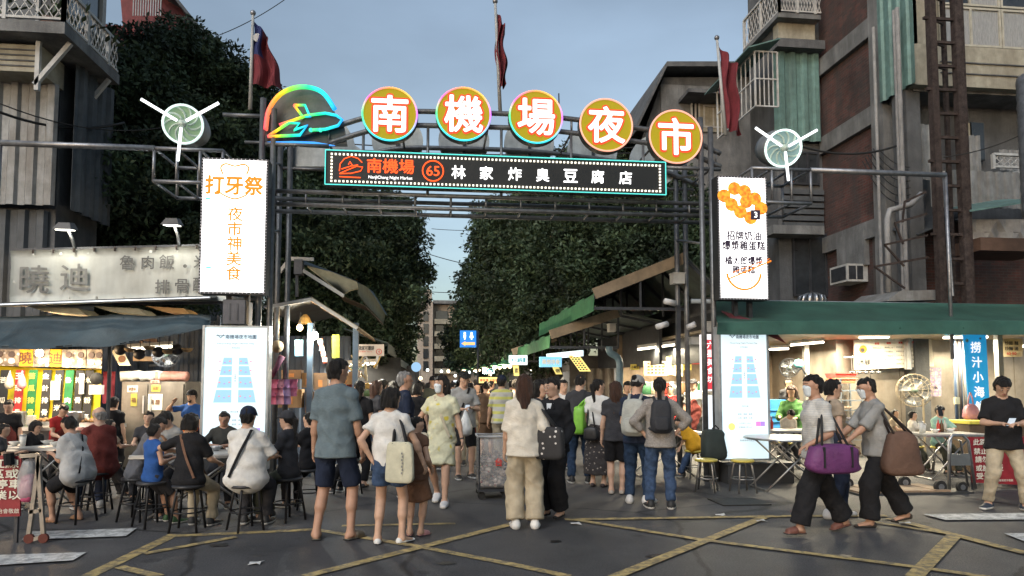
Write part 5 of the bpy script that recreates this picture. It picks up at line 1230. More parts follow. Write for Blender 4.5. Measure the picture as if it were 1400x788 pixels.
# ---- flags
flagr = M('flag red', (.15, .022, .03), rough=.85, var=.2, bump=.2); flagb = M('flag blue', (.02, .03, .12), rough=.85); flagw = M('flag white', (.5, .5, .5), rough=.85)
def flag(p0, p1, corners, label, nfold, canton=True):
    t = thing('flag_on_pole', label, 'flag', p0, 'flags above the gate')
    m = MB(); m.tube([p0, p1], .032, 8, r2=.022); m.build('pole', M('white pole', (.42, .43, .42), rough=.5, dirt=.3), t, True)
    m = MB(); m.ball(p1, .045, 10); m.build('finial', steel, t, True)
    nu, nv = 14, 18; A, B, Cc, D = [Vector(q) for q in corners]         # hoist top, hoist bottom, fly bottom, fly top
    def P(i, j):
        a_, b_ = i / nu, j / nv; p = (A * (1 - a_) + D * a_) * (1 - b_) + (B * (1 - a_) + Cc * a_) * b_
        return p + Vector((.03 * math.sin(b_ * 9 + a_ * 3), (.11 * a_ + .02) * math.sin(a_ * nfold + b_ * 2.5), 0))
    red, blue = MB(), MB()
    for i in range(nu):
        for j in range(nv):
            (blue if canton and i < nu * .5 and j < nv * .5 else red).add([P(i, j), P(i, j + 1), P(i + 1, j + 1), P(i + 1, j)], [(0, 1, 2, 3)])
    red.build('red_cloth', flagr, t, True)
    if canton: blue.build('blue_canton', flagb, t, True); m = MB(); c = P(3, 4) + Vector((0, -.02, 0)); m.lathe(c, [(.07, 0), (.07, .004), (0, .004)], 12, (0, -1, 0)); m.build('white_sun', flagw, t)
Yp = YG + .7
flag(W(342, 150, Yp), W(346, 18, Yp), [W(346, 28, Yp), W(342, 115, Yp), W(388, 122, Yp), W(368, 55, Yp)], 'dark red flag hanging from the leftmost pole, fullest of the three', 11)
flag(W(684, 156, Yp), W(677, 2, Yp), [W(677, 14, Yp), W(680, 125, Yp), W(693, 118, Yp), W(691, 42, Yp)], 'narrow limp red flag on the middle pole above the gate', 14, False)
flag(W(992, 185, Yp), W(980, 52, Yp), [W(982, 62, Yp), W(990, 175, Yp), W(1016, 184, Yp), W(1008, 95, Yp)], 'limp dark red flag on the right pole before the caged windows', 13, False)
t = thing('antenna', 'thin spiky aerial standing on the arch between third and fourth round signs', 'antenna', W(765, 165, YB)); m = MB(); m.tube([W(765, 170, YB), W(764, 128, YB)], .012, 5); m.build('rod', steelD, t)
# ---- left stall
tarp = M('navy tarpaulin', (.045, .075, .095), rough=.55, var=.25, scale=3, bump=.35, bscale=14, dirt=.3)
wood = M('pale wood', (.30, .19, .10), rough=.75, var=.3, scale=5, stretch=(1, 1, .2), bump=.3)
alu = M('brushed steel', (.42, .43, .44), rough=.32, metal=.85, var=.12, scale=4, bump=.08)
warm = (1.0, .62, .28); cool = (1.0, .96, .84)
LAMPS = 2.6
def lamp(kind, p, power, color, name='light', size=.1, size_y=.1, rot=(0, 0, 0), par=None):
    l = bpy.data.lights.new(name, kind); l.energy = power * LAMPS; l.color = color
    if kind == 'AREA': l.shape = 'RECTANGLE'; l.size = size; l.size_y = size_y
    else: l.shadow_soft_size = size
    o = bpy.data.objects.new(name, l); COL.objects.link(o); o.location = p; o.rotation_euler = rot
    if par: adopt(o, par)
    return o
def bulb(p, r, power, color, label, cord=.5, es=14):
    t = thing('hanging_bulb', label, 'lamp', p); p = Vector(p)
    m = MB(); m.ball(p, r, 12, (1, 1, 1.15)); m.build('glass', E('bulb %.2f %.2f' % color[1:], color, es), t, True)
    m = MB(); m.lathe(p + Vector((0, 0, r)), [(r * .45, 0), (r * .45, r * .8), (r * .1, r)], 10); m.tube([p + Vector((0, 0, r * 1.8)), p + Vector((0, 0, cord))], .006, 5); m.build('socket', M('black plastic', (.02, .02, .02), rough=.4), t)
    lamp('POINT', p + Vector((0, -r - .03, -.05)), power, color, 'bulb_light', .05, par=t)
def fluor(a, b, power, label, es=7, color=cool):
    a, b = Vector(a), Vector(b); t = thing('fluorescent_lamp', label, 'lamp', (a + b) / 2)
    m = MB(); m.tube([a, b], .022, 8); m.build('tube', E('fluorescent', color, es), t, True)
    m = MB(); m.bar(a + Vector((0, 0, .06)), b + Vector((0, 0, .06)), .09, .05); m.build('fitting', M('fitting white', (.6, .6, .58)), t)
    lamp('AREA', (a + b) / 2 - Vector((0, 0, .05)), power, color, 'tube_light', (b - a).length, .06, (0, 0, math.atan2((b - a).y, (b - a).x)), t)
# faded banner
Yb = 10.9
vin = M('faded vinyl', (.50, .52, .49), rough=.6, var=.12, scale=1.2, bump=.2, bscale=9, dirt=.4, dcol=(.22, .20, .16))
t = thing('stall_banner', 'long faded cream banner with grey brush characters above the left stall', 'banner', W(145, 415, Yb))
c0, c1, c2, c3 = W(14, 343, Yb), W(276, 335, Yb), W(276, 411, Yb), W(14, 415, Yb)
c1.x += .35; c2.x += .35
grid = [[(c0 + (c1 - c0) * i / 24) * (1 - j / 6) + (c3 + (c2 - c3) * i / 24) * (j / 6) + Vector((0, .018 * math.sin(i * 1.9 + j) + .01 * math.sin(i * 4.1), 0)) for j in range(7)] for i in range(25)]
m = MB(); m.sheet(grid, thick=(0, .01, 0)); m.build('banner_sheet', vin, t, True)
fr = MB(); fr.bar(c0 + Vector((0, .07, .02)), c1 + Vector((0, .07, .02)), .04); fr.bar(c3 + Vector((0, .07, -.02)), c2 + Vector((0, .07, -.02)), .04); fr.build('frame', steelD, t)
ink = M('faded grey ink', (.155, .155, .15), rough=.8, var=.3, scale=5); ink2 = M('paler grey ink', (.20, .20, .19), rough=.8, var=.25, scale=5)
for ch, u, v, h, k in (('曉', 47, 382, .42, ink2), ('迪', 102, 379, .40, ink2), ('魯', 174, 359, .215, ink), ('肉', 202, 359, .20, ink), ('飯', 228, 358, .215, ink), ('‧', 253, 364, .05, ink), ('米', 275, 358, .215, ink), ('排', 222, 392, .21, ink), ('骨', 249, 391, .21, ink), ('酥', 274, 389, .21, ink)):
    text(ch, W(u, v, Yb - .034), h, k, t, bold=.01, name='banner_character')
for i in range(9): p = W(45 + i * 28, 344 - i * .8, Yb - .03); m = MB(); m.box(p, (.02, .02, .06)); m.build('hook', rust, t)
for (u, v, lb) in ((90, 312, 'flood lamp on a bent arm above the left half of the faded banner'), (236, 306, 'flood lamp on an arm above the right half of the faded banner')):
    t = thing('flood_lamp', lb, 'lamp', W(u, 340, Yb)); p = W(u, v, Yb - .15)
    m = MB(); m.hexa([p + Vector(q) for q in ((-.13, -.12, -.04), (.13, -.12, -.04), (.13, .1, -.01), (-.13, .1, -.01), (-.08, -.06, .07), (.08, -.06, .07), (.08, .08, .09), (-.08, .08, .09))]); m.build('housing', M('lamp housing', (.12, .115, .11), rough=.5), t)
    m = MB(); m.box(p + Vector((0, -.015, -.034)), (.20, .17, .012), rx=.13); m.build('lens', E('flood lens', (1, .97, .85), 4), t)
    m = MB(); m.tube([p + Vector((0, .05, 0)), p + Vector((.03, .14, -.15)), Vector((p.x + .04, Yb + .08, W(u, 345, Yb).z))], .025, 7); m.build('arm', alu, t, True)
    lamp('AREA', p + Vector((0, -.12, -.06)), 1.6, (1, .95, .8), 'flood_light', .2, .15, (R(25), 0, 0), t)
# roof and drooping tarpaulin
Ls_ = thing('market_stall', 'left food stall with dark blue drooping awning over yellow menu banners', 'stall', W(100, 560, 12))
e0, e1 = W(-60, 419, 10.6), W(288, 407, 10.6)
m = MB(); m.sheet([[e0, e1], [e0 + Vector((0, 3.2, .35)), e1 + Vector((0, 3.2, .35))]], thick=(0, 0, .03)); m.build('roof_sheet', corrD, Ls_)
m = MB(); m.tube([e0 + Vector((0, -.03, -.01)), e1 + Vector((0, -.03, -.01))], .022, 7); m.build('roof_edge', alu, Ls_)
for u0, u1, k in ((60, 118, 0), (150, 200, 0), (222, 262, 1)):
    p, q = W(u0, 426, 10.8), W(u1, 431, 10.8); m = MB(); m.prism([p, q, q + Vector((-.12, 0, .10)), p + Vector((-.25, 0, .08))], (0, .5, 0)); m.build('soffit_panel', M('soffit warm' if k else 'soffit pale', (.5, .28, .1) if k else (.40, .38, .28), rough=.6), Ls_)
rows = []
for i in range(29):
    u = -60 + i * 12.4; f = i / 28
    vt = 440 - 8 * f; vb = 478 - 6 * f - 30 * max(0, f - .55) ** 1.3 / .35 ** 1.3 * .6
    top_, bot = W(u, 433 - 2 * f, 10.75), W(u, vb, 10.15)
    rows.append([top_ * (1 - j / 7) + bot * (j / 7) + Vector((0, .02 * math.sin(i * .9 + j), -.05 * math.sin(math.pi * j / 7) + .012 * math.sin(i * .8 + j * .5))) for j in range(8)])
m = MB(); m.sheet(rows, thick=(0, .012, .006)); m.build('awning_sheet', tarp, Ls_, True)
m = MB(); m.corrug((W(-80, 500, 13.6).x, 13.6, 0), (W(300, 500, 13.6).x, 13.6, 0), (0, 0, 2.7), .18, .03); m.build('back_wall', M('blue corrugated wall', (.05, .075, .12), rough=.6, dirt=.5), Ls_)
for u in (-30, 150, 298): p = W(u, 500, 10.9); m = MB(); m.tube([(p.x, 10.9, 0), (p.x, 10.9, 2.55)], .03, 8); m.build('post', steelD, Ls_)
# yellow menu wall
Ym = 12.6
t = thing('menu_banner', 'yellow cloth banner with red, green and black strips of dish names in the left stall', 'banner', W(60, 592, Ym))
a, b = W(-25, 497, Ym), W(135, 592, Ym)
m = MB(); m.sheet([[Vector((a.x + (b.x - a.x) * i / 20, Ym + .015 * math.sin(i * 1.3), a.z + (b.z - a.z) * j / 3 - (.1 * i / 20 if j == 0 else 0) - .03 * math.sin(i / 20 * 3.14))) for j in range(4)] for i in range(21)], thick=(0, .01, 0)); m.build('yellow_cloth', M('menu yellow', (.68, .55, .02), rough=.7, emit=None), t, True)
strip = {'r': M('menu red', (.42, .03, .03)), 'g': M('menu green', (.02, .16, .05)), 'k': M('menu black', (.03, .03, .03))}; wht = M('print white', (.75, .72, .6), var=0, bump=0)
for u, c_, s_ in ((5, 'k', '苦瓜湯'), (26, 'r', '玉環排骨湯'), (44, 'g', '苦瓜排骨湯'), (63, 'k', '金針排骨湯'), (80, 'k', '魷魚米粉'), (94, 'g', '魯肉飯'), (108, 'k', '排骨酥'), (121, 'k', '米粉湯')):
    p, q = W(u - 3.9, 506, Ym - .05), W(u + 4.3, 589, Ym - .05); m = MB(); m.prism([(p.x, Ym - .05, p.z), (q.x, Ym - .05, p.z), (q.x - .04, Ym - .05, q.z), (p.x - .04, Ym - .05, q.z)], (0, .01, 0)); m.build('dish_strip', strip[c_], t)
    n = len(s_); hh = (p.z - q.z) / n
    for i, ch in enumerate(s_): text(ch, ((p.x + q.x) / 2 - .02, Ym - .056, p.z - hh * (i + .5)), min(.10, hh * .7), wht if c_ != 'g' or u > 50 else M('print yellow', (.8, .7, .1), var=0, bump=0), t, bold=.03, name='dish_character')
t = thing('photo_strip', 'row of food photographs and orange cards hung above the yellow menu', 'sign', W(70, 500, Ym))
food = M('food photo', (.35, .27, .20), kind='dots', col2=(.75, .72, .68), scale=9, var=.5, bump=.0); ocard = M('orange card', (.70, .36, .02))
for i, (u0, u1, k) in enumerate(((-6, 5, 0), (6, 26, 0), (27, 44, 1), (46, 67, 0), (69, 83, 1), (85, 103, 0), (104, 117, 0), (119, 131, 0), (132, 139, 0))):
    p, q = W(u0, 478, Ym - .12), W(u1, 500 + i * .5, Ym - .12); m = MB(); m.span((p.x, Ym - .12, q.z), (q.x, Ym - .10, p.z)); m.build('photo_card', ocard if k else food, t)
    if k: text('曉迪'[0 if i == 2 else 1], ((p.x + q.x) / 2, Ym - .126, (p.z + q.z) / 2), .20, M('print brown', (.12, .05, .02), var=0, bump=0), t, bold=.02, name='character')
    else:
        rr = random.Random(i)
        for j in range(2):
            m = MB(); m.lathe(((p.x + q.x) / 2, Ym - .122, q.z + (p.z - q.z) * (.3 + .4 * j)), [(.055, 0), (.05, .012), (0, .012)], 14, (0, -1, 0)); m.build('printed_bowl', M('bowl print %d' % j, ((.7, .66, .6), (.10, .07, .06))[j]), t)
bulb(W(54, 483, 11.6), .055, 20, (1.0, .66, .34), 'bare glowing warm bulb under the left awning', .35, 30)
fluor(W(20, 470, 12.0), W(110, 466, 12.0), 9, 'fluorescent tube above the row of food photographs', color=(1, .9, .7))
fluor(W(175, 478, 11.8), W(235, 474, 11.8), 12, 'fluorescent tube above the steel fridge in the left stall')
for i, (u, v, c_, lb) in enumerate(((13, 520, (.55, .5, .42), 'cream plastic carrier bag hanging before the yellow banner'), (30, 520, (.65, .25, .3), 'pink and white plastic bag hanging by the red menu strip'))):
    t = thing('plastic_bag', lb, 'bag', W(u, v, Ym - .3)); m = MB(); p = W(u, v, Ym - .3)
    m.lathe(p + Vector((0, 0, -.2)), [(.02, .05), (.05, .07), (.07, .12), (.05, .22), (.015, .32), (.01, .36)], 12); m.build('bag_film', M('bag film %d' % i, c_, rough=.35, bump=.8, bscale=20), t, True)
t = thing('cap', 'black and white cap hanging at the right end of the yellow banner', 'cap', W(132, 524, Ym - .2)); p = W(132, 518, Ym - .2); m = MB(); m.ball(p, .11, 12, (1, .7, 1)); m.build('crown', M('cap black', (.02, .02, .02)), t, True)
m = MB(); q = W(132, 533, Ym - .2); m.box(q, (.2, .1, .16)); m.build('white_pouch', M('pouch white', (.6, .58, .55)), t)
t = thing('hanging_cloth', 'dark red cloth hanging beside the black and white cap', 'cloth', W(148, 540, Ym)); p, q = W(141, 508, Ym), W(156, 552, Ym); m = MB(); m.sheet([[(p.x + (q.x - p.x) * i / 6, Ym + .03 * (i % 2), p.z + (q.z - p.z) * j / 3) for j in range(4)] for i in range(7)], thick=(0, .01, 0)); m.build('cloth_sheet', M('cloth dark red', (.20, .02, .03)), t, True)
for u, v, w_, h_, s_, lb in ((76, 534, 12, 26, '公告', 'white notice taped over the red menu strip'), (112, 525, 6, 28, '魯肉', 'narrow white price card hanging on the yellow banner')):
    t = thing('notice', lb, 'notice', W(u, v, Ym - .09)); p, q = W(u - w_ / 2, v - h_ / 2, Ym - .09), W(u + w_ / 2, v + h_ / 2, Ym - .09); m = MB(); m.span((p.x, Ym - .10, q.z), (q.x, Ym - .095, p.z)); m.build('paper', M('paper white', (.65, .63, .58)), t)
    for k in range(4): m = MB(); z = p.z - .05 - k * .07; m.span((p.x + .02, Ym - .103, z - .012), (q.x - .02, Ym - .1005, z)); m.build('printed_line', M('print grey', (.2, .2, .2), var=0, bump=0), t)
t = thing('angled_signboard', 'small tilted cream board with a brown pot mark above the fridge', 'sign', W(166, 490, 12.2))
P = [W(u, v, 12.2) for u, v in ((152, 479), (168, 479), (178, 500), (163, 500))]; m = MB(); m.prism(P[::-1], (0, .02, 0)); m.build('board', M('board cream', (.55, .48, .32)), t)
m = MB(); m.lathe(W(167, 491, 12.18), [(.06, 0), (.06, .004), (0, .004)], 14, (0, -1, 0)); m.build('pot_mark', M('print brown'), t)
# counter, vats
Ct = thing('serving_counter', 'steel serving counter crowded with food in the left stall', 'counter', W(80, 640, 11.6)); p, q = W(-30, 592, 11.6), W(150, 592, 11.6)
m = MB(); m.span((p.x, 11.3, .78), (q.x, 12.2, .83)); m.build('counter_top', alu, Ct); m = MB(); m.span((p.x, 11.4, 0), (q.x, 12.1, .78)); m.build('counter_base', M('counter panel', (.16, .16, .17), metal=.5, rough=.5), Ct)
for i, (u, y, k) in enumerate(((20, 11.7, 0), (42, 11.6, 2), (62, 11.9, 1), (100, 11.6, 0), (114, 11.9, 2), (128, 11.6, 1))):
    p = W(u, 580, y); t = thing('stock_pot' if k == 0 else 'food_tray' if k == 1 else 'bowl_stack', ['steel stock pot at the left end of the serving counter', 'stack of white bowls left on the serving counter', 'tray of braised food in the middle of the counter', 'steel stock pot right on the serving counter', 'stack of white bowls right on the serving counter', 'food tray at the right end of the counter'][i], ['pot', 'tray', 'bowls'][k], (p.x, y, .83)); m = MB()
    if k == 0: m.lathe((p.x, y, .83), [(.13, 0), (.15, .02), (.15, .22), (.16, .23), (.15, .21), (.13, .2), (0, .2)], 20); m.build('pot_body', alu, t, True); m = MB(); m.lathe((p.x, y, 1.035), [(.145, 0), (.1, .03), (0, .035)], 18); m.build('lid', alu, t, True)
    elif k == 1:
        m.span((p.x - .16, y - .12, .83), (p.x + .16, y + .12, .89)); m.build('tray_body', alu, t); m = MB(); rr = random.Random(i)
        for j in range(24): m.ball((p.x + rr.uniform(-.13, .13), y + rr.uniform(-.09, .09), .90 + rr.uniform(0, .03)), .03, 7)
        tag(m.build('food_heap', M('braised food', (.28, .15, .06), var=.4, scale=30), t, True), kind='stuff')
    else:
        for j in range(5): m = MB(); m.lathe((p.x, y, .83 + j * .03), [(.035, 0), (.075, .05), (.07, .05), (.03, .01), (0, .01)], 16); m.build('bowl', M('bowl white', (.6, .58, .52), rough=.35, bump=0), t, True)
# fridge with towels
Fr = thing('steel_cabinet', 'two-door steel fridge cabinet covered with notices in the left stall', 'fridge', W(208, 640, 12.3)); a, b = W(167, 522, 12.3), W(250, 640, 12.3)
stl = M('dull steel', (.20, .175, .145), rough=.45, metal=.55, var=.2, scale=3, dirt=.4)
m = MB(); m.span((a.x, 12.3, .05), (b.x, 13.1, a.z)); m.build('cabinet_body', stl, Fr)
mid = (a.x + b.x) / 2 - .08
for x0, x1 in ((a.x + .02, mid - .01), (mid + .01, b.x - .02)):
    m = MB(); m.span((x0, 12.27, .1), (x1, 12.295, a.z - .04)); d_ = m.build('cabinet_door', stl, Fr); m = MB(); m.bar((x1 - .05 if x0 < mid - .3 else x0 + .05, 12.25, 1.0), (x1 - .05 if x0 < mid - .3 else x0 + .05, 12.25, 1.3), .025); m.build('handle', alu, d_)
for u, v, w_, h_, c_, s_ in ((181, 532, 14, 9, (.5, .48, .4), '休息中'), (213, 531, 12, 9, (.35, .3, .05), '招財'), (183, 547, 8, 17, (.35, .12, .08), '福'), (212, 550, 19, 22, (.55, .52, .42), '月曆'), (212, 522, 12, 4, (.45, .2, .15), '營業')):
    p, q = W(u - w_ / 2, v - h_ / 2, 12.26), W(u + w_ / 2, v + h_ / 2, 12.26); m = MB(); m.span((p.x, 12.26, q.z), (q.x, 12.268, p.z)); m.build('sticker', M('sticker %.2f' % c_[0], c_), Fr)
    text(s_, ((p.x + q.x) / 2, 12.254, (p.z + q.z) / 2), min(.08, (p.z - q.z) * .6), M('print brown'), Fr, width=(q.x - p.x) * .7, bold=.02)
for i, (u, c_) in enumerate(((176, (.5, .47, .40)), (190, (.58, .56, .48)), (203, (.5, .5, .48)), (214, (.55, .53, .50)), (236, (.45, .22, .17)))):
    p = W(u, 515, 12.5); m = MB(); w_ = .12 if i < 4 else .26
    m.tube([(p.x - w_, 12.45, a.z + .09), (p.x, 12.5, a.z + .10 + .015 * (i % 2)), (p.x + w_, 12.45, a.z + .09)], .085, 12); tag(m.build('rolled_towel', M('towel %d' % i, c_, bump=.8, bscale=60), None, True), ['cream rolled towel at the left end on the fridge', 'second pale rolled towel on the fridge', 'third pale rolled towel on the fridge', 'fourth pale rolled towel on the fridge', 'long pinkish roll at the right end on the fridge'][i], 'towel', 'rolled towels on top of the fridge')
def fan(c, r, d, label, metal=steelD, stand=None):
    t = thing('electric_fan', label, 'fan', c); c, d = Vector(c), Vector(d).normalized(); q = Vector((0, 0, 1)).rotation_difference(d)
    m = MB()
    for rr_, h in ((r, 0), (r * .97, .05), (r * .7, .075), (r * .4, .085), (r * .97, -.05), (r * .6, -.08)): m.tube([c + q @ Vector((rr_ * math.cos(k * .3491), rr_ * math.sin(k * .3491), h)) for k in range(19)], .005, 4, False)
    for k in range(20): a_ = k * math.pi / 10; m.tube([c + q @ Vector((rr_ * math.cos(a_), rr_ * math.sin(a_), h)) for rr_, h in ((r * .15, .09), (r * .7, .075), (r, 0), (r * .6, -.08), (r * .1, -.09))], .003, 3, False)
    tag(m.build('wire_guard', metal, t), kind='stuff')
    for k in range(4):
        a_ = k * math.pi / 2 + .4; m = MB(); m.sheet([[c + q @ Vector((r * f * math.cos(a_ + g_), r * f * math.sin(a_ + g_), .03 * (g_ - .3))) for g_ in (0, .3, .6, .8)] for f in (.15, .5, .85)], thick=d * .004); m.build('blade', M('fan blade', (.16, .17, .18), rough=.4, metal=.4), t, True)
    m = MB(); m.lathe(c, [(.0, -.22), (r * .22, -.2), (r * .24, -.08), (r * .16, .09), (0, .1)], 14, tuple(d)); m.build('motor', M('motor green', (.10, .14, .11), rough=.5), t, True)
    if stand: m = MB(); m.tube([c - d * .12, Vector(stand[0]), Vector(stand[1])], .022, 7); m.build('bracket', metal, t)
fan(W(227, 485, 12.2), .22, (.65, -1, .1), 'dark wall fan above the fridge in the left stall', stand=(W(215, 500, 12.5), W(205, 500, 12.9)))
t = thing('fan_shelf', 'brown timber bracket shelf holding oddments above the fridge', 'shelf', W(197, 492, 12.8)); p, q = W(185, 494, 12.6), W(212, 488, 12.6); m = MB(); m.span((p.x, 12.5, p.z), (q.x, 13.2, q.z)); m.build('shelf_board', wood, t); m = MB(); m.bar(W(193, 462, 12.7), W(196, 488, 12.7), .05); m.bar(W(192, 464, 12.7), W(215, 466, 12.7), .05); m.build('shelf_arm', M('brown timber'), t)

# ---- centre-left stall behind the left post
Cs = thing('market_stall', 'small stall right of the left gate post with lit translucent roof and hanging goods', 'stall', W(430, 560, 12.5))
trans = M('cream roof sheet', (.50, .43, .26), rough=.6, var=.2, dirt=.35, dcol=(.2, .15, .08))
a_, b_, c_, d_ = W(366, 420, 11.3), W(426, 408, 11.3), W(489, 448, 11.3), W(470, 449, 11.3)
m = MB(); m.sheet([[W(360, 421, 11.3), W(360, 423, 11.3) + Vector((0, 3, 0))], [b_, b_ + Vector((0, 3, 0))]], thick=(0, 0, .03)); m.build('roof_sheet', corrD, Cs)
m = MB(); m.sheet([[b_, b_ + Vector((0, 3, 0))], [c_, c_ + Vector((0, 3, 0))]], thick=(0, 0, .025)); m.build('translucent_sheet', trans, Cs)
for k in range(6): f = k / 5; p = b_ + (c_ - b_) * f; m = MB(); m.bar(p + Vector((0, 0, -.03)), p + Vector((0, 3, -.03)), .035); m.build('rafter', wood, Cs)
m = MB(); m.bar(b_ + Vector((0, -.02, -.02)), c_ + Vector((0, -.02, -.02)), .05); m.bar(W(366, 420, 11.28), b_ + Vector((0, -.02, -.02)), .05); m.build('fascia', alu, Cs)
p, q = W(362, 540, 13.2), W(480, 440, 13.2); m = MB(); m.corrug((p.x, 13.2, 0), (q.x, 13.2, 0), (0, 0, 2.4), .2, .03); m.build('back_wall', M('blue corrugated wall'), Cs)
for u in (424, 486): p = W(u, 500, 11.5); m = MB(); m.bar((p.x, 11.5, 0), (p.x, 11.5, W(u, 442, 11.5).z), .09); m.build('post', M('post blue grey', (.10, .13, .16), rough=.5), Cs)
# upper awning
Aw = thing('folding_awning', 'half folded cream awning high left of the lane with steel arms', 'awning', W(450, 400, 12.2))
yA = 12.2
m = MB(); m.sheet([[W(420, 365, yA), W(469, 404, yA)], [W(455, 374, yA + .1), W(480, 398, yA + .1)], [W(488, 387, yA + .3), W(490, 396, yA + .3)]], thick=(0, 0, .02)); m.build('cream_valance', trans, Aw, True)
m = MB(); m.sheet([[W(488, 387, yA + .3), W(488, 402, yA + .3)], [W(500, 392, yA + 1.2), W(502, 420, yA + 1.2)], [W(513, 408, yA + 2.4), W(512, 430, yA + 2.4)], [W(526, 430, yA + 4), W(523, 443, yA + 4)]], thick=(.02, 0, 0)); m.build('lane_valance', M('green grey canvas', (.13, .15, .11), rough=.8, dirt=.3), Aw, True)
m = MB(); m.sheet([[W(420, 364, yA), W(400, 352, yA + 3)], [W(488, 386, yA + .3), W(510, 400, yA + 3)], [W(526, 430, yA + 4), W(530, 432, yA + 6)]], thick=(0, 0, .02)); m.build('awning_top', tarp, Aw, True)
for pts in (((397, 354), (429, 355)), ((414, 370), (470, 405)), ((397, 354), (380, 375))): m = MB(); m.bar(W(*pts[0], yA - .05), W(*pts[1], yA - .05), .06); m.build('awning_arm', alu, Aw)
m = MB(); p = W(409, 366, yA); m.box(p, (.14, .2, .26)); m.build('bracket_box', M('box metal'), Aw); m = MB(); m.bar(W(406, 372, yA), W(406, 406, yA), .05); m.build('prop', steelD, Aw)
m = MB(); m.sheet([[W(464, 404, yA + .2), W(470, 412, yA + 1)], [W(500, 420, yA + 1), W(505, 427, yA + 2)], [W(522, 442, yA + 3), W(524, 446, yA + 4)]], thick=(0, 0, .02)); m.build('folded_flap', M('brown canvas', (.10, .07, .05)), Aw)
bulb(W(410, 448, 11.6), .05, 9, (1, .72, .4), 'warm bare bulb in a paper shade under the small roof right of the left post', .25, 16)
bulb(W(430, 459, 11.4), .06, 14, (.93, 1.0, .97), 'bright cold white bulb under the small roof right of the left post', .25, 30)
t = thing('crumpled_lantern', 'crumpled warm paper shade beside the warm bulb', 'shade', W(418, 440, 11.7)); m = MB(); m.lathe(W(417, 443, 11.8), [(.12, 0), (.08, .1), (.03, .16)], 9); m.build('shade_paper', M('paper amber', (.6, .4, .15)), t)
def board(u0, v0, u1, v1, Y, nm, cat, label, mat, skew=0, thick=.03, lines=None, par=None):
    t = thing(nm, label, cat, W((u0 + u1) / 2, v1, Y)); P = [W(u0, v0, Y), W(u1, v0, Y), W(u1 + skew, v1, Y), W(u0 + skew, v1, Y)]
    m = MB(); m.prism(P[::-1], (0, thick, 0)); m.build('board', mat, t)
    for s_, fu, fv, h, mt, wd in (lines or []):
        c = P[0] * (1 - fu) * (1 - fv) + P[1] * fu * (1 - fv) + P[2] * fu * fv + P[3] * (1 - fu) * fv; c.y = Y - .008
        text(s_, c, h, mt, t, width=wd, bold=.02)
    return t
pb = M('print black', (.03, .03, .03), var=0, bump=0); pr_ = M('print red', (.55, .04, .03), var=0, bump=0); pw = M('print white')
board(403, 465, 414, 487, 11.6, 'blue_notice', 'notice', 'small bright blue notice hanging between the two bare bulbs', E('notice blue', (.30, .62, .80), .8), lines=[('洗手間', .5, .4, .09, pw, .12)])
t = board(434, 463, 440, 497, 11.5, 'red_strip', 'sign', 'narrow slanted orange red strip with characters by the cold bulb', M('strip orange red', (.62, .09, .03)), skew=8); 
for k, ch in enumerate('豬血湯圓'): text(ch, W(438 + k * 2, 468 + k * 8, 11.48), .075, pw, t, bold=.02, name='character')
t = board(454, 458, 464, 493, 11.5, 'yellow_strip', 'sign', 'two yellow vertical strips of small characters beside the slanted red one', M('strip yellow', (.62, .55, .05)))
for k, ch in enumerate('可麗餅鬆餅'): text(ch, W(459, 462 + k * 6.6, 11.48), .065, pb, t, bold=.01, name='character')
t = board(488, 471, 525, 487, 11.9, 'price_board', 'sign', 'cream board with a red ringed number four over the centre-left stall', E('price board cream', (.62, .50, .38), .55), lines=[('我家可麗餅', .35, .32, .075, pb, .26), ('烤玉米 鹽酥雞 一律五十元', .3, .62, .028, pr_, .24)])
m = MB(); c = W(518, 481, 11.88); m.tube([c + Vector((.045 * math.cos(k * .4), 0, .045 * math.sin(k * .4))) for k in range(17)], .006, 5); m.build('number_ring', pr_, t); text('4', c, .05, pr_, t, bold=.01)
# hanging goods
t = thing('straw_hat', 'straw hat hanging left of the warm bulb', 'hat', W(379, 474, 11.2)); m = MB(); m.lathe(W(379, 474, 11.2), [(.10, .0), (.10, .01), (.06, .02), (.05, .07), (0, .08)], 18, (.5, -1, 0)); m.build('straw', M('straw', (.30, .22, .13), bump=.6), t, True)
t = thing('wrapped_umbrella', 'dark purple furled umbrella hanging below the straw hat', 'umbrella', W(378, 505, 11.2)); m = MB(); m.tube([W(386, 487, 11.2), W(377, 505, 11.2), W(370, 519, 11.2)], .05, 8, r2=.03); m.build('canopy', M('purple cloth dark', (.10, .025, .05)), t, True)
for i in range(11):
    u, v = 374 + (i % 4) * 9, 525 + (i // 4) * 11; c_ = [(.75, .16, .28), (.7, .3, .4), (.55, .35, .6), (.75, .2, .35)][i % 4]; p = W(u, v, 11.1 + .03 * (i % 3)); m = MB(); rr = random.Random(i)
    m.sheet([[p + Vector((a * .055 + rr.uniform(-.01, .01), rr.uniform(-.025, .025), b * .07)) for b in (-1, 0, 1)] for a in (-1, 0, 1)], thick=(0, .02, 0)); tag(m.build('sweet_packet', M('packet %d' % (i % 4), c_, rough=.3, bump=.6), None, True), 'glossy pink or lilac packet in the hanging bunch by the left post', 'packet', 'pink packets hung by the left post')
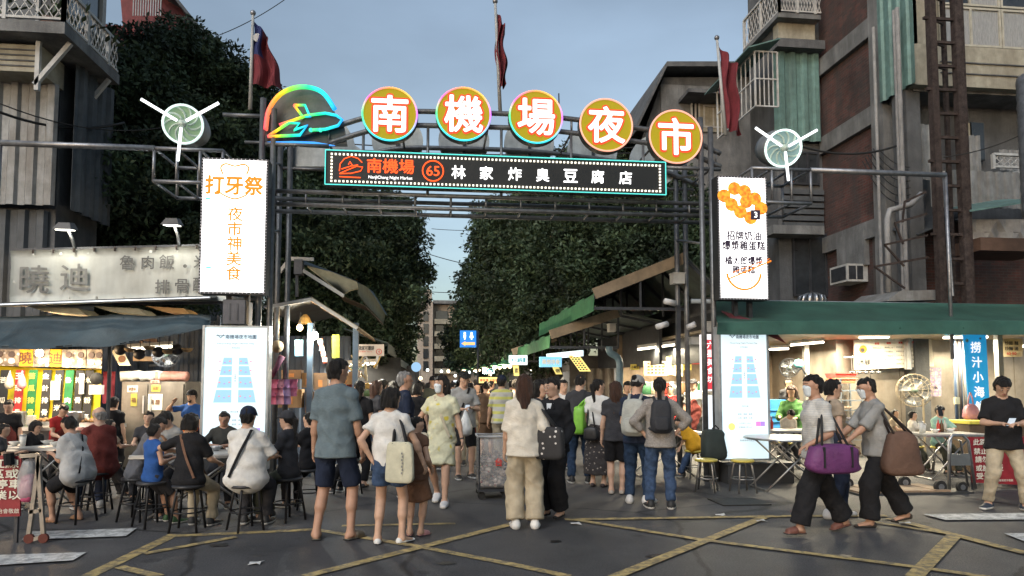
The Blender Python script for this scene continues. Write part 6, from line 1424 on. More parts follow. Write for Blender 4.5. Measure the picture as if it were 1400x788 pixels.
for i, (u, v, w_, h_) in enumerate(((398, 512, 22, 12), (420, 520, 12, 20), (438, 522, 16, 24), (470, 520, 20, 12), (484, 512, 14, 8), (395, 545, 30, 26), (430, 550, 22, 30))):
    p = W(u, v, 12.0 + .1 * i); t = thing('carton', ['flat carton on top behind the pink packets', 'upright wooden box behind the pink packets', 'leaning wooden box with orange card', 'brown carton behind the black-haired woman', 'small top carton right of the leaning box', 'large low carton under the packets', 'large low carton under the leaning box'][i], 'box', p, 'cartons piled in the centre-left stall'); w2 = w_ * .0122 / 2 * 1.2; h2 = h_ * .0126
    m = MB(); m.span((p.x - w2, p.y, p.z - h2 / 2), (p.x + w2, p.y + .25, p.z + h2 / 2)); m.build('carton_body', wood if i % 2 else M('cardboard', (.27, .17, .10), dirt=.2), t); m = MB(); m.span((p.x - w2 * .3, p.y - .004, p.z - h2 * .3), (p.x + w2 * .3, p.y, p.z + h2 * .1)); m.build('paper_label', M('label orange', (.6, .25, .08)), t)
for i in range(16):                               # lit foil and skewers
    rr = random.Random(i + 40); u, v = rr.uniform(468, 520), rr.uniform(489, 512); p = W(u, v, 12.6); d = Vector((rr.uniform(-.25, .25), rr.uniform(-.1, .1), rr.uniform(.05, .28))); m = MB(); m.bar(p - d * .6, p + d * .6, .045, .02)
    tag(m.build('bamboo_skewer', M(['paper amber', 'straw pale', 'foil'][i % 3], [(0.6, .4, .15), (.5, .42, .26), (.6, .6, .6)][i % 3], rough=.4), None), 'lit pale stick in the jumble above the crowd in the centre-left stall', 'stick', 'jumbled lit sticks in the centre-left stall')
fluor(W(470, 500, 12.9), W(515, 497, 12.9), 20, 'fluorescent tube lighting the jumble in the centre-left stall', color=(1, .93, .75))

# ---- stalls down the lane
random.seed(11)
greenc = M('green canvas', (.06, .22, .10), rough=.75, var=.2, bump=.3, bscale=12, dirt=.2); brownc = M('brown roof sheet', (.30, .24, .20), rough=.7, dirt=.4, dcol=(.08, .05, .03)); dimroof = M('dim green roof', (.10, .13, .12), rough=.7, dirt=.5)
def lane_roof(p_eave, p_ridge, p_back, length, label, val=.18):
    """shed running down the lane: eave over the lane, ridge, lower back edge"""
    t = thing('lane_canopy', label, 'awning', p_eave, None); D = Vector((0, length, 0)); e, r_, b_ = Vector(p_eave), Vector(p_ridge), Vector(p_back)
    m = MB(); m.sheet([[e, e + D], [r_, r_ + D]], thick=(0, 0, .03)); m.build('lane_slope', brownc, t); m = MB(); m.sheet([[r_, r_ + D], [b_, b_ + D]], thick=(0, 0, .03)); m.build('back_slope', dimroof, t)
    m = MB(); m.span((b_.x - .03, e.y + .1, 1.9), (b_.x + .03, e.y + length, b_.z - .05)); m.build('shade_filler', steelD, t)  # added dark sheet, stands in for the shade between canopy and stall back
    for k in range(4): o = e + (r_ - e) * (k + .7) / 4.4; m = MB(); m.bar(o + Vector((0, .05, -.04)), o + D + Vector((0, 0, -.04)), .045); m.build('purlin', steelD, t)
    n = max(2, int(length / 1.2))
    for k in range(n + 1):
        o = D * k / n
        m = MB(); m.bar(e + o + Vector((0, .02, -.05)), r_ + o + Vector((0, .02, -.05)), .05); m.build('rafter', steelD, t); m = MB(); m.bar(r_ + o + Vector((0, .02, -.05)), b_ + o + Vector((0, .02, -.05)), .05); m.build('rafter', steelD, t)
        x = (e + r_) / 2 + o; m = MB(); m.bar((x.x, x.y + .02, e.z - .25), (x.x, x.y + .02, x.z), .035); m.build('strut', steelD, t); m = MB(); m.bar(Vector((r_.x, r_.y + o.y + .02, e.z - .25)), r_ + o, .035); m.build('strut', steelD, t)
    m = MB(); m.bar(e + Vector((0, 0, -.25)) , Vector((r_.x, e.y, e.z - .25)), .05); m.build('tie_beam', steelD, t)
    m = MB(); m.sheet([[e + D * i / 8 + Vector((0, 0, .03)), e + D * i / 8 + Vector((-.02 + .02 * (i % 2), 0, -val))] for i in range(9)], thick=(.012, 0, 0)); m.build('green_valance', greenc, t)
    m = MB(); m.bar(e + Vector((0, -.02, 0)), r_ + Vector((0, -.02, 0)), .04, .19); m.build('end_fascia', M('fascia tan', (.30, .24, .17), dirt=.3), t)
lane_roof(W(812, 402, 11.5), W(938, 352, 11.5), W(985, 398, 11.5), 6.3, 'near brown canopy with green valance right of the lane, highest of the row', .3)
e2 = W(752, 460, 14.0); lane_roof(W(752, 458, 13.5), W(845, 428, 13.5), W(905, 440, 13.5), 5.5, 'lower brown canopy with green valance tucked under the near one', .26)
lane_roof(W(700, 482, 19), W(760, 462, 19), W(800, 470, 19), 9, 'third canopy farther down the right of the lane', .25)
lane_roof(W(655, 492, 30), W(700, 476, 30), W(730, 480, 30), 14, 'farthest canopy on the right of the lane', .3)
for i, (u0, v0, u1, v1, Y, L_) in enumerate(((530, 470, 470, 450, 18, 5), (548, 492, 500, 474, 26, 8))):
    a, b = W(u0, v0, Y), W(u1, v1, Y); t = thing('lane_canopy', ['dark canopy on the left of the lane beyond the folded awning', 'far dark canopy on the left of the lane'][i], 'awning', a); D = Vector((0, L_, 0))
    m = MB(); m.sheet([[a, a + D], [b, b + D]], thick=(0, 0, .03)); m.build('lane_slope', dimroof, t); m = MB(); m.sheet([[a, a + Vector((0, 0, -.25))], [a + D, a + D + Vector((0, 0, -.25))]], thick=(.012, 0, 0)); m.build('valance', dimroof, t)
# stall bodies down the lane: dark partitions and lit counters
def booth(x0, x1, y0, y1, label, light, side):
    t = thing('lane_booth', label, 'stall', ((x0 + x1) / 2, y0, 0)); dk_ = M('booth dark', (.07, .065, .06), dirt=.3)
    m = MB(); m.span((x0, y1, 0), (x1, y1 + .06, 2.3)); m.build('partition', dk_, t); xb = x1 if side > 0 else x0; m = MB(); m.span((xb - .03, y0, 0), (xb + .03, y1 - .01, 2.3)); m.build('rear_wall', dk_, t)
    xc = x0 if side > 0 else x1; m = MB(); m.span((min(xc, xc + side * .6), y0 + .2, 0), (max(xc, xc + side * .6), y1 - .2, .9)); m.build('counter', M('booth counter', (.3, .3, .28), rough=.4), t)
    p0, p1 = Vector(((x0 + x1) / 2, y0 + .3, 2.1)), Vector(((x0 + x1) / 2, y1 - .3, 2.1))
    m = MB(); m.tube([p0, p1], .025, 7); m.build('tube_lamp', E('fluorescent', cool, 7), t); lamp('AREA', (p0 + p1) / 2 - Vector((0, 0, .05)), light, cool, 'tube_light', .06, (p1 - p0).length, par=t)
    for k in range(3): y = y0 + .5 + k * (y1 - y0 - .9) / 2; m = MB(); m.span((xc + side * .1 - .12, y, .9), (xc + side * .1 + .12, y + .3, 1.1)); m.build('food_case', M(['case cream', 'case red', 'case steel'][k], [(.5, .45, .35), (.4, .08, .05), (.4, .4, .4)][k]), t)
xl_ = lambda u, Y: W(u, 500, Y).x
booth(xl_(800, 17), xl_(800, 17) + 2.2, 16.2, 19, 'booth right of the lane beyond the near canopy', 25, 1)
booth(xl_(745, 21), xl_(745, 21) + 2.2, 20, 24, 'second booth down the right of the lane', 25, 1)
booth(xl_(700, 28), xl_(700, 28) + 2.2, 26, 31, 'third booth down the right of the lane', 25, 1)
booth(xl_(662, 38), xl_(662, 38) + 3, 35, 42, 'farthest booth on the right of the lane', 40, 1)
booth(xl_(545, 20) - 2.2, xl_(545, 20), 18, 21, 'booth left of the lane behind the grey-haired man', 18, -1)
booth(xl_(560, 28) - 2.2, xl_(560, 28), 26, 31, 'second booth down the left of the lane', 25, -1)
booth(xl_(572, 40) - 3, xl_(572, 40), 36, 42, 'farthest booth on the left of the lane', 40, -1)
# lit signs over the lane
cy = E('sign cyan', (.45, .85, .95), .9); cyd = M('sign letters teal', (.02, .2, .3), var=0, bump=0); bl2 = E('sign sky blue', (.22, .55, .85), .9)
def lsign(u0, v0, u1, v1, Y, label, mat, s_, skew=0, mt=None, nm='lit_sign'):
    a, b = W(u0, v0, Y), W(u1, v1, Y); return board(u0, v0, u1, v1, Y, nm, 'sign', label, mat, skew, .08, [(s_, .5, .5, (a.z - b.z) * .5, mt or cyd, (b.x - a.x) * .8)])
lsign(696, 486, 721, 499, 14.5, 'small cyan white lit sign above the beige-trousered woman', E('sign pale cyan', (.75, .95, 1), 1.1), '冰火滷味攤')
lsign(738, 488, 768, 502, 13.6, 'sky blue lit sign under the lower canopy', bl2, '藥燉排骨', 0, pw)
lsign(660, 504, 676, 511, 22, 'tiny cyan lit sign far right of the lane', cy, '豆花')
lsign(653, 516, 684, 524, 19, 'wide yellow lit menu strip far right of the lane', E('sign yellow', (.85, .68, .25), .9), '章魚燒 大阪燒', 0, pr_)
lsign(620, 520, 634, 527, 30, 'small white lit sign at the far end of the lane', E('sign white far', (.8, .85, .9), 1.2), '甜不辣')
lsign(548, 516, 560, 524, 20, 'pale blue lit sign beside the grey-haired man', E('sign pale far', (.5, .7, .85), 1.0), '飲料')
lsign(702, 500, 709, 514, 14.4, 'small yellow hanging card under the cyan white sign', E('card yellow', (.75, .62, .2), .7), '素', 1, pb)
lsign(756, 502, 764, 512, 13.5, 'small yellow slanted card under the sky blue sign', E('card yellow'), '燉', 5, pb)
t = board(777, 486, 792, 508, 13.0, 'menu_board', 'menu', 'tilted yellow lit menu board with rows of dishes right of the lane', E('menu yellow lit', (.95, .80, .25), .95), skew=16)
for r_ in range(7):
    for k in range(3): p = W(781 + r_ * 2.1 + k * 4.2, 488.5 + r_ * 2.8, 12.99); m = MB(); m.span((p.x - .018, 12.985, p.z - .012), (p.x + .018, 12.989, p.z + .012)); m.build('menu_entry', pb if (r_ + k) % 4 else pr_, t)
p_ = [W(u, v, Y) for u, v, Y in ((747, 484, 14.5), (795, 479, 12.6), (795, 487, 12.6), (747, 491, 14.5))]; t = thing('lit_fascia', 'long slanting pale blue lit fascia along the edge of the lower canopy', 'sign', p_[0]); m = MB(); m.prism(p_[::-1], (.05, .05, 0)); m.build('fascia_panel', E('sign pale cyan'), t)
# toilet sign
c = W(640, 463, 17); t = thing('toilet_sign', 'blue square toilet sign with two white figures and an orange arrow', 'sign', c); a, b = W(629, 452, 17), W(651, 475, 17)
m = MB(); m.span((a.x, 17, b.z), (b.x, 17.08, a.z)); m.build('sign_plate', E('toilet blue', (.02, .22, .75), .9), t)
for s_ in (-1, 1):
    q = Vector(((a.x + b.x) / 2 + s_ * .085, 16.985, a.z - .12)); m = MB(); m.lathe(q + Vector((0, 0, .05)), [(.028, 0), (.028, .006), (0, .006)], 12, (0, -1, 0)); m.prism([q + Vector(k) for k in ((-.03, 0, .015), (.03, 0, .015), (.028 if s_ < 0 else .05, 0, -.06), (.015, 0, -.06), (.015, 0, -.11), (-.015, 0, -.11), (-.015, 0, -.06), (-.028 if s_ < 0 else -.05, 0, -.06))][::-1], (0, .006, 0)); m.build('figure', lw, t)
m = MB(); q = Vector(((a.x + b.x) / 2, 16.985, b.z + .09)); m.prism([q + Vector(k) for k in ((-.17, 0, 0), (-.07, 0, .06), (-.07, 0, .035), (.17, 0, .035), (.17, 0, -.035), (-.07, 0, -.035), (-.07, 0, -.06))], (0, .006, 0)); m.build('arrow', E('arrow orange', (.95, .55, .2), 1), t)
m = MB(); m.tube([(b.x + .05, 17.1, 0), (b.x + .05, 17.1, a.z)], .03, 6); m.build('post', steelD, t)
# round blue sign down the lane
c = W(569, 502, 24); t = thing('round_street_sign', 'small round pale blue sign on the left far down the lane', 'sign', c); m = MB(); m.lathe(c, [(.17, 0), (.17, .02), (0, .02)], 20, (0, -1, 0)); m.build('disc', E('round sign blue', (.35, .6, .9), .9), t); m = MB(); m.tube([(c.x, 24.05, 0), (c.x, 24.05, c.z)], .025, 6); m.build('post', steelD, t)
for i in range(12):
    rr = random.Random(i); u, Y = 575 + i * 9.5, 26 + (i * 7 % 13); p = W(u, rr.uniform(504, 520), Y); t = thing('string_lamp', ['leftmost distant lamp over the lane', 'second distant lamp from the left over the lane', 'third distant lamp from the left', 'fourth distant lamp from the left', 'fifth distant lamp from the left', 'sixth distant lamp from the left', 'sixth distant lamp from the right', 'fifth distant lamp from the right', 'fourth distant lamp from the right', 'third distant lamp from the right', 'second distant lamp from the right over the lane', 'rightmost distant lamp over the lane'][i], 'lamp', p, 'distant lamps over the lane'); m = MB(); m.ball(p, .07, 8); m.build('globe', E(['bulb far warm', 'bulb far cool'][i % 2], [(1, .75, .45), (.9, 1, 1)][i % 2], 5), t, True); m = MB(); m.tube([p, p + Vector((0, 0, .35))], .008, 4); m.build('cord', wire, t)
# ---- right stall
Rs = thing('market_stall', 'right food stall with long green awning, steel back wall and fluorescent ceiling', 'stall', W(1200, 560, 11.5))
ga = M('green awning', (.035, .10, .075), rough=.5, var=.2, scale=2, bump=.25, bscale=9, dirt=.15)
rows = []
xa = W(985, 450, 9.7).x; xz = W(1500, 450, 9.7).x
for i in range(26):
    f = i / 25; u = 975 + (1520 - 975) * f; T = W(u, 412.5 + 8 * f, 11.0); T.z += .02; B = W(u + 6, 442 - 2 * f, 9.75)
    rows.append([T * (1 - j / 7) + B * (j / 7) + Vector((0, 0, -.05 * math.sin(math.pi * j / 7) * (1 + .3 * math.sin(i * .7)))) for j in range(8)] + [W(u + 6, 457.5 + .6 * math.sin(i * .8), 9.75) + Vector((0, .02 + .012 * math.sin(i * 1.6), 0))])
m = MB(); m.sheet(rows, thick=(0, .006, .012)); m.build('awning_sheet', ga, Rs, True)
m = MB(); m.tube([W(945, 412, 11.02), W(1500, 421, 11.02)], .04, 8); m.build('awning_roller', M('grey tube', (.22, .25, .27), rough=.5), Rs, True)
m = MB(); m.prism([W(u, v, Y) for u, v, Y in ((985, 425, 10.4), (1005, 440, 10.0), (1075, 470, 10.1), (1055, 448, 10.0), (1030, 438, 10.0))], (0, .02, .01)); m.build('maroon_flap', M('maroon canvas', (.15, .04, .05)), Rs)
m = MB(); m.span((W(975, 500, 11.5).x, 11.3, W(1200, 452, 11.2).z), (W(1500, 500, 11).x, 16.4, W(1200, 452, 11.2).z + .05)); m.build('ceiling', M('stall ceiling', (.50, .42, .30), rough=.6, dirt=.4, dcol=(.25, .18, .1)), Rs)
bw = M('stainless wall', (.38, .34, .29), rough=.38, metal=.5, var=.2, scale=2, dirt=.45, dcol=(.15, .11, .07), bump=.1)
Yw = 13.6
xw0, xw1 = W(1150, 500, Yw).x, W(1500, 500, Yw).x
for k in range(9): x0 = xw0 + (xw1 - xw0) * k / 9; m = MB(); m.span((x0, Yw + .004 * (k % 2), 0), (x0 + (xw1 - xw0) / 9 - .015, Yw + .05, 2.7)); m.build('wall_panel', bw, Rs)
m = MB(); m.span((W(845, 500, 16.4).x, 16.4, 0), (xw0 + .6, 16.5, 2.7)); m.build('rear_wall', M('warm rear wall', (.33, .25, .17), dirt=.5), Rs)
m = MB(); p = W(1130, 520, 14.6); q = W(1146, 520, 14.6); m.span((p.x, 14.6, 0), (q.x, 14.9, 2.7)); m.build('brick_pier', brick, Rs)
m = MB(); m.span((xw0 - .1, Yw, 0), (xw0, 16.4, 2.7)); m.build('return_wall', bw, Rs)
for u, Y in ((1102, 13.5), (1308, 12.3), (1366, 11.6), (992, 11.3)): p = W(u, 500, Y); m = MB(); m.bar((p.x, Y, 0), (p.x, Y, 2.5), .1); m.build('post', M('post galvanised', (.25, .24, .22), metal=.5, rough=.5), Rs)
for k in range(5): p = W(1306 + k * 3.2, 520, 12.0); m = MB(); m.tube([(p.x, 12.0 + .03 * (k % 2), .2), (p.x, 12.0 + .03 * (k % 2), 2.45)], .022, 7); m.build('pipe', M(['pipe blue', 'pipe grey', 'pipe dark'][k % 3], [(.05, .08, .14), (.2, .2, .2), (.06, .05, .05)][k % 3], rough=.5), Rs, True)
for i, (u0, v0, u1, v1, Y, pw_, lb) in enumerate(((1052, 478, 1078, 477, 14.5, 20, 'short fluorescent tube left of the second one in the right stall'), (1081, 472, 1126, 468, 13, 30, 'bright fluorescent tube above the green-sweatered diner'), (932, 487, 962, 484, 14, 24, 'fluorescent tube just left of the narrow red sign'), (1175, 462, 1215, 461, 12.6, 26, 'fluorescent tube just under the green awning over the menu board'),
    (868, 489, 905, 480, 15.5, 22, 'leftmost fluorescent tube in the right stall'), (872, 478, 935, 470, 13.8, 24, 'long fluorescent tube under the near canopy'), (1290, 462, 1350, 461, 11.8, 26, 'fluorescent tube above the blue seafood banner'), (1375, 474, 1420, 473, 12.4, 24, 'fluorescent tube at the right photo edge'))):
    fluor(W(u0, v0, Y), W(u1, v1, Y), pw_ * 1.1, lb, 6, (1, .87, .62))
# menu board in the right stall
t = thing('menu_board', 'wide white wall menu with orange logo and columns of dishes in the right stall', 'menu', W(1220, 505, 13.2)); P = [W(u, v, 13.3) for u, v in ((1168, 465), (1273, 461), (1277, 501), (1169, 506))]
m = MB(); m.prism(P[::-1], (0, .04, 0)); m.build('board', M('menu white', (.68, .64, .56), bump=0), t)
m = MB(); m.lathe(W(1180, 478, 13.28), [(.085, 0), (.085, .006), (0, .006)], 18, (0, -1, 0)); m.build('logo_disc', M('logo orange', (.7, .2, .02)), t)
m = MB(); m.lathe(W(1179, 479, 13.27), [(.045, 0), (.045, .006), (0, .006)], 14, (0, -1, 0)); m.build('logo_shell', pb, t); text('山州海鮮', W(1181, 495, 13.285), .13, pb, t, width=.3, bold=.02, name='menu_title')
for k in range(5):
    u = 1199 + k * 16; text(['飯類', '麵類', '湯類', '小菜', '海鮮'][k], W(u, 470 - k * .6, 13.285), .045, pr_, t, bold=.03, name='menu_heading')
    for j in range(5): text(['蛤蜊絲瓜', '三杯中卷', '蒜泥白肉', '鹽酥蝦仁', '炒飯海鮮', '五味透抽', '鮮蚵煎蛋'][(k * 3 + j) % 7] + ' %d0' % (6 + (k + j) % 7), W(u, 476 + j * 5.6 - k * .5, 13.285), .036, pb, t, width=.185, name='menu_line')
# blue seafood banner
t = thing('blue_banner', 'tall bright blue vertical banner with white characters for chilled seafood', 'banner', W(1336, 568, 11.3)); P = [W(u, v, 11.2) for u, v in ((1317, 458), (1348, 457), (1354, 570), (1326, 572))]
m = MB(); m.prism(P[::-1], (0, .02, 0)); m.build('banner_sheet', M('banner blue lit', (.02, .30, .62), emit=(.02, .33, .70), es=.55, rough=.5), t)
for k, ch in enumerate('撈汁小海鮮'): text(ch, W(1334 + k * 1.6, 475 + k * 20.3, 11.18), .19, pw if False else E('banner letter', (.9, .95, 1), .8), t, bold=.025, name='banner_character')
for u, v, r_ in ((1322, 466, .03), (1324, 545, .025), (1344, 563, .03), (1340, 463, .02)): m = MB(); m.lathe(W(u, v, 11.185), [(r_, 0), (r_, .004), (0, .004)], 10, (0, -1, 0)); m.build('printed_bubble', M('bubble', (.3, .6, .8)), t)
board(1367, 463, 1398, 488, 11.9, 'small_menu', 'menu', 'small cream price board at the right photo edge', M('menu cream', (.6, .5, .32)), lines=[('炒飯 麵', .5, .25, .07, pb, .28), ('炒麵 湯', .5, .55, .07, pb, .28), ('60 80', .5, .82, .05, pr_, .2)])
board(1267, 503, 1287, 542, 13.3, 'poster', 'poster', 'colourful leaflet poster beside the big round fan', M('poster print', (.35, .28, .40), kind='dots', col2=(.6, .55, .3), scale=14, var=.3), lines=[('活動', .5, .2, .07, pw, .16), ('公告', .5, .7, .06, pb, .16)])
fan(W(1250, 534, 12.6), .33, (-.45, -1, .05), 'big round fan with pale mesh guard before the steel wall', M('fan guard pale', (.24, .20, .14), metal=.3, rough=.5), (W(1262, 545, 12.9), W(1266, 640, 12.9)))
fan(W(1079, 503, 13.6), .20, (-.3, -1, -.1), 'small black fan high behind the green-sweatered diner', stand=(W(1090, 508, 13.8), W(1100, 500, 13.9)))
t = thing('hand_fan', 'small turquoise headed fan by the black wall fan', 'fan', W(1093, 500, 13.3)); m = MB(); m.lathe(W(1092, 498, 13.3), [(.09, 0), (.10, .03), (.05, .07), (0, .08)], 14, (-.5, -1, .3)); m.build('head', M('turquoise plastic', (.10, .30, .33)), t, True); m = MB(); m.tube([W(1094, 500, 13.3), W(1102, 512, 13.4)], .02, 6); m.build('stem', steelD, t)
t = thing('plastic_bag', 'pinkish plastic bag of shopping hanging below the pipes by the blue banner', 'bag', W(1328, 574, 11.1)); p = W(1328, 574, 11.1); m = MB(); soft(m, p + Vector((0, 0, .13)), (.25, .2, .30), .75, sag=.9, seed=9); [m.tube([p + Vector((k * .05, 0, .25)), p + Vector((k * .035, 0, .38)), p + Vector((0, 0, .48))], .012, 6) for k in (-1, 1)]; m.build('bag_film', M('bag pink film', (.42, .20, .24), rough=.3, bump=1.0, bscale=18), t, True)
# racks and crates
t = thing('steel_rack', 'steel wire rack beside the steel wall in the right stall', 'rack', W(1160, 620, 13.2)); p, q = W(1146, 560, 13.2), W(1175, 560, 13.2)
for x in (p.x, q.x):
    for y in (13.1, 13.5): m = MB(); m.bar((x, y, 0), (x, y, W(1160, 518, 13.2).z), .03); m.build('upright', alu, t)
for k in range(6): z = .35 + k * .2; m = MB(); m.span((p.x, 13.1, z), (q.x, 13.5, z + .025)); m.build('shelf', alu, t)
for i, (u, v, c_) in enumerate(((1156, 514, (.55, .05, .04)), (1156, 521, (.45, .2, .1)), (1148, 560, (.5, .4, .3)), (1164, 575, (.3, .3, .35)))):
    p = W(u, v, 13.15); t = thing('plastic_crate', ['red plastic crate on top of the steel rack', 'orange brown crate just under the red one', 'cream crate low on the rack', 'grey crate low on the rack'][i], 'crate', p); m = MB(); m.hexa([p + Vector(k) for k in ((-.2, 0, -.05), (.2, 0, -.05), (.2, .35, -.05), (-.2, .35, -.05), (-.23, -.02, .05), (.23, -.02, .05), (.23, .37, .05), (-.23, .37, .05))]); m.build('crate_body', M('crate %d' % i, c_), t); m = MB(); m.bar(p + Vector((-.24, -.025, .05)), p + Vector((.24, -.025, .05)), .02, .025); m.build('rim', M('crate %d' % i), t)
t = thing('plastic_crate', 'stack of blue baskets behind the child in the right stall', 'crate', W(1064, 580, 13.6)); p, q = W(1058, 572, 13.6), W(1068, 550, 13.6); m = MB(); m.span((p.x - .1, 13.6, p.z - .2), (q.x + .1, 14, q.z + .05)); m.build('basket', M('basket blue', (.03, .2, .5)), t)
for k in range(4): m = MB(); z = p.z - .2 + k * .12; m.span((p.x - .12, 13.58, z), (q.x + .12, 13.6, z + .03)); m.build('basket_rim', M('basket blue rim', (.05, .28, .6)), t)
for i in range(9):                                # oddments on shelf along the rear of the right stall
    u = 868 + i * 12.5; p = W(u, 520, 16.0); t = thing('kitchen_item', ['steel pan at the left of the rear shelf', 'green bottle crate second on the rear shelf', 'cream tub third on the rear shelf', 'red tub fourth on the rear shelf', 'steel tub in the middle of the rear shelf', 'brown jar sixth on the rear shelf', 'white tub seventh on the rear shelf', 'green tub eighth on the rear shelf', 'steel tub at the right end of the rear shelf'][i], 'container', p); m = MB(); m.lathe((p.x, 15.9, 1.25), [(.13, 0), (.15, .02), (.16, .25), (.14, .27), (0, .27)], 14); m.build('vessel', [alu, greenc, M('tub cream', (.5, .45, .32)), M('tub red', (.4, .06, .04)), alu, wood, M('bowl white'), greenc, alu][i], t, True); m = MB(); m.lathe((p.x, 15.9, 1.52), [(.15, 0), (.14, .03), (0, .04)], 14); m.build('lid', alu, t)
t = thing('rear_shelf', 'long shelf along the rear wall of the right stall', 'shelf', W(920, 560, 16)); p, q = W(860, 540, 15.9), W(985, 540, 15.9); m = MB(); m.span((p.x, 15.7, 1.2), (q.x, 16.35, 1.245)); m.build('shelf_board', alu, t)
for x in (p.x + .1, (p.x + q.x) / 2, q.x - .1): m = MB(); m.bar((x, 15.9, 0), (x, 15.9, 1.2), .05); m.build('leg', alu, t)
t = thing('wall_notice', 'framed price notice hanging in the right stall left of the red sign', 'notice', W(896, 505, 14.2)); a, b = W(880, 494, 14.2), W(913, 514, 14.2); m = MB(); m.span((a.x, 14.2, b.z), (b.x, 14.24, a.z)); m.build('board', M('menu cream'), t)
for k in range(4):
    for j in range(5): m = MB(); m.span((a.x + .08 + j * .08, 14.193, a.z - .07 - k * .065), (a.x + .13 + j * .08, 14.198, a.z - .04 - k * .065)); m.build('printed_mark', [pr_, pb, M('logo orange')][(k + j) % 3], t)
t = thing('hanging_towel', 'pale yellow towel hanging right of the framed notice', 'towel', W(921, 512, 14)); p, q = W(911, 488, 14), W(934, 514, 14); m = MB(); m.sheet([[(p.x + (q.x - p.x) * i / 6, 14 + .03 * (i % 2), p.z + (q.z - p.z) * j / 3 + .03 * math.sin(i)) for j in range(4)] for i in range(7)], thick=(0, .01, 0)); m.build('towel_sheet', M('towel yellow', (.55, .50, .25)), t, True)
t = thing('drain_pipe', 'blue grey bent drain pipe at the left corner of the right stall', 'pipe', W(845, 560, 13.2)); m = MB(); m.tube(spl([W(833, 474, 13.2), W(834, 482, 13.2), W(846, 492, 13.2), W(847, 520, 13.2), W(846, 590, 13.2)], 5), .07, 10); m.build('pipe_run', M('pipe slate', (.10, .17, .22), rough=.5), t, True)
t = thing('grey_curtain', 'drab brown curtain hanging behind the man in dark shirt', 'curtain', W(825, 560, 14.6)); p, q = W(800, 504, 14.6), W(840, 570, 14.6); m = MB(); m.sheet([[(p.x + (q.x - p.x) * i / 16, 14.6 + .05 * math.sin(i * 1.4), p.z + (q.z - p.z) * j / 3) for j in range(4)] for i in range(17)], thick=(0, .01, 0)); m.build('curtain_cloth', M('drab cloth', (.13, .11, .09)), t, True)
# camera post by the roof
t = thing('camera_post', 'dark post with white security camera under the near canopy', 'post', W(927, 480, 11.2)); m = MB(); m.bar(W(927, 480, 11.2), W(927, 418, 11.2), .07); m.build('post', steelD, t)
for u, v, d in ((923, 415, (-.2, -.06, .03)), (912, 443, (-.2, -.08, -.06)), (940, 448, (.1, -.1, .05))): p = W(u, v, 11.1); m = MB(); m.tube([p, p + Vector(d)], .05, 10); m.build('camera_body', M('camera white', (.5, .5, .5), rough=.4), t, True)
for u, v, w_, h_ in ((926, 382, 16, 14), (836, 449, 10, 12), (975, 448, 24, 13), (952, 467, 20, 9)):
    p = W(u, v, 11.3 if u > 900 else 13.2); t = thing('junction_box', {926: 'pale grey box high under the ridge of the near canopy', 836: 'pale grey box under the lower canopy', 975: 'grey box just above the narrow red sign', 952: 'pale box left of the grey one under the roof'}[u], 'box', p); k = .0125; m = MB(); m.span((p.x - w_ * k / 2, p.y - .1, p.z - h_ * k / 2), (p.x + w_ * k / 2, p.y + .1, p.z + h_ * k / 2)); m.build('box_body', M('box pale', (.36, .36, .34)), t); m = MB(); m.span((p.x - w_ * k / 2 - .01, p.y - .11, p.z + h_ * k / 2), (p.x + w_ * k / 2 + .01, p.y + .11, p.z + h_ * k / 2 + .015)); m.build('lid', M('box pale'), t)
# roof ventilator above the green awning
t = thing('roof_ventilator', 'grey ribbed dome ventilator on the roof edge behind the green awning', 'ventilator', W(1110, 412, 12.5)); c = W(1110, 414, 12.5); m = MB()
for k in range(16):
    a0, a1 = k * math.pi / 8, k * math.pi / 8 + .3; m.sheet([[c + Vector((r_ * math.cos(a), r_ * math.sin(a), h)) for a in (a0, a1)] for r_, h in ((.22, -.05), (.27, .04), (.24, .12), (.1, .18), (.0, .19))], thick=(0, 0, .006))
tag(m.build('vane', alu, t, True), kind='stuff'); m = MB(); m.lathe(c, [(.2, -.1), (.2, .12), (0, .16)], 16); m.build('throat', steelD, t)
# flat roofs behind the awnings so nothing is hollow
t = thing('stall_roof', 'low flat grey roof behind the green awning', 'roof', W(1200, 412, 12)); m = MB(); p, q = W(985, 415, 11.4), W(1500, 415, 11.4); m.span((p.x, 11.35, p.z - .12), (q.x, 14.2, p.z - .06)); m.build('roof_deck', concD, t); m = MB(); m.prism([W(1210, 412, 11.8), W(1232, 398, 11.8), W(1288, 396, 11.8), W(1292, 410, 11.8)][::-1], (0, 1.2, .05)); m.build('raised_sheet', corr, t)
# ---- furniture
blackp = M('black plastic seat', (.03, .03, .032), rough=.35); yp = M('yellow stool seat', (.62, .50, .10), rough=.4); legs_ = M('chrome leg', (.35, .34, .33), rough=.35, metal=.8); legk = M('black leg', (.025, .025, .027), rough=.4, metal=.3)
def stool_proto(seat, leg, h, label):
    t = thing('round_stool', label, 'stool', (0, -30, 0)); t.location = (0, 0, 0)
    m = MB(); m.lathe((0, 0, h - .035), [(.13, 0), (.155, .004), (.16, .02), (.155, .033), (.13, .038), (0, .036)], 24); o = m.build('seat', seat, None, True); o.parent = t
    for k in range(4):
        a = k * math.pi / 2 + math.pi / 4; m = MB(); m.tube([(.10 * math.cos(a), .10 * math.sin(a), h - .035), (.125 * math.cos(a), .125 * math.sin(a), h - .08), (.19 * math.cos(a), .19 * math.sin(a), 0)], .013, 7); o = m.build('leg', leg, None, True); o.parent = t
    m = MB(); m.tube([(.155 * math.cos(k * math.pi / 10), .155 * math.sin(k * math.pi / 10), h * .42) for k in range(21)], .008, 6, False); o = m.build('foot_ring', leg, None, True); o.parent = t
    return t
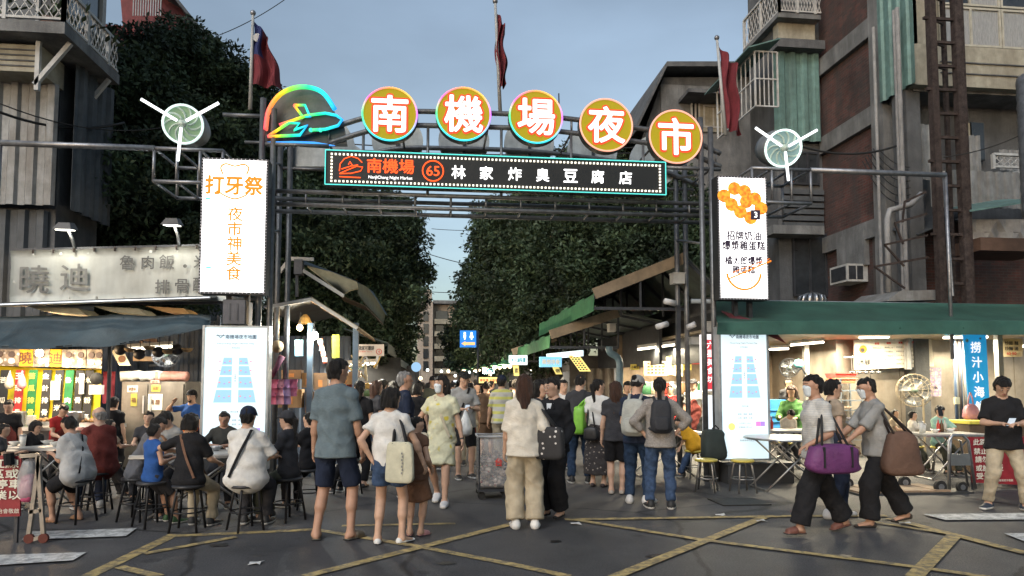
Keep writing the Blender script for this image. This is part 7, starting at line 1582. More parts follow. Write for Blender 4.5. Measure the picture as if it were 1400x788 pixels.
SB = stool_proto(blackp, legk, .47, 'x'); SY = stool_proto(yp, legs_, .45, 'x'); used = {}
def stool(kind, x, y, label, group):
    p = SB if kind == 'b' else SY
    if kind in used: o = dup(p, (x, y, 0), random.uniform(0, 1.5), label)
    else: used[kind] = 1; o = p; o.location = (x, y, 0); o['label'] = label
    o['group'] = group
    return o
def table(x, y, w_, d_, h, label, round_=False, x_legs=True):
    t = thing('dining_table', label, 'table', (x, y, 0)); top_ = M('table white', (.46, .45, .42), rough=.3, var=.08, bump=.02)
    m = MB(); (m.lathe((x, y, h - .03), [(w_ / 2 - .01, 0), (w_ / 2, .01), (w_ / 2, .028), (0, .03)], 36) if round_ else m.box((x, y, h - .015), (w_, d_, .03))); m.build('tabletop', top_, t)
    m = MB(); (m.tube([(x + w_ / 2 * math.cos(k * math.pi / 18), y + w_ / 2 * math.sin(k * math.pi / 18), h - .018) for k in range(37)], .014, 6, False) if round_ else m.box((x, y, h - .03), (w_ + .01, d_ + .01, .022))); m.build('edge_band', alu, t)
    for s_ in (-1, 1):
        m = MB(); m.tube([(x - w_ * .38, y + s_ * d_ * .36, .0), (x + w_ * .3, y + s_ * d_ * .36, h - .04)], .013, 7); m.build('leg', legs_, t, True)
        m = MB(); m.tube([(x + w_ * .38, y + s_ * d_ * .36 + .03, .0), (x - w_ * .3, y + s_ * d_ * .36 + .03, h - .04)], .013, 7); m.build('leg', legs_, t, True)
    m = MB(); m.tube([(x - w_ * .38, y - d_ * .36, .02), (x - w_ * .38, y + d_ * .36, .02)], .012, 6); m.build('foot_bar', legs_, t)
    return t
porc = M('bowl porcelain', (.62, .60, .55), rough=.25, bump=0); soup = M('soup', (.22, .12, .05), rough=.2); pcup = M('paper cup', (.62, .62, .58), rough=.5)
def bowl(x, y, z, label, c=None):
    t = thing('bowl', label, 'bowl', (x, y, z), 'bowls on the dining tables'); m = MB(); m.lathe((x, y, z), [(.03, 0), (.035, .012), (.075, .055), (.07, .055), (.06, .04)], 18); m.build('bowl_body', c or porc, t, True); m = MB(); m.lathe((x, y, z + .04), [(.06, 0), (0, .012)], 14); m.build('food', soup, t)
def cup(x, y, z, label, col=None, h=.13, par=None):
    t = thing('drink_cup', label, 'cup', (x, y, z)); m = MB(); m.lathe((x, y, z), [(.028, 0), (.038, h)], 16); m.build('cup_body', col or pcup, t, True); m = MB(); m.lathe((x, y, z + h), [(.041, 0), (.041, .01), (.03, .018), (0, .018)], 16); m.build('lid', M('cup lid', (.3, .3, .3), rough=.3), t); return t
def at(u, Y): return W(u, 520, Y).x
def P(u, v, vtop, *a, dH=0, **k):                 # standing figure: ground pixel and the pixel row of the head top
    g = G(u, v); H = W(u, vtop, g.y).z + dH
    return person(g.x, g.y, *a, H=max(1.0, H), **k)
def PY(u, Y, vtop, *a, **k): return person(at(u, Y), Y, *a, H=max(1.0, W(u, vtop, Y).z), **k)
# ---- bags and held things
def carried(nm, label, cat, J, group=None):
    r_ = J['root']; t = thing(nm, label, cat, r_.location, group, rz=r_.rotation_euler[2]); return t
def lp(t, cf_or_mb, nm, mat, smooth=True):
    if isinstance(cf_or_mb, MB): o = cf_or_mb.build(nm, mat, None, smooth); o.parent = t; return o
    return mesh_obj(nm, cf_or_mb, mat, t)
def phone(J, where, label, tiltv=(0, .4, 1)):
    t = carried('mobile_phone', label, 'phone', J); p = Vector(where); u_ = Vector(tiltv).normalized(); x = Vector((1, 0, 0)); f = x.cross(u_)
    m = MB(); m.hexa([p + x * a + u_ * b + f * c for c, q in ((-.005, 0), (.005, 1)) for a, b in ((-.037, -.075), (.037, -.075), (.037, .075), (-.037, .075))]); lp(t, m, 'phone_body', M('phone black', (.015, .015, .018), rough=.2), False)
    m = MB(); m.add([p + x * a + u_ * b - f * .0065 for a, b in ((-.034, -.07), (.034, -.07), (.034, .07), (-.034, .07))], [(0, 1, 2, 3)]); lp(t, m, 'phone_screen', E('phone screen', (.6, .7, .8), .8), False)
def backpack(J, mat, label, w_=.30, h=.44, d=.17, low=0, strapmat=None):
    t = carried('backpack', label, 'backpack', J); s = J['s']; b = J['chest'] * .75 + J['waist'] * .25; f = J['fwd']; c = b - f * (.105 + d / 2) * s - J['spine'] * low
    m = MB(); soft(m, c, (w_ * s, d * s, h * s), .5, sag=.35, seed=3); lp(t, m, 'pack', mat)
    m = MB(); soft(m, c - f * d * .45 * s - V(0, 0, h * .2 * s), (w_ * .75 * s, d * .45 * s, h * .42 * s), .5); lp(t, m, 'front_pocket', mat)
    for q in (-1, 1):
        m = MB(); sh = J['neckb'] + J['side'] * q * .085 * s; m.tube([Vector(k) for k in (c + V(0, 0, h * .42 * s) + J['side'] * q * .07 * s, sh + V(0, 0, .025) * s - f * .04 * s, sh + f * .06 * s - J['spine'] * .02, J['chest'] + J['side'] * q * .12 * s + f * .115 * s, J['waist'] + J['side'] * q * .16 * s + f * .03 * s, c - V(0, 0, h * .38 * s) + J['side'] * q * .12 * s)], .020 * s, 7); lp(t, m, 'shoulder_strap', strapmat or mat)
    m = MB(); m.tube([Vector(c + V(0, 0, h * .47 * s) + J['side'] * q * .035) for q in (-1, 0, 1)], .010, 6); lp(t, m, 'grab_loop', strapmat or mat)
def tote(J, c, size, mat, label, hmat, top_pts, rz=0, e=.34, n_h=2, nm='tote_bag', sag=.3, print_=None):
    t = carried(nm, label, 'bag', J); c = Vector(c); m = MB(); soft(m, c, size, e, rz=rz, sag=sag, seed=5); lp(t, m, 'bag_body', mat)
    rot = Matrix.Rotation(rz, 3, 'Z')
    for k in range(n_h):
        yy = (k - (n_h - 1) / 2) * size[1] * .5; m = MB(); a = c + rot @ Vector((-size[0] * .25, yy, size[2] * .44)); b = c + rot @ Vector((size[0] * .25, yy, size[2] * .44)); tp_ = Vector(top_pts)
        m.tube([a, a * .4 + tp_ * .6 + rot @ Vector((-.01, 0, 0)), tp_ + rot @ Vector((0, 0, 0)), b * .4 + tp_ * .6 + rot @ Vector((.01, 0, 0)), b], .012, 6); lp(t, m, 'handle', hmat)
    return t
# colours
c_slate = cloth('slate', (.13, .17, .19)); c_navy = cloth('navy', (.022, .03, .055)); c_white = cloth('white', (.62, .61, .58)); c_cream = cloth('cream', (.60, .56, .48)); c_black = cloth('black', (.018, .018, .020)); c_char = cloth('charcoal', (.045, .045, .05))
c_denim = cloth('denim', (.045, .075, .14), scale=20, var=.25); c_denimD = cloth('dark denim', (.025, .045, .085), scale=20, var=.25); c_khaki = cloth('khaki', (.42, .36, .26)); c_beige = cloth('beige', (.48, .42, .31)); c_grey = cloth('grey', (.28, .28, .27)); c_lgrey = cloth('light grey', (.42, .42, .41)); c_maroon = cloth('maroon', (.14, .035, .03))
c_blue = cloth('blue', (.03, .09, .28)); c_brown = cloth('brown', (.16, .09, .06)); c_green = cloth('green', (.10, .24, .08)); c_mint = cloth('mint', (.32, .52, .42)); c_yell = cloth('amber', (.52, .27, .02)); c_red = cloth('red', (.35, .03, .03)); c_olive = cloth('olive', (.08, .085, .065)); c_tan = cloth('tan', (.38, .30, .22))
c_floral = cloth('yellow floral', (.62, .60, .42), kind='floral', col2=(.60, .50, .08), scale=9); c_flor2 = cloth('black floral', (.05, .045, .045), kind='floral', col2=(.35, .30, .26), scale=22); c_knit = cloth('grey knit', (.26, .24, .22), kind='floral', col2=(.36, .34, .32), scale=50); c_str = cloth('striped', (.45, .45, .42), kind='stripes', col2=(.5, .5, .15), scale=2.4); c_plaid = cloth('pale check', (.50, .49, .46), kind='stripes', col2=(.44, .44, .43), scale=14)
GR = (.30, .29, .28); BR = (.055, .025, .015); DK = (.012, .010, .009)
# ---- foreground standing
J = P(457, 738, 491, 12, 'tall man in slate blue tee and navy shorts seen from behind in brown slippers', bottom=c_navy, top=c_slate, sleeve=.75, loose=.012, blen='shorts', hair='short', hcol=DK, shoes='slipper', scol=(.12, .10, .07), head=(35, 5), fl=(-.17, -.02), fr=(.15, .02), toe=(22, -32), fat=.98, hl=(-.24, .05, .80), hr=(.24, .08, .80), hemz=-.03, skin='b', wide=.98)
J = P(532, 744, 531, 10, 'woman with black bob in white tee and denim shorts, hand on hip, tote on shoulder', bottom=c_denim, top=c_white, sleeve=.45, loose=.012, blen='mini', hair='bob', hcol=DK, shoes='flat', scol=(.7, .7, .68), head=(38, 3), fl=(-.13, 0), fr=(.13, .05), toe=(15, -38), tuck=True, hl=(-.19, -.06, .93), el=(-1, -.5, .2), hr=(.40, .12, .78), er=(.8, -.6, 0), fat=1.08, extras=('glasses',))
s = J['s']; t = tote(J, (.16 * s, -.20 * s, .92 * s), (.27, .06, .38), M('canvas tote', (.50, .48, .36), bump=.3), 'cream canvas tote bag on the bobbed woman\'s shoulder', M('strap black', (.02, .02, .022)), J['shR'] - J['side'] * .06 + V(0, -.01, .055), rz=-.2)
for k in range(7): m = MB(); m.box((.19 * s + .006 * (k % 2), -.257 * s, (1.02 - k * .035) * s), (.012, .004, .018)); lp(t, m, 'printed_letter', M('print grey'), False)
J = P(566, 733, 570, 20, 'small girl in brown dress and pink sandals holding the bobbed woman\'s hand', bottom=c_brown, top=c_brown, sleeve=.2, blen='dress', hair='short', hcol=DK, shoes='slipper', scol=(.5, .25, .25), head=(60, 10), fl=(-.07, 0), fr=(.09, .03), toe=(20, -30), hr=(.22, .12, .95), wide=.9)
J = P(603, 689, 514, 195, 'masked woman with long black hair walking in a yellow floral dress', bottom=c_floral, top=c_floral, sleeve=.5, loose=.012, blen='dress', hair='long', hcol=DK, shoes='sneaker', scol=(.6, .6, .6), head=(28, 2), fl=(-.10, .20), fr=(.10, -.18), fz=(0, .05), toe=(8, 5), hl=(-.30, .02, .82), hr=(.30, .1, .95), er=(.6, -.7, 0), wide=.92, extras=('mask', ('strap', 1, c_beige), ('watch', -1)))
s = J['s']; tote(J, (.29 * s, .12 * s, .80 * s), (.26, .11, .30), M('cream leather', (.42, .38, .30)), 'pale cream handbag hanging from the floral-dressed woman\'s hand', M('cream leather'), J['handR'] + V(0, 0, -.02), rz=.3)
J = P(633, 654, 508, 172, 'young man in grey tee and black shorts with red side stripes looking at his phone', bottom=c_black, top=c_grey, sleeve=.7, loose=.02, blen='shorts', hair='thick', hcol=DK, shoes='sneaker', scol=(.02, .02, .02), head=(-8, 28), fl=(-.13, .02), fr=(.10, .12), toe=(15, -5), hl=(-.07, .27, 1.14), hr=(.08, .27, 1.12), el=(-.6, -.4, -.6), er=(.6, -.4, -.6), extras=(('strap', -1, c_black),))
phone(J, (J['handL'] + J['handR']) / 2 + V(0, .03, .02), 'phone in the hands of the young man with red-striped shorts', (0, .9, .6))
t = carried('plastic_bag', 'white carrier bag hanging from the phone reader\'s wrist', 'bag', J); m = MB(); w_ = J['handR']; m.lathe((w_[0], w_[1] + .02, w_[2] - .42), [(.03, 0), (.10, .03), (.11, .14), (.06, .28), (.015, .40)], 12); lp(t, m, 'bag_film', M('bag white film', (.62, .62, .60), rough=.35, bump=1, bscale=16))
for q in (-1, 1):
    m = MB(); s = J['s']; m.bar((q * .185 * s, .01, .84 * s), (q * .205 * s, .03, .60 * s), .02, .07); o = m.build('side_stripe', c_red); o.parent = J['root']
J = P(717, 723, 513, 4, 'woman with brown hair in loose white blouse and khaki trousers seen from behind', bottom=c_khaki, top=c_cream, sleeve=.95, loose=.02, wide=.92, blen='wideleg', hair='long', hcol=BR, shoes='sneaker', scol=(.65, .65, .63), fl=(-.10, 0), fr=(.12, 0), toe=(6, -6), hl=(-.22, .12, .85), hr=(.23, .12, .92), head=(-4, 0), tiplen=-.03, fat=.98)
s = J['s']; tote(J, (.27 * s, -.09 * s, .96 * s), (.34, .12, .34), M('black dotted cloth', (.02, .02, .022), kind='dots', col2=(.55, .52, .5), scale=17, rough=.7), 'black bag with white dots hanging from the khaki-trousered woman\'s shoulder', M('strap black'), J['shR'] - J['side'] * .035 + V(0, -.01, .06), rz=-.5)
J = P(758, 708, 516, 222, 'woman in black trouser suit and high heels facing left', bottom=c_black, top=c_black, sleeve=1.95, loose=.008, blen='wideleg', hair='bun', hcol=DK, shoes='flat', scol=(.01, .01, .01), fl=(-.09, .0), fr=(.10, .04), toe=(5, -12), head=(20, 12), hl=(-.20, .12, .90), hr=(.10, .24, 1.0), extras=(('jacket', c_black), ('hem', c_white)), fz=(.02, .02))
J = P(738, 690, 520, 120, 'woman with shoulder-length black hair half hidden behind the suited woman', bottom=c_navy, top=c_char, sleeve=.6, hair='long', hcol=DK, head=(10, 5), shoes='flat', wide=.9)
t = carried('coiled_hose', 'loop of white cable hanging at the suited woman\'s side', 'cable', J); m = MB(); m.tube([Vector((-.12, .1 + .0 * k, 0)) + Vector((.03 * math.sin(k), 0, 1.02 - .5 * math.sin(k * .35))) + Vector((.02 * k, 0, 0)) for k in range(10)], .012, 6); lp(t, m, 'cable_loop', M('cable white', (.55, .55, .55)))
J = P(793, 661, 512, 8, 'broad man in dark shirt and navy jeans seen from behind at the food queue', bottom=c_denimD, top=c_char, sleeve=.85, loose=.03, hair='crop', hcol=DK, shoes='sneaker', scol=(.02, .02, .02), head=(30, 22), lean=.08, fat=1.05, wide=1.04, hl=(-.12, .28, 1.1), hr=(.15, .28, 1.1), fl=(-.13, 0), fr=(.13, 0), hemz=-.05)
J = P(818, 666, 519, 30, 'woman with low ponytail in white crop tee and long floral skirt', bottom=c_flor2, top=c_white, sleeve=.6, loose=.01, blen='maxi', hair='pony', hcol=DK, shoes='flat', scol=(.03, .02, .02), head=(40, 5), tuck=True, hl=(-.22, .05, .88), hr=(.15, .25, 1.05), wide=.92, tiplen=.1)
s = J['s']; tote(J, (-.05, -.20 * s, .86 * s), (.22, .08, .20), M('black leather', (.015, .015, .017), rough=.4), 'small round black shoulder bag on the floral-skirted woman\'s back', M('strap black'), J['shL'] + V(.02, 0, .05), e=.6, n_h=1)
tote(J, (-.27 * s, -.02, 1.06 * s), (.16, .30, .42), M('lime green bag', (.20, .48, .05), rough=.45, bump=.3), 'lime green shopping bag between the dark-shirted man and the floral skirt', M('lime green bag'), J['shL'] + V(-.02, 0, .05), rz=0, sag=-.1)
J = P(843, 676, 522, 20, 'girl with long brown hair and black shorts standing behind the grey backpack', bottom=c_black, top=c_char, sleeve=.5, blen='shorts', hair='long', hcol=BR, shoes='flat', scol=(.4, .35, .3), head=(-20, 0), wide=.9, tiplen=.1, fl=(-.08, 0), fr=(.08, .03))
J = P(872, 689, 514, 28, 'woman in grey cap with bun and pale grey backpack, navy tee and jeans', bottom=c_denimD, top=c_navy, sleeve=.6, hair='bun', hcol=DK, shoes='sneaker', scol=(.55, .55, .55), head=(20, 12), hl=(-.15, .25, 1.0), hr=(.12, .28, 1.05), fl=(-.11, 0), fr=(.12, .03), toe=(12, -25), extras=(('cap', c_grey),))
backpack(J, M('backpack pale grey', (.36, .37, .34), rough=.8, bump=.4), 'pale grey backpack worn by the capped woman', w_=.32, h=.50, d=.20, low=.05)
J = P(904, 696, 517, 14, 'woman in grey knit top and jeans, hands on hips, wearing a black backpack', bottom=c_denim, top=c_knit, sleeve=1.55, loose=.014, hair='pony', hcol=DK, shoes='sneaker', scol=(.02, .02, .02), head=(10, 4), hl=(-.19, .02, .95), el=(-1, -.2, .3), hr=(.19, .02, .97), er=(1, -.2, .4), fl=(-.14, 0), fr=(.13, 0), toe=(15, -12), tiplen=-.05)
backpack(J, M('backpack black', (.02, .022, .028), rough=.7, bump=.3), 'black backpack worn by the woman in grey knit', w_=.27, h=.44, d=.15, low=-.0)
J = P(1122, 730, 513, 270, 'masked man in pale checked shirt walking left with a purple duffel bag', bottom=c_black, blen='wideleg', top=c_plaid, sleeve=.85, loose=.02, hair='short', hcol=DK, shoes='slipper', scol=(.14, .055, .04), head=(0, 5), fl=(-.10, .30), fr=(.10, -.34), fz=(0, .05), toe=(0, 0), hl=(-.20, .22, .98), el=(-.3, -1, -.2), hr=(.22, -.02, .9), extras=('mask',), collar=c_plaid, lean=.05, skin='b')
s = J['s']; t = tote(J, (-.30 * s, .02, .84 * s), (.53, .20, .29), M('purple duffel', (.13, .035, .13), rough=.6, bump=.5, bscale=20), 'big purple duffel bag slung from the masked man\'s shoulder', M('strap black'), J['shL'] + V(.02, 0, .055), rz=1.571, e=.55, sag=.25, nm='duffel_bag')
m = MB(); m.tube([Vector((-.30 * s, y_, (.988 - .35 * abs(y_) ** 2.2) * s)) for y_ in [-.22 + .044 * k for k in range(11)]], .008, 5); lp(t, m, 'zip', M('strap black'))
for q in (-.14, .14): m = MB(); m.bar((-.405 * s, q + .02, .97 * s), (-.405 * s, q + .02, .76 * s), .03, .012); lp(t, m, 'web_strap', M('strap black'), False)
J = P(1143, 708, 519, 95, 'woman in beige top and dark trousers walking behind the purple bag', bottom=c_navy, top=c_tan, sleeve=.3, hair='short', hcol=DK, shoes='sneaker', scol=(.6, .6, .6), head=(0, 3), fl=(-.08, .12), fr=(.09, -.12), hr=(.22, .12, .9), wide=.92, extras=(('strap', 1, c_black),))
tote(J, (.18, -.14, .82), (.30, .14, .30), M('navy cloth bag', (.02, .025, .045)), 'dark navy bag at the hip of the woman in beige', M('strap black'), J['hc'] + V(.1, -.12, .1), rz=.6, e=.5)
J = P(1203, 719, 516, 278, 'masked balding man in grey shirt walking left with a brown bag', bottom=c_black, blen='wideleg', top=c_grey, sleeve=.95, loose=.02, hair='crop', hcol=(.02, .017, .015), shoes='flat', scol=(.04, .03, .025), head=(0, 14), fl=(-.10, .16), fr=(.10, -.36), fz=(0, .04), toe=(0, 0), hl=(-.18, .46, .95), el=(0, -.4, -1), hr=(.2, .4, .95), er=(0, -.4, -1), extras=('mask', 'glasses'), collar=c_grey, lean=.12, skin='b')
s = J['s']; t = tote(J, (-.27 * s, -.12, .86 * s), (.37, .17, .46), M('brown canvas bag', (.115, .065, .045), rough=.75, bump=.5, bscale=20), 'large floppy brown shoulder bag of the balding man', M('strap dark', (.03, .022, .02)), J['shL'] + V(.02, 0, .055), rz=1.571, e=.5, sag=1.0, nm='shoulder_bag')
J = P(1376, 697, 515, 205, 'man in black tee and khaki trousers typing on a phone at the right edge', bottom=c_khaki, top=c_black, sleeve=.75, loose=.018, hair='thick', hcol=DK, shoes='sneaker', scol=(.03, .04, .06), head=(0, 32), fl=(-.20, .05), fr=(.20, 0), toe=(25, -35), hl=(-.05, .30, 1.12), hr=(.10, .30, 1.12), el=(-.7, -.4, -.6), er=(.7, -.4, -.6), fat=1.05, hemz=-.03)
phone(J, (J['handL'] + J['handR']) / 2 + V(0, .02, .03), 'phone held by the man in black tee at the right edge', (0, .8, .7))
# ---- crowd in the lane (each one apart)
PY(492, 10.2, 521, 10, 'woman with tied black hair and black tee just right of the tall man', bottom=c_black, top=c_black, hair='pony', head=(-30, 0), shoes='flat')
PY(515, 11.2, 521, 60, 'person with light brown hair between black-haired woman and grey-haired man', bottom=c_denimD, top=c_char, hair='long', hcol=(.09, .045, .03))
J = P(552, 682, 508, 75, 'older man with grey hair in dark navy tee looking right', bottom=c_char, top=c_navy, sleeve=.7, hair='crop', hcol=GR, head=(5, -4), skin='b', fat=1.1, wide=1.08, hl=(-.3, .02, 1.0))
PY(594, 12.2, 520, 95, 'man in brown grey tee leaning forward behind the grey-haired man', bottom=c_denimD, top=cloth('taupe', (.12, .10, .09)), sleeve=.7, hair='short', lean=.45, head=(0, 10), hl=(-.1, .5, .9), hr=(.2, .5, .9))
PY(566, 14, 530, 20, 'person in light beige jacket seen from behind in the lane', bottom=c_olive, top=c_beige, sleeve=1.8, hair='crop', loose=.02)
PY(592, 15.5, 515, 175, 'man in black cap facing the camera in the lane', bottom=c_char, top=c_olive, hair='short', extras=(('cap', c_black),))
PY(665, 13.5, 522, 5, 'woman in long brown dress seen from behind right of the phone reader', bottom=cloth('umber', (.10, .065, .045)), top=cloth('umber'), blen='dress', sleeve=.4, hair='bun', loose=.02)
PY(686, 12.4, 514, 20, 'man in striped grey and yellow tee with dark cap seen from behind', bottom=c_khaki, top=c_str, sleeve=.8, hair='short', fat=1.1, extras=(('cap', c_navy),), hl=(-.28, .04, .85))
PY(652, 15, 524, 170, 'woman with black hair behind the phone reader', bottom=c_denim, top=c_grey, hair='long')
PY(770, 12.0, 520, 160, 'person in white behind the suited woman', bottom=c_denimD, top=c_white, hair='short')
PY(858, 13.0, 522, 190, 'small diner facing out between the two queueing women', bottom=c_denimD, top=c_char, hair='fringe')
crowd = [(577, 17, 523, 0, c_char, 'short'), (600, 18, 522, 20, c_grey, 'short'), (607, 21, 520, 180, c_white, 'bob'), (585, 20, 524, 10, c_slate, 'long'), (620, 19, 523, 350, c_olive, 'bun'), (612, 24, 519, 170, c_blue, 'short'), (598, 26, 521, 0, c_black, 'short'), (627, 25, 520, 5, c_tan, 'long'),
         (642, 22, 521, 190, c_char, 'short'), (650, 27, 519, 0, c_lgrey, 'short'), (589, 29, 521, 0, c_navy, 'bob'), (606, 32, 520, 175, c_maroon, 'short'), (619, 34, 521, 10, c_white, 'short'), (635, 31, 520, 0, c_char, 'pony'), (672, 19, 521, 60, c_char, 'short'), (700, 17, 520, 30, c_olive, 'short'),
         (718, 19, 521, 80, c_grey, 'long'), (745, 16, 518, 100, c_white, 'short'), (556, 18, 522, 350, c_black, 'short'), (543, 16, 521, 300, c_maroon, 'bob'), (532, 14, 522, 330, c_char, 'short'), (657, 33, 521, 10, c_black, 'short'), (573, 23, 521, 10, c_tan, 'short'), (628, 38, 521, 0, c_navy, 'short'), (596, 38, 521, 0, c_grey, 'short'), (612, 42, 521, 180, c_char, 'short'), (523, 12.6, 519, 20, c_olive, 'short'), (537, 12.9, 522, 340, c_navy, 'pony'), (571, 12.2, 525, 30, c_black, 'bob'), (642, 12.6, 524, 340, c_tan, 'bun'), (705, 13.6, 519, 10, c_grey, 'short'), (733, 14, 521, 20, c_navy, 'short')]
ft = {c_char: 'charcoal', c_grey: 'grey', c_white: 'white', c_slate: 'slate', c_olive: 'olive', c_blue: 'blue', c_black: 'black', c_tan: 'tan', c_lgrey: 'light grey', c_navy: 'navy', c_maroon: 'maroon'}
htx = {'short': 'short black hair', 'bob': 'a black bob', 'long': 'long black hair', 'bun': 'a hair bun', 'pony': 'a ponytail'}
order = sorted(range(len(crowd)), key=lambda i: crowd[i][0]); rank = {i: k for k, i in enumerate(order)}
wd = ['first', 'second', 'third', 'fourth', 'fifth', 'sixth', 'seventh', 'eighth', 'ninth', 'tenth', 'eleventh', 'twelfth', 'thirteenth', 'fourteenth', 'fifteenth', 'sixteenth']
for i, (u, Y, vt, f, c_, hr_) in enumerate(crowd):
    k = rank[i]; pos = (wd[k] + ' from the left') if k < 16 else (wd[31 - k] + ' from the right')
    PY(u, Y, vt, f, 'walker in %s top, %s, %s in the far crowd' % (ft[c_], htx[hr_], pos), group='far crowd in the lane', bottom=[c_denimD, c_char, c_khaki][i % 3], top=c_, hair=hr_, lod=.03 if Y > 15 else None, fl=(-.09, .12), fr=(.09, -.1))
# ---- left diners
def seated(u, Y, vtop, face, label, stool_kind='b', stool_label=None, **k):
    x = at(u, Y); sc = 1.72 / (1.72 - .90 + .10); k.pop('HH', 0); k.pop('hz', 0)
    H = min(1.86, max(1.05, (W(u, vtop, Y).z - .47) * sc * (1 + .25 * k.get('lean', 0) ** 2 * 2))); s_ = H / 1.72; hz2 = .47 / s_ + .10
    k.setdefault('fl', (-.14, .36)); k.setdefault('fr', (.14, .34)); k.setdefault('hl', (-.14, .40, hz2 + .24)); k.setdefault('hr', (.14, .40, hz2 + .26))
    J = person(x, Y, face, label, H=H, sit=True, hipz=hz2, **k)
    if stool_kind: stool(stool_kind, x, Y, stool_label or ('round stool under a diner'), 'black round stools at the left tables' if stool_kind == 'b' else 'yellow round stools of the right stall')
    return J
table(at(280, 8.22), 8.22, 1.35, .6, .72, 'folding table in front of the left map where six people eat'); table(at(70, 9.3), 9.3, 1.1, .6, .72, 'folding table at far left with bowls of food')
stool_l = 'black stool under '
seated(262, 7.42, 566, 12, 'woman with shoulder-length black hair, black tee and brown cross strap seen from behind', stool_label='black stool under the woman with the brown cross strap', top=c_black, bottom=c_khaki, sleeve=.75, hair='bob', hl=(-.28, .22, 1.0), el=(-1, 0, -.3), hr=(.2, .35, .85), extras=(('strap', -1, c_brown),), fat=1.1, head=(0, 5))
seated(340, 7.38, 557, 5, 'man in white tee and navy cap with black cross strap seen from behind', stool_label='black stool under the man in white tee', top=c_white, bottom=c_char, sleeve=.85, loose=.03, hair='short', extras=(('cap', c_navy), ('strap', 1, c_black)), fat=1.08, wide=1.08, hr=(.24, .34, .85), head=(8, 5))
seated(213, 7.7, 580, 40, 'boy in blue sleeveless shirt with arms raised to eat', stool_label='black stool under the boy in blue', top=c_blue, bottom=c_char, sleeve=.15, blen='shorts', hair='short', hl=(-.1, .25, 1.08), hr=(.2, .22, 1.08), shoes='sneaker', scol=(.03, .08, .03), skin='b', HH=1.3)
seated(192, 8.05, 571, 80, 'man in grey polo shirt bowing over his food', stool_label='black stool under the man in grey polo', top=cloth('heather', (.13, .13, .14)), bottom=c_char, sleeve=.8, hair='short', lean=.35, head=(0, 25), skin='b', fat=1.15, collar=cloth('heather'))
seated(243, 8.9, 562, 200, 'man with black fringe eating beyond the boy in blue', stool_label='black stool beyond the boy in blue', top=c_grey, bottom=c_char, hair='fringe', lean=.3, head=(0, 30), hl=(-.06, .3, 1.05), hr=(.1, .3, 1.05))
J = seated(308, 8.95, 563, 172, 'stout man in dark shirt drinking from a bowl facing the camera', stool_label='black stool beyond the table under the drinking man', top=cloth('dark olive', (.05, .05, .045)), bottom=c_char, sleeve=.8, hair='short', hl=(-.04, .22, 1.0), hr=(.07, .22, 1.0), el=(-1, 0, -.2), er=(1, 0, -.2), head=(0, 12), skin='b', fat=1.15, wide=1.08)
J2 = seated(397, 7.85, 563, 285, 'woman in black tee and dark cap holding a cup, facing left', stool_label='black stool under the woman in the dark cap', top=c_char, bottom=c_olive, sleeve=.55, hair='pony', extras=(('cap', c_char),), hl=(-.10, .34, 1.0), hr=(.12, .42, .80), lean=.05)
p = J2['world'](J2['handL']); cup(p.x - .02, p.y, p.z - .03, 'tall printed drink cup held by the woman in the dark cap', h=.16)
seated(424, 8.6, 565, 300, 'dark-haired diner behind the woman in the dark cap', stool_label='black stool partly hidden by the tall man', top=c_black, bottom=c_black, hair='short')
seated(478, 9.6, 578, 300, 'person in bright blue tee seated behind the tall man', stool_label='black stool behind the tall man\'s legs', top=c_blue, bottom=c_black, hair='short', lean=.4)
seated(205, 9.6, 563, 170, 'dark-haired diner mostly hidden behind the man in grey polo', stool_label='black stool hidden behind the grey polo man', top=c_char, bottom=c_char, hair='short')
seated(112, 8.0, 571, 290, 'man in light grey tee with black cross strap eating at the far left table', stool_label='black stool under the man in light grey tee', top=c_lgrey, bottom=c_black, sleeve=.8, loose=.03, hair='short', lean=.28, head=(0, 18), blen='shorts', shoes='slipper', scol=(.3, .16, .08), extras=(('strap', 1, c_black),), hl=(-.1, .36, .98), hr=(.1, .36, 1.0), skin='b', fat=1.12, fl=(-.12, .3), fr=(.14, .1))
seated(138, 8.6, 556, 320, 'bald elderly man in maroon tee seen from behind at far left table', stool_label='black stool under the man in maroon tee', top=c_maroon, bottom=c_navy, sleeve=.85, loose=.03, hair='bald', hcol=GR, fat=1.15, head=(-10, 8), shoes='sneaker', scol=(.3, .3, .3))
seated(45, 9.4, 576, 100, 'dark-haired woman with glasses and black top facing right at the far left table', stool_label='black stool under the woman with glasses', top=c_black, bottom=c_black, sleeve=1.6, hair='bob', extras=('glasses',), lean=.15, head=(0, 12))
seated(-4, 8.7, 581, 60, 'dark-haired diner cut by the left photo edge', stool_label='black stool at the left photo edge', top=c_char, bottom=c_char, hair='short', lean=.2)
seated(152, 9.5, 590, 40, 'diner in tan top half hidden by the maroon tee', stool_label='black stool behind the maroon tee', top=c_tan, bottom=c_char, hair='short')
PY(14, 10.9, 547, 165, 'stall woman with tied hair and dark red apron looking down at far left', bottom=c_black, top=c_black, sleeve=.6, hair='bun', head=(0, 20), extras=(('apron', c_maroon),))
PY(82, 11.0, 551, 130, 'stall woman in maroon apron bending over the counter', bottom=c_black, top=c_red, sleeve=.4, hair='bun', lean=.3, head=(0, 25), extras=(('apron', c_maroon),), hl=(-.1, .4, 1.0), hr=(.1, .4, 1.0))
PY(157, 11.1, 544, 5, 'stall worker in black seen from behind beside the fridge', bottom=c_black, top=c_black, hair='short', extras=(('cap', c_black),))
PY(263, 11.4, 534, 190, 'bearded stall worker with black cap and orange apron beside the fridge', bottom=c_black, top=c_blue, sleeve=.6, hair='short', extras=(('cap', c_black), ('apron', cloth('orange', (.60, .14, .02))), 'beard'), hr=(.25, .2, 1.5), er=(1, 0, -.5))
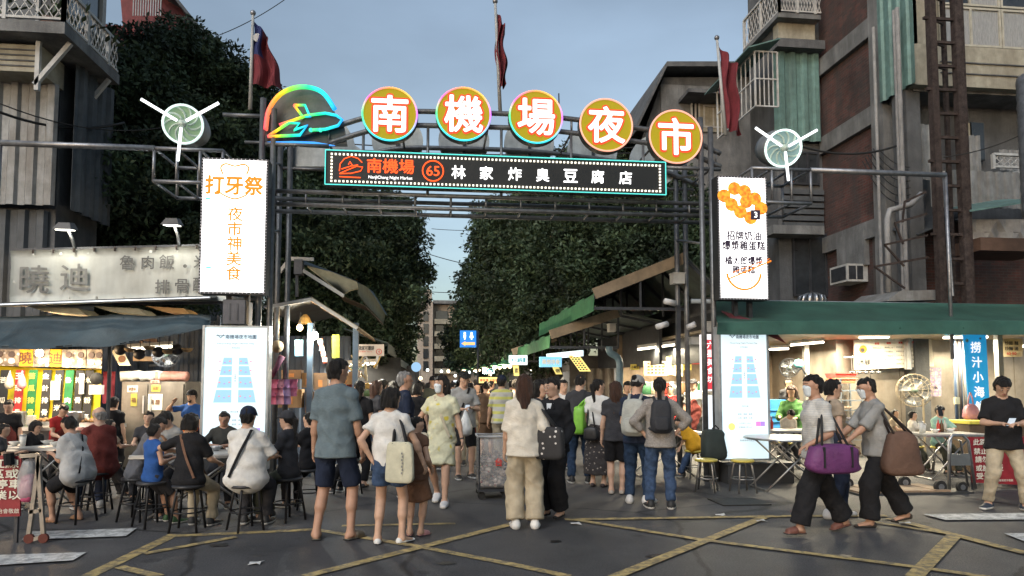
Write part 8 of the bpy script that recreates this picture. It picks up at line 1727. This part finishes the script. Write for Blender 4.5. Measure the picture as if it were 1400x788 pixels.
# food on tables
xt = at(280, 8.22)
for i, (dx, dy, lb) in enumerate(((-.5, .1, 'white bowl at the left end of the long folding table'), (-.25, -.12, 'white bowl before the boy in blue'), (.1, .15, 'steel bowl in front of the stout man'), (.35, -.1, 'white bowl before the man in white tee'), (.55, .12, 'white bowl by the woman in the dark cap'), (-.1, -.05, 'white bowl at the middle of the long folding table'))): bowl(xt + dx, 8.22 + dy, .72, lb, alu if i == 2 else None)
xt = at(70, 9.3)
for i, (dx, dy, lb) in enumerate(((-.4, 0, 'white bowl at the left end of the far left table'), (-.1, .15, 'white bowl before the woman with glasses'), (.15, -.12, 'white bowl in front of the light grey tee'), (.4, .1, 'white bowl nearest the bald man'))): bowl(xt + dx, 9.3 + dy, .72, lb)
cup(xt - .25, 9.2, .72, 'paper cup on the far left table'); cup(xt + .3, 9.4, .72, 'second paper cup on the far left table nearer the bald man')
# ---- right diners
seated(948, 10.6, 585, 300, 'diner in loose amber shirt leaning on a table beyond the grey knit woman', 'y', 'yellow stool under the amber shirt', top=c_yell, bottom=c_denim, sleeve=.9, loose=.05, hair='short', lean=.55, head=(0, 35), fat=1.15, hr=(.1, .4, .75))
table(at(905, 11.0), 11.0, 1.2, .6, .72, 'folding table beyond the two backpacked women')
stool('y', *G(966, 672, 0).xy, 'left one of two free yellow stools before the right map', 'yellow round stools of the right stall')
g_ = G(1016, 673, 0); stool('y', g_.x, g_.y, 'right one of two free yellow stools before the right map', 'yellow round stools of the right stall'); g_ = G(955, 664, 0)
g_ = G(1085, 668); table(g_.x - .1, g_.y, 1.15, .7, .74, 'round white folding table beside the right map', True)
PY(948, 14.3, 519, 200, 'stall cook with black cap, grey tee and red apron in the right stall', bottom=c_black, top=c_grey, sleeve=.7, hair='short', extras=(('cap', c_black), ('apron', c_maroon)), head=(20, 0))
PY(916, 14.8, 527, 190, 'stall worker with hair bun and red top left of the cook', bottom=c_black, top=c_red, hair='bun', sleeve=.6)
seated(1082, 13.0, 522, 220, 'diner in green sweater by the black wall fan', 'y', 'yellow stool under the green sweater', top=c_green, bottom=c_char, sleeve=1.9, hair='bob', hcol=BR, loose=.02, hz=.5)
PY(1078, 14.6, 517, 190, 'standing person in dark top behind the green sweater', bottom=c_black, top=c_char, hair='short')
seated(1072, 11.8, 560, 175, 'child in pale shirt bent over a table left of the masked man', 'y', 'yellow stool under the child in pale shirt', top=c_cream, bottom=c_char, hair='fringe', lean=.35, head=(0, 35), sleeve=1.8)
table(at(1066, 11.2), 11.2, 1.2, .55, .72, 'folding table before the child in pale shirt')
seated(1283, 10.7, 555, 180, 'boy in mint tee looking at a phone in the right stall', 'y', 'yellow stool under the boy in mint tee', top=c_mint, bottom=c_olive, sleeve=.8, loose=.02, hair='fringe', hcol=DK, head=(5, 10), hl=(-.02, .28, 1.05), el=(-1, 0, -.5), hr=(.14, .38, .80), extras=())
Jp = None
seated(1246, 10.9, 565, 110, 'girl in cream tee looking right beside the boy in mint', 'y', 'yellow stool under the girl in cream tee', top=c_cream, bottom=c_olive, hair='short', hcol=DK, head=(0, 0), sleeve=.5)
seated(1222, 11.6, 562, 150, 'diner in beige behind the brown bag', 'y', 'yellow stool behind the brown bag', top=c_tan, bottom=c_char, hair='short')
xt = at(1287, 10.15); table(xt, 10.15, 1.0, .55, .72, 'white folding table before the boy in mint tee')
for i, (dx, dy, lb) in enumerate(((-.1, .05, 'white bowl before the boy in mint tee'), (.2, .1, 'white bowl at the right end of the boy\'s table'))): bowl(xt + dx, 10.15 + dy, .72, lb)
cup(xt - .42, 10.1, .72, 'tall clear cup at the left end of the boy\'s table', M('cup clear', (.6, .6, .55), rough=.2), .17); cup(xt - .3, 10.2, .72, 'white paper cup next to the tall clear one')
t = thing('mobile_phone', 'dark phone held up by the boy in mint tee', 'phone', (at(1284, 10.35), 10.35, 1.05)); l = t.location; m = MB(); m.box(l, (.075, .012, .15), rx=-.2); m.build('phone_body', M('phone black', (.015, .015, .018), rough=.2), t); m = MB(); m.box(l + Vector((.02, -.008, .05)), (.02, .004, .02)); m.build('camera_lens', alu, t)
# ---- carts and signs
g0, g1 = G(1172, 690), G(1330, 694); yT = 8.75; x0, x1 = W(1170, 670, yT).x, W(1328, 670, yT).x; zP = W(1250, 672, yT).z
T = thing('flat_trolley', 'steel platform trolley with folded handle and black wheels parked at the right stall', 'trolley', ((x0 + x1) / 2, yT, 0))
m = MB(); m.span((x0, yT - .05, zP - .05), (x1, yT + .6, zP - .01)); m.build('deck_frame', M('trolley steel dark', (.08, .08, .08), metal=.5, rough=.5), T)
for k in range(6): m = MB(); xk = x0 + .03 + k * (x1 - x0 - .35) / 6; m.span((xk, yT - .03, zP - .01), (xk + (x1 - x0 - .35) / 6 - .012, yT + .58, zP + .012 + .004 * (k % 2))); m.build('plank', M('worn plank', (.36, .25, .16), dirt=.5), T)
for xk, yk, r_ in ((x0 + .2, yT + .05, .08), (x0 + .2, yT + .5, .08), (x1 - .42, yT + .05, .085), (x1 - .62, yT + .5, .085), (x1 - .1, yT + .05, .075)):
    m = MB(); m.lathe((xk, yk - .02, r_), [(r_, 0), (r_, .045), (0, .045)], 20, (0, 1, 0)); wh_ = m.build('wheel', M('tyre', (.02, .02, .02)), T); m = MB(); m.lathe((xk, yk - .026, r_), [(r_ * .5, 0), (r_ * .5, .004), (0, .004)], 14, (0, 1, 0)); m.build('hub', steel, wh_); m = MB(); m.bar((xk, yk, r_), (xk, yk, zP - .05), .05, .03); m.build('fork', steel, wh_)
hx0, hx1 = W(1288, 600, yT + .2).x, W(1316, 600, yT + .2).x; zh_ = W(1300, 596, yT).z
m = MB(); m.tube([(hx0, yT + .1, zP), (hx0 + .02, yT + .1, zh_ - .08), (hx0 + .08, yT + .1, zh_), (hx1 - .08, yT + .1, zh_), (hx1, yT + .1, zh_ - .08), (hx1 + .08, yT + .1, zP)], .02, 8); m.build('push_handle', alu, T, True)
m = MB(); m.tube([(hx0 + .18, yT + .35, zP), (hx0 + .22, yT + .3, zh_ - .06), (hx1 + .05, yT + .3, zh_ - .1), (hx1 + .18, yT + .35, zP)], .016, 7); m.build('rear_handle', alu, T, True); m = MB(); m.span((hx0 + .01, yT + .09, zh_ - .42), (hx1 + .02, yT + .11, zh_ - .26)); m.build('handle_plate', alu, T)
# red no-parking sign at right
Yr = 9.0; t = thing('notice_board', 'dark red notice board with rows of white characters on the right', 'sign', W(1355, 680, Yr)); Pq = [W(u, v, Yr) for u, v in ((1324, 598), (1410, 597), (1410, 664), (1330, 660))]; redb = M('notice red', (.26, .02, .028), rough=.5)
m = MB(); m.prism(Pq[::-1], (0, .02, 0)); m.build('board', redb, t)
for s_, u, v, h in (('此路段為', 1349, 604.5, .088), ('禁止停車', 1350, 617, .088), ('請勿於此', 1352, 628, .088), ('或設攤販', 1353, 640, .088), ('受罰。', 1347, 651, .088)): text(s_, W(u, v, Yr - .01), h, pw, t, width=.42 if len(s_) > 3 else .27, bold=.02)
text('南機場夜市敬啟', W(1374, 657, Yr - .01), .035, pw, t)
for u in (1332, 1405): m = MB(); m.bar((W(u, 640, Yr).x, Yr + .04, 0), (W(u, 640, Yr).x, Yr + .04, W(u, 600, Yr).z), .03); m.build('leg', steelD, t)
t = thing('notice_board', 'second dark red board partly hidden behind the man in khaki trousers', 'sign', W(1385, 690, 9.5)); a, b = W(1372, 625, 9.5), W(1402, 688, 9.5); m = MB(); m.span((a.x, 9.5, b.z), (b.x, 9.52, a.z)); m.build('board', redb, t); text('違者', W(1388, 650, 9.49), .1, pw, t, bold=.02)
t = thing('stall_counter', 'lit glass counter with yellow edge below the blue banner', 'counter', W(1345, 640, 10.6)); a, b = W(1325, 576, 10.6), W(1375, 660, 10.6); m = MB(); m.span((a.x, 10.6, 0), (b.x + 1.5, 11.1, a.z - .05)); m.build('cabinet', M('cabinet brown', (.12, .08, .05), rough=.5, dirt=.3), t); m = MB(); m.span((a.x - .02, 10.57, a.z - .05), (b.x + 1.52, 11.12, a.z)); m.build('yellow_edge', M('edge yellow', (.6, .52, .08)), t)
t = thing('wall_switch', 'small cream switch box on the pipes right of the big fan', 'box', W(1308, 548, 11.9)); p = W(1308, 548, 11.9); m = MB(); m.box(p, (.09, .05, .13)); m.build('switch_body', M('tub cream'), t)
# left sign frame with two boards
Yl = 7.0; t = thing('notice_board', 'dark red notice board with white characters at the bottom left edge', 'sign', W(10, 700, Yl)); a, b = W(-30, 623, Yl), W(27, 706, Yl); m = MB(); m.prism([W(-30, 622, Yl), W(29, 624, Yl), W(27, 706, Yl), W(-30, 708, Yl)][::-1], (0, .02, 0)); m.build('board', redb, t)
for s_, u, v in (('紅線', 8, 634), ('區或', 8, 648), ('停車', 12, 662), ('業以', 11, 677)): text(s_, W(u - 1, v, Yl - .01), .085, pw, t, width=.24, bold=.02)
text('自治會敬啟', W(8, 699, Yl - .01), .045, pw, t)
m = MB(); m.tube([W(12, 620, Yl - .03), W(13, 636, Yl - .03)], .045, 8); m.build('black_rag', c_black, t); 
for u in (-20, 20): m = MB(); m.bar((W(u, 700, Yl).x, Yl + .04, 0), (W(u, 700, Yl).x, Yl + .04, b.z + .05), .03); m.build('leg', steelD, t)
t = thing('sign_trolley', 'worn aluminium frame on castors beside the red board at bottom left', 'trolley', W(45, 745, 7.0)); yq = 7.0
def q_(u, v, y=yq): return W(u, v, y)
for nm, pts in (('frame_tube', ((55, 623), (38, 742))), ('frame_tube', ((52, 625), (60, 738))), ('frame_tube', ((28, 624), (56, 622))), ('frame_tube', ((40, 700), (58, 698))), ('frame_tube', ((36, 740), (62, 733)))): m = MB(); m.bar(q_(*pts[0]), q_(*pts[1]), .035); m.build(nm, M('worn aluminium', (.34, .31, .27), rough=.5, metal=.5, dirt=.5), t)
for u, v in ((40, 745), (60, 738)): p = q_(u, v); m = MB(); m.lathe((p.x, p.y - .02, .045), [(.045, 0), (.045, .03), (0, .03)], 14, (0, 1, 0)); m.build('castor', M('castor red', (.12, .03, .02)), t)
t = thing('plastic_bag', 'clear plastic bag with pink contents hung on the aluminium frame', 'bag', q_(38, 660)); m = MB(); p = q_(38, 685, 7.05); soft(m, p + Vector((0, 0, .2)), (.17, .16, .40), .7, sag=.5); m.build('bag_film', M('clear film', (.5, .5, .5), rough=.25, bump=1, bscale=15, alpha=.55), t, True); m = MB(); soft(m, p + Vector((0, 0, .12)), (.14, .14, .26), .6); m.build('pink_contents', M('pink foam', (.65, .12, .25)), t, True)
# rubbish cart by the white blouse
g_ = G(675, 683); T = thing('rubbish_cart', 'wheeled cart with clear sack of waste and red character beside the khaki trousers', 'cart', (g_.x, g_.y, 0)); x, y = g_.x, g_.y
zt_ = W(675, 597, y).z; w_ = .19
for dx in (-w_, w_):
    for dy in (0, .45): m = MB(); m.tube([(x + dx, y + dy, .1), (x + dx, y + dy, zt_)], .012, 6); m.build('frame_post', steelD, T)
m = MB(); m.span((x - w_ - .02, y - .02, .10), (x + w_ + .02, y + .48, .13)); m.build('deck', steelD, T)
m = MB(); soft(m, (x, y + .22, .13 + (zt_ - .13) / 2), (2 * w_ + .05, .5, zt_ - .12), .35, n=26, seed=4); m.build('clear_sack', M('clear sack', (.62, .62, .62), rough=.22, bump=1.0, bscale=11, alpha=.34), T, True)
m = MB(); rr = random.Random(5)
for k in range(110): m.ball((x + rr.uniform(-w_ + .03, w_ - .03), y + rr.uniform(.02, .42), .17 + rr.random() ** 1.2 * (zt_ - .13) * .62), rr.uniform(.025, .05), 6, (1, 1, rr.uniform(.5, 1)))
tag(m.build('waste_heap', M('waste mix', (.45, .38, .33), kind='dots', col2=(.45, .12, .12), scale=12, var=.4), T), kind='stuff')
m = MB(); m.tube([(x - w_ - .02, y - .02, zt_), (x + w_ + .02, y - .02, zt_), (x + w_ + .02, y + .48, zt_), (x - w_ - .02, y + .48, zt_), (x - w_ - .02, y - .02, zt_)], .016, 6); m.build('rim', M('sack rim', (.4, .4, .4)), T)
text('台', (x + .06, y - .05, .13 + (zt_ - .13) * .52), .10, M('print red'), T, bold=.03)
for dx in (-w_ + .03, w_ - .03):
    for dy in (.03, .42): m = MB(); m.lathe((x + dx, y + dy - .015, .05), [(.05, 0), (.05, .03), (0, .03)], 14, (0, 1, 0)); m.build('castor', M('tyre'), T)
for i, c_ in enumerate(('dark rucksack on the floor behind the amber shirt by the right map',)):
    t = thing('rucksack', c_, 'bag', W(975, 625, 10.0)); p = W(975, 608, 9.95); m = MB(); soft(m, p, (.34, .26, .46), .4, sag=.4); m.build('pack', M('rucksack green black', (.03, .04, .035)), t, True); m = MB(); m.tube([p + Vector((-.05, -.1, .24)), p + Vector((0, -.1, .29)), p + Vector((.05, -.1, .24))], .012, 6); m.build('grab_loop', M('strap black'), t)
# ---- small clutter
rr = random.Random(77)
def ac(p, nx, ny, label):                        # outdoor unit of an air conditioner, grille towards (nx, ny)
    t = thing('air_conditioner', label, 'air conditioner', p); p = Vector(p); f = Vector((nx, ny, 0)); r_ = Vector((-ny, nx, 0)); wm = M('white metal')
    c = [p + r_ * a + f * b + Vector((0, 0, z)) for z in (0, .55) for a, b in ((-.38, -.28), (.38, -.28), (.38, 0), (-.38, 0))]
    m = MB(); m.hexa(c); m.build('casing', wm, t); m = MB(); m.lathe(p + f * .004 + Vector((0, 0, .28)), [(.22, 0), (.22, .012), (0, .012)], 22, tuple(f)); m.build('grille', steelD, t)
    for k in (-1, 1): m = MB(); m.bar(p + r_ * .25 * k - f * .3 + Vector((0, 0, -.04)), p + r_ * .25 * k + Vector((0, 0, -.04)), .035); m.build('bracket', rust, t)
ac((XR + 3.3, Yf + .9, zm + .1), 0, -1, 'pale outdoor unit inside the recessed balcony at upper right'); ac((XR + 1.5, Yf + 1.5, zq + .3), 0, -1, 'outdoor unit low in the dark recess right of the lattice tower')
for i in range(6):
    a, b = WX(1205 - i * 3, 195 + i * 4, XR - .08), WX(1216, 205 + i * 9, XR - .08); cable((a.x, 14.2 + i * .1, a.z), (XR - .1, 13.1, b.z - .6), .12 + .05 * i, ['topmost', 'second', 'third', 'fourth', 'fifth', 'lowest'][i] + ' black cable of the tangle on the corner of the brick building', .012)
for k in range(5):
    x = at(1165 + k * 9, 12.8); t = thing('hanging_ladle', ['leftmost', 'second', 'middle', 'fourth', 'rightmost'][k] + ' steel ladle on the rail between crates and menu board', 'ladle', (x, 12.8, 1.75), 'ladles on the rail'); m = MB(); m.tube([(x, 12.8, 2.02), (x + .005, 12.8, 1.74)], .006, 5); m.build('handle', alu, t); m = MB(); m.lathe((x, 12.79, 1.70), [(.02, 0), (.045, .02), (.05, .045), (.045, .045), (.02, .01)], 12); m.build('ladle_bowl', alu, t, True)
m = MB(); m.tube([(at(1155, 12.8), 12.8, 2.03), (at(1212, 12.8), 12.8, 2.03)], .01, 6); tag(m.build('utensil_rail', alu), 'thin steel rail under the menu board from which the ladles hang', 'rail')
cards = ['小籠包', '蚵仔煎', '臭豆腐', '鴨血', '豬腳', '麵線', '滷味', '水餃']
for k in range(8):
    u = 868 + k * 12; z_ = 1.95 if k % 2 else 1.82; x = at(u, 15.2); t = thing('price_card', 'hanging price card reading ' + ['small buns', 'oyster omelette', 'stinky tofu', 'duck blood', 'pork knuckle', 'thin noodles', 'braised snacks', 'dumplings'][k] + ' in the right stall', 'card', (x, 15.2, z_), 'price cards in the right stall')
    m = MB(); m.span((x - .10, 15.2, z_), (x + .10, 15.21, z_ + .13)); m.build('card', M(['card yellow print', 'card red print', 'card white print'][k % 3], [(.6, .5, .1), (.5, .06, .05), (.6, .58, .52)][k % 3]), t); text(cards[k], (x, 15.192, z_ + .065), .06, pw if k % 3 == 1 else pb, t, width=.16, bold=.02)
for k in range(7):                               # condiment bottles on the boy's and the child's tables
    x, y = ((at(1287, 10.15) + .05 + .06 * k, 10.32) if k < 3 else (at(1066, 11.2) - .3 + .07 * (k - 3), 11.35)); t = thing('sauce_bottle', ['red sauce bottle at left on the boy\'s table', 'brown sauce bottle in the middle of the boy\'s table', 'pale bottle at right on the boy\'s table', 'red sauce bottle leftmost on the child\'s table', 'brown bottle second on the child\'s table', 'pale bottle third on the child\'s table', 'red bottle rightmost on the child\'s table'][k], 'bottle', (x, y, .72))
    m = MB(); m.lathe((x, y, .72), [(.025, 0), (.028, .01), (.028, .12), (.01, .16), (.01, .19), (0, .19)], 12); m.build('bottle_body', M('bottle %d' % (k % 3), [(.4, .03, .02), (.1, .05, .02), (.5, .48, .4)][k % 3], rough=.25), t, True); m = MB(); m.lathe((x, y, .91), [(.012, 0), (.012, .02), (0, .02)], 8); m.build('bottle_cap', M('cup lid'), t)
cap_ = ['leftmost', 'second', 'third', 'fourth', 'fifth', 'sixth', 'seventh', 'rightmost']
for k in range(8):                               # pans and baskets hung under the dark tarpaulin, left of the map
    u = 165 + k * 13; p = W(u, 470 + 3 * (k % 3), 11.6); t = thing(['hanging_pan', 'hanging_basket'][k % 2], cap_[k] + [' dark pan', ' woven basket'][k % 2] + ' in the row hung under the left awning edge', ['pan', 'basket'][k % 2], p); m = MB()
    m.lathe(p + Vector((0, 0, -.1)), [(.05, 0), (.08, .03), (.09, .06), (.07, .05), (0, .03)] if k % 2 else [(.085, 0), (.09, .012), (0, .012)], 14, (0, 0, 1) if k % 2 else (.2, -1, 0)); m.build('vessel', [steelD, M('straw')][k % 2], t, True); m = MB(); m.tube([p + Vector((0, .02, -.04)), p + Vector((0, .02, .16))], .006, 5); m.build('hook', wire, t)
for k in range(9):                               # more lamps and shades over the lane stalls
    Y = 13.5 + k * 2.1; u = 690 - k * 7 + (k % 2) * 14; p = W(u, 500 + k * .8, Y); t = thing('shop_lamp', ['nearest', 'second nearest', 'third nearest', 'fourth nearest', 'fifth nearest', 'fifth farthest', 'fourth farthest', 'second farthest', 'farthest'][k] + ' lamp hanging along the right side of the lane', 'lamp', p, 'lamps along the right of the lane')
    m = MB(); m.ball(p, .05 + .004 * k, 8); m.build('globe', E('bulb far warm'), t, True); m = MB(); m.lathe(p + Vector((0, 0, .02)), [(.13, 0), (.04, .08), (.01, .1)], 12); m.build('shade', greenc, t); m = MB(); m.tube([p, p + Vector((0, 0, .4))], .007, 4); m.build('cord', wire, t)
    if k % 2 == 0: lamp('POINT', p - Vector((0, 0, .12)), 14, (1, .8, .55), 'bulb_light', .06, par=t)
for k in range(14):                              # food packets on the crates of the centre-left stall
    u, v, Y = 470 + (k % 7) * 8, 528 + (k // 7) * 10, 12.6; p = W(u, v, Y); m = MB(); soft(m, p, (.12, .1, .11), .5, seed=k); tag(m.build('snack_packet', M('snack %d' % (k % 4), [(.5, .3, .08), (.45, .08, .05), (.5, .48, .42), (.15, .25, .1)][k % 4], rough=.35), None, True), 'small snack packet, %s in the %s row behind the black-haired woman' % (['leftmost', 'second', 'third', 'middle', 'fifth', 'sixth', 'rightmost'][k % 7], ['upper', 'lower'][k // 7]), 'packet', 'snack packets of the centre-left stall')
for i, (u, v, r_) in enumerate(((900, 760, .10), (610, 770, .07), (1150, 760, .08), (300, 745, .09), (760, 740, .06))):
    c = G(u, v, .006 + i * .0004); m = MB(); n = 16; m.add([c + Vector((r_ * (1 + .3 * math.sin(k * 1.7 + i)) * math.cos(k * .3927), r_ * .7 * (1 + .25 * math.cos(k * 2.3)) * math.sin(k * .3927), 0)) for k in range(n)], [tuple(range(n))]); tag(m.build('dried_spill', M('dried spill', (.022, .021, .021), rough=.35)), kind='structure')
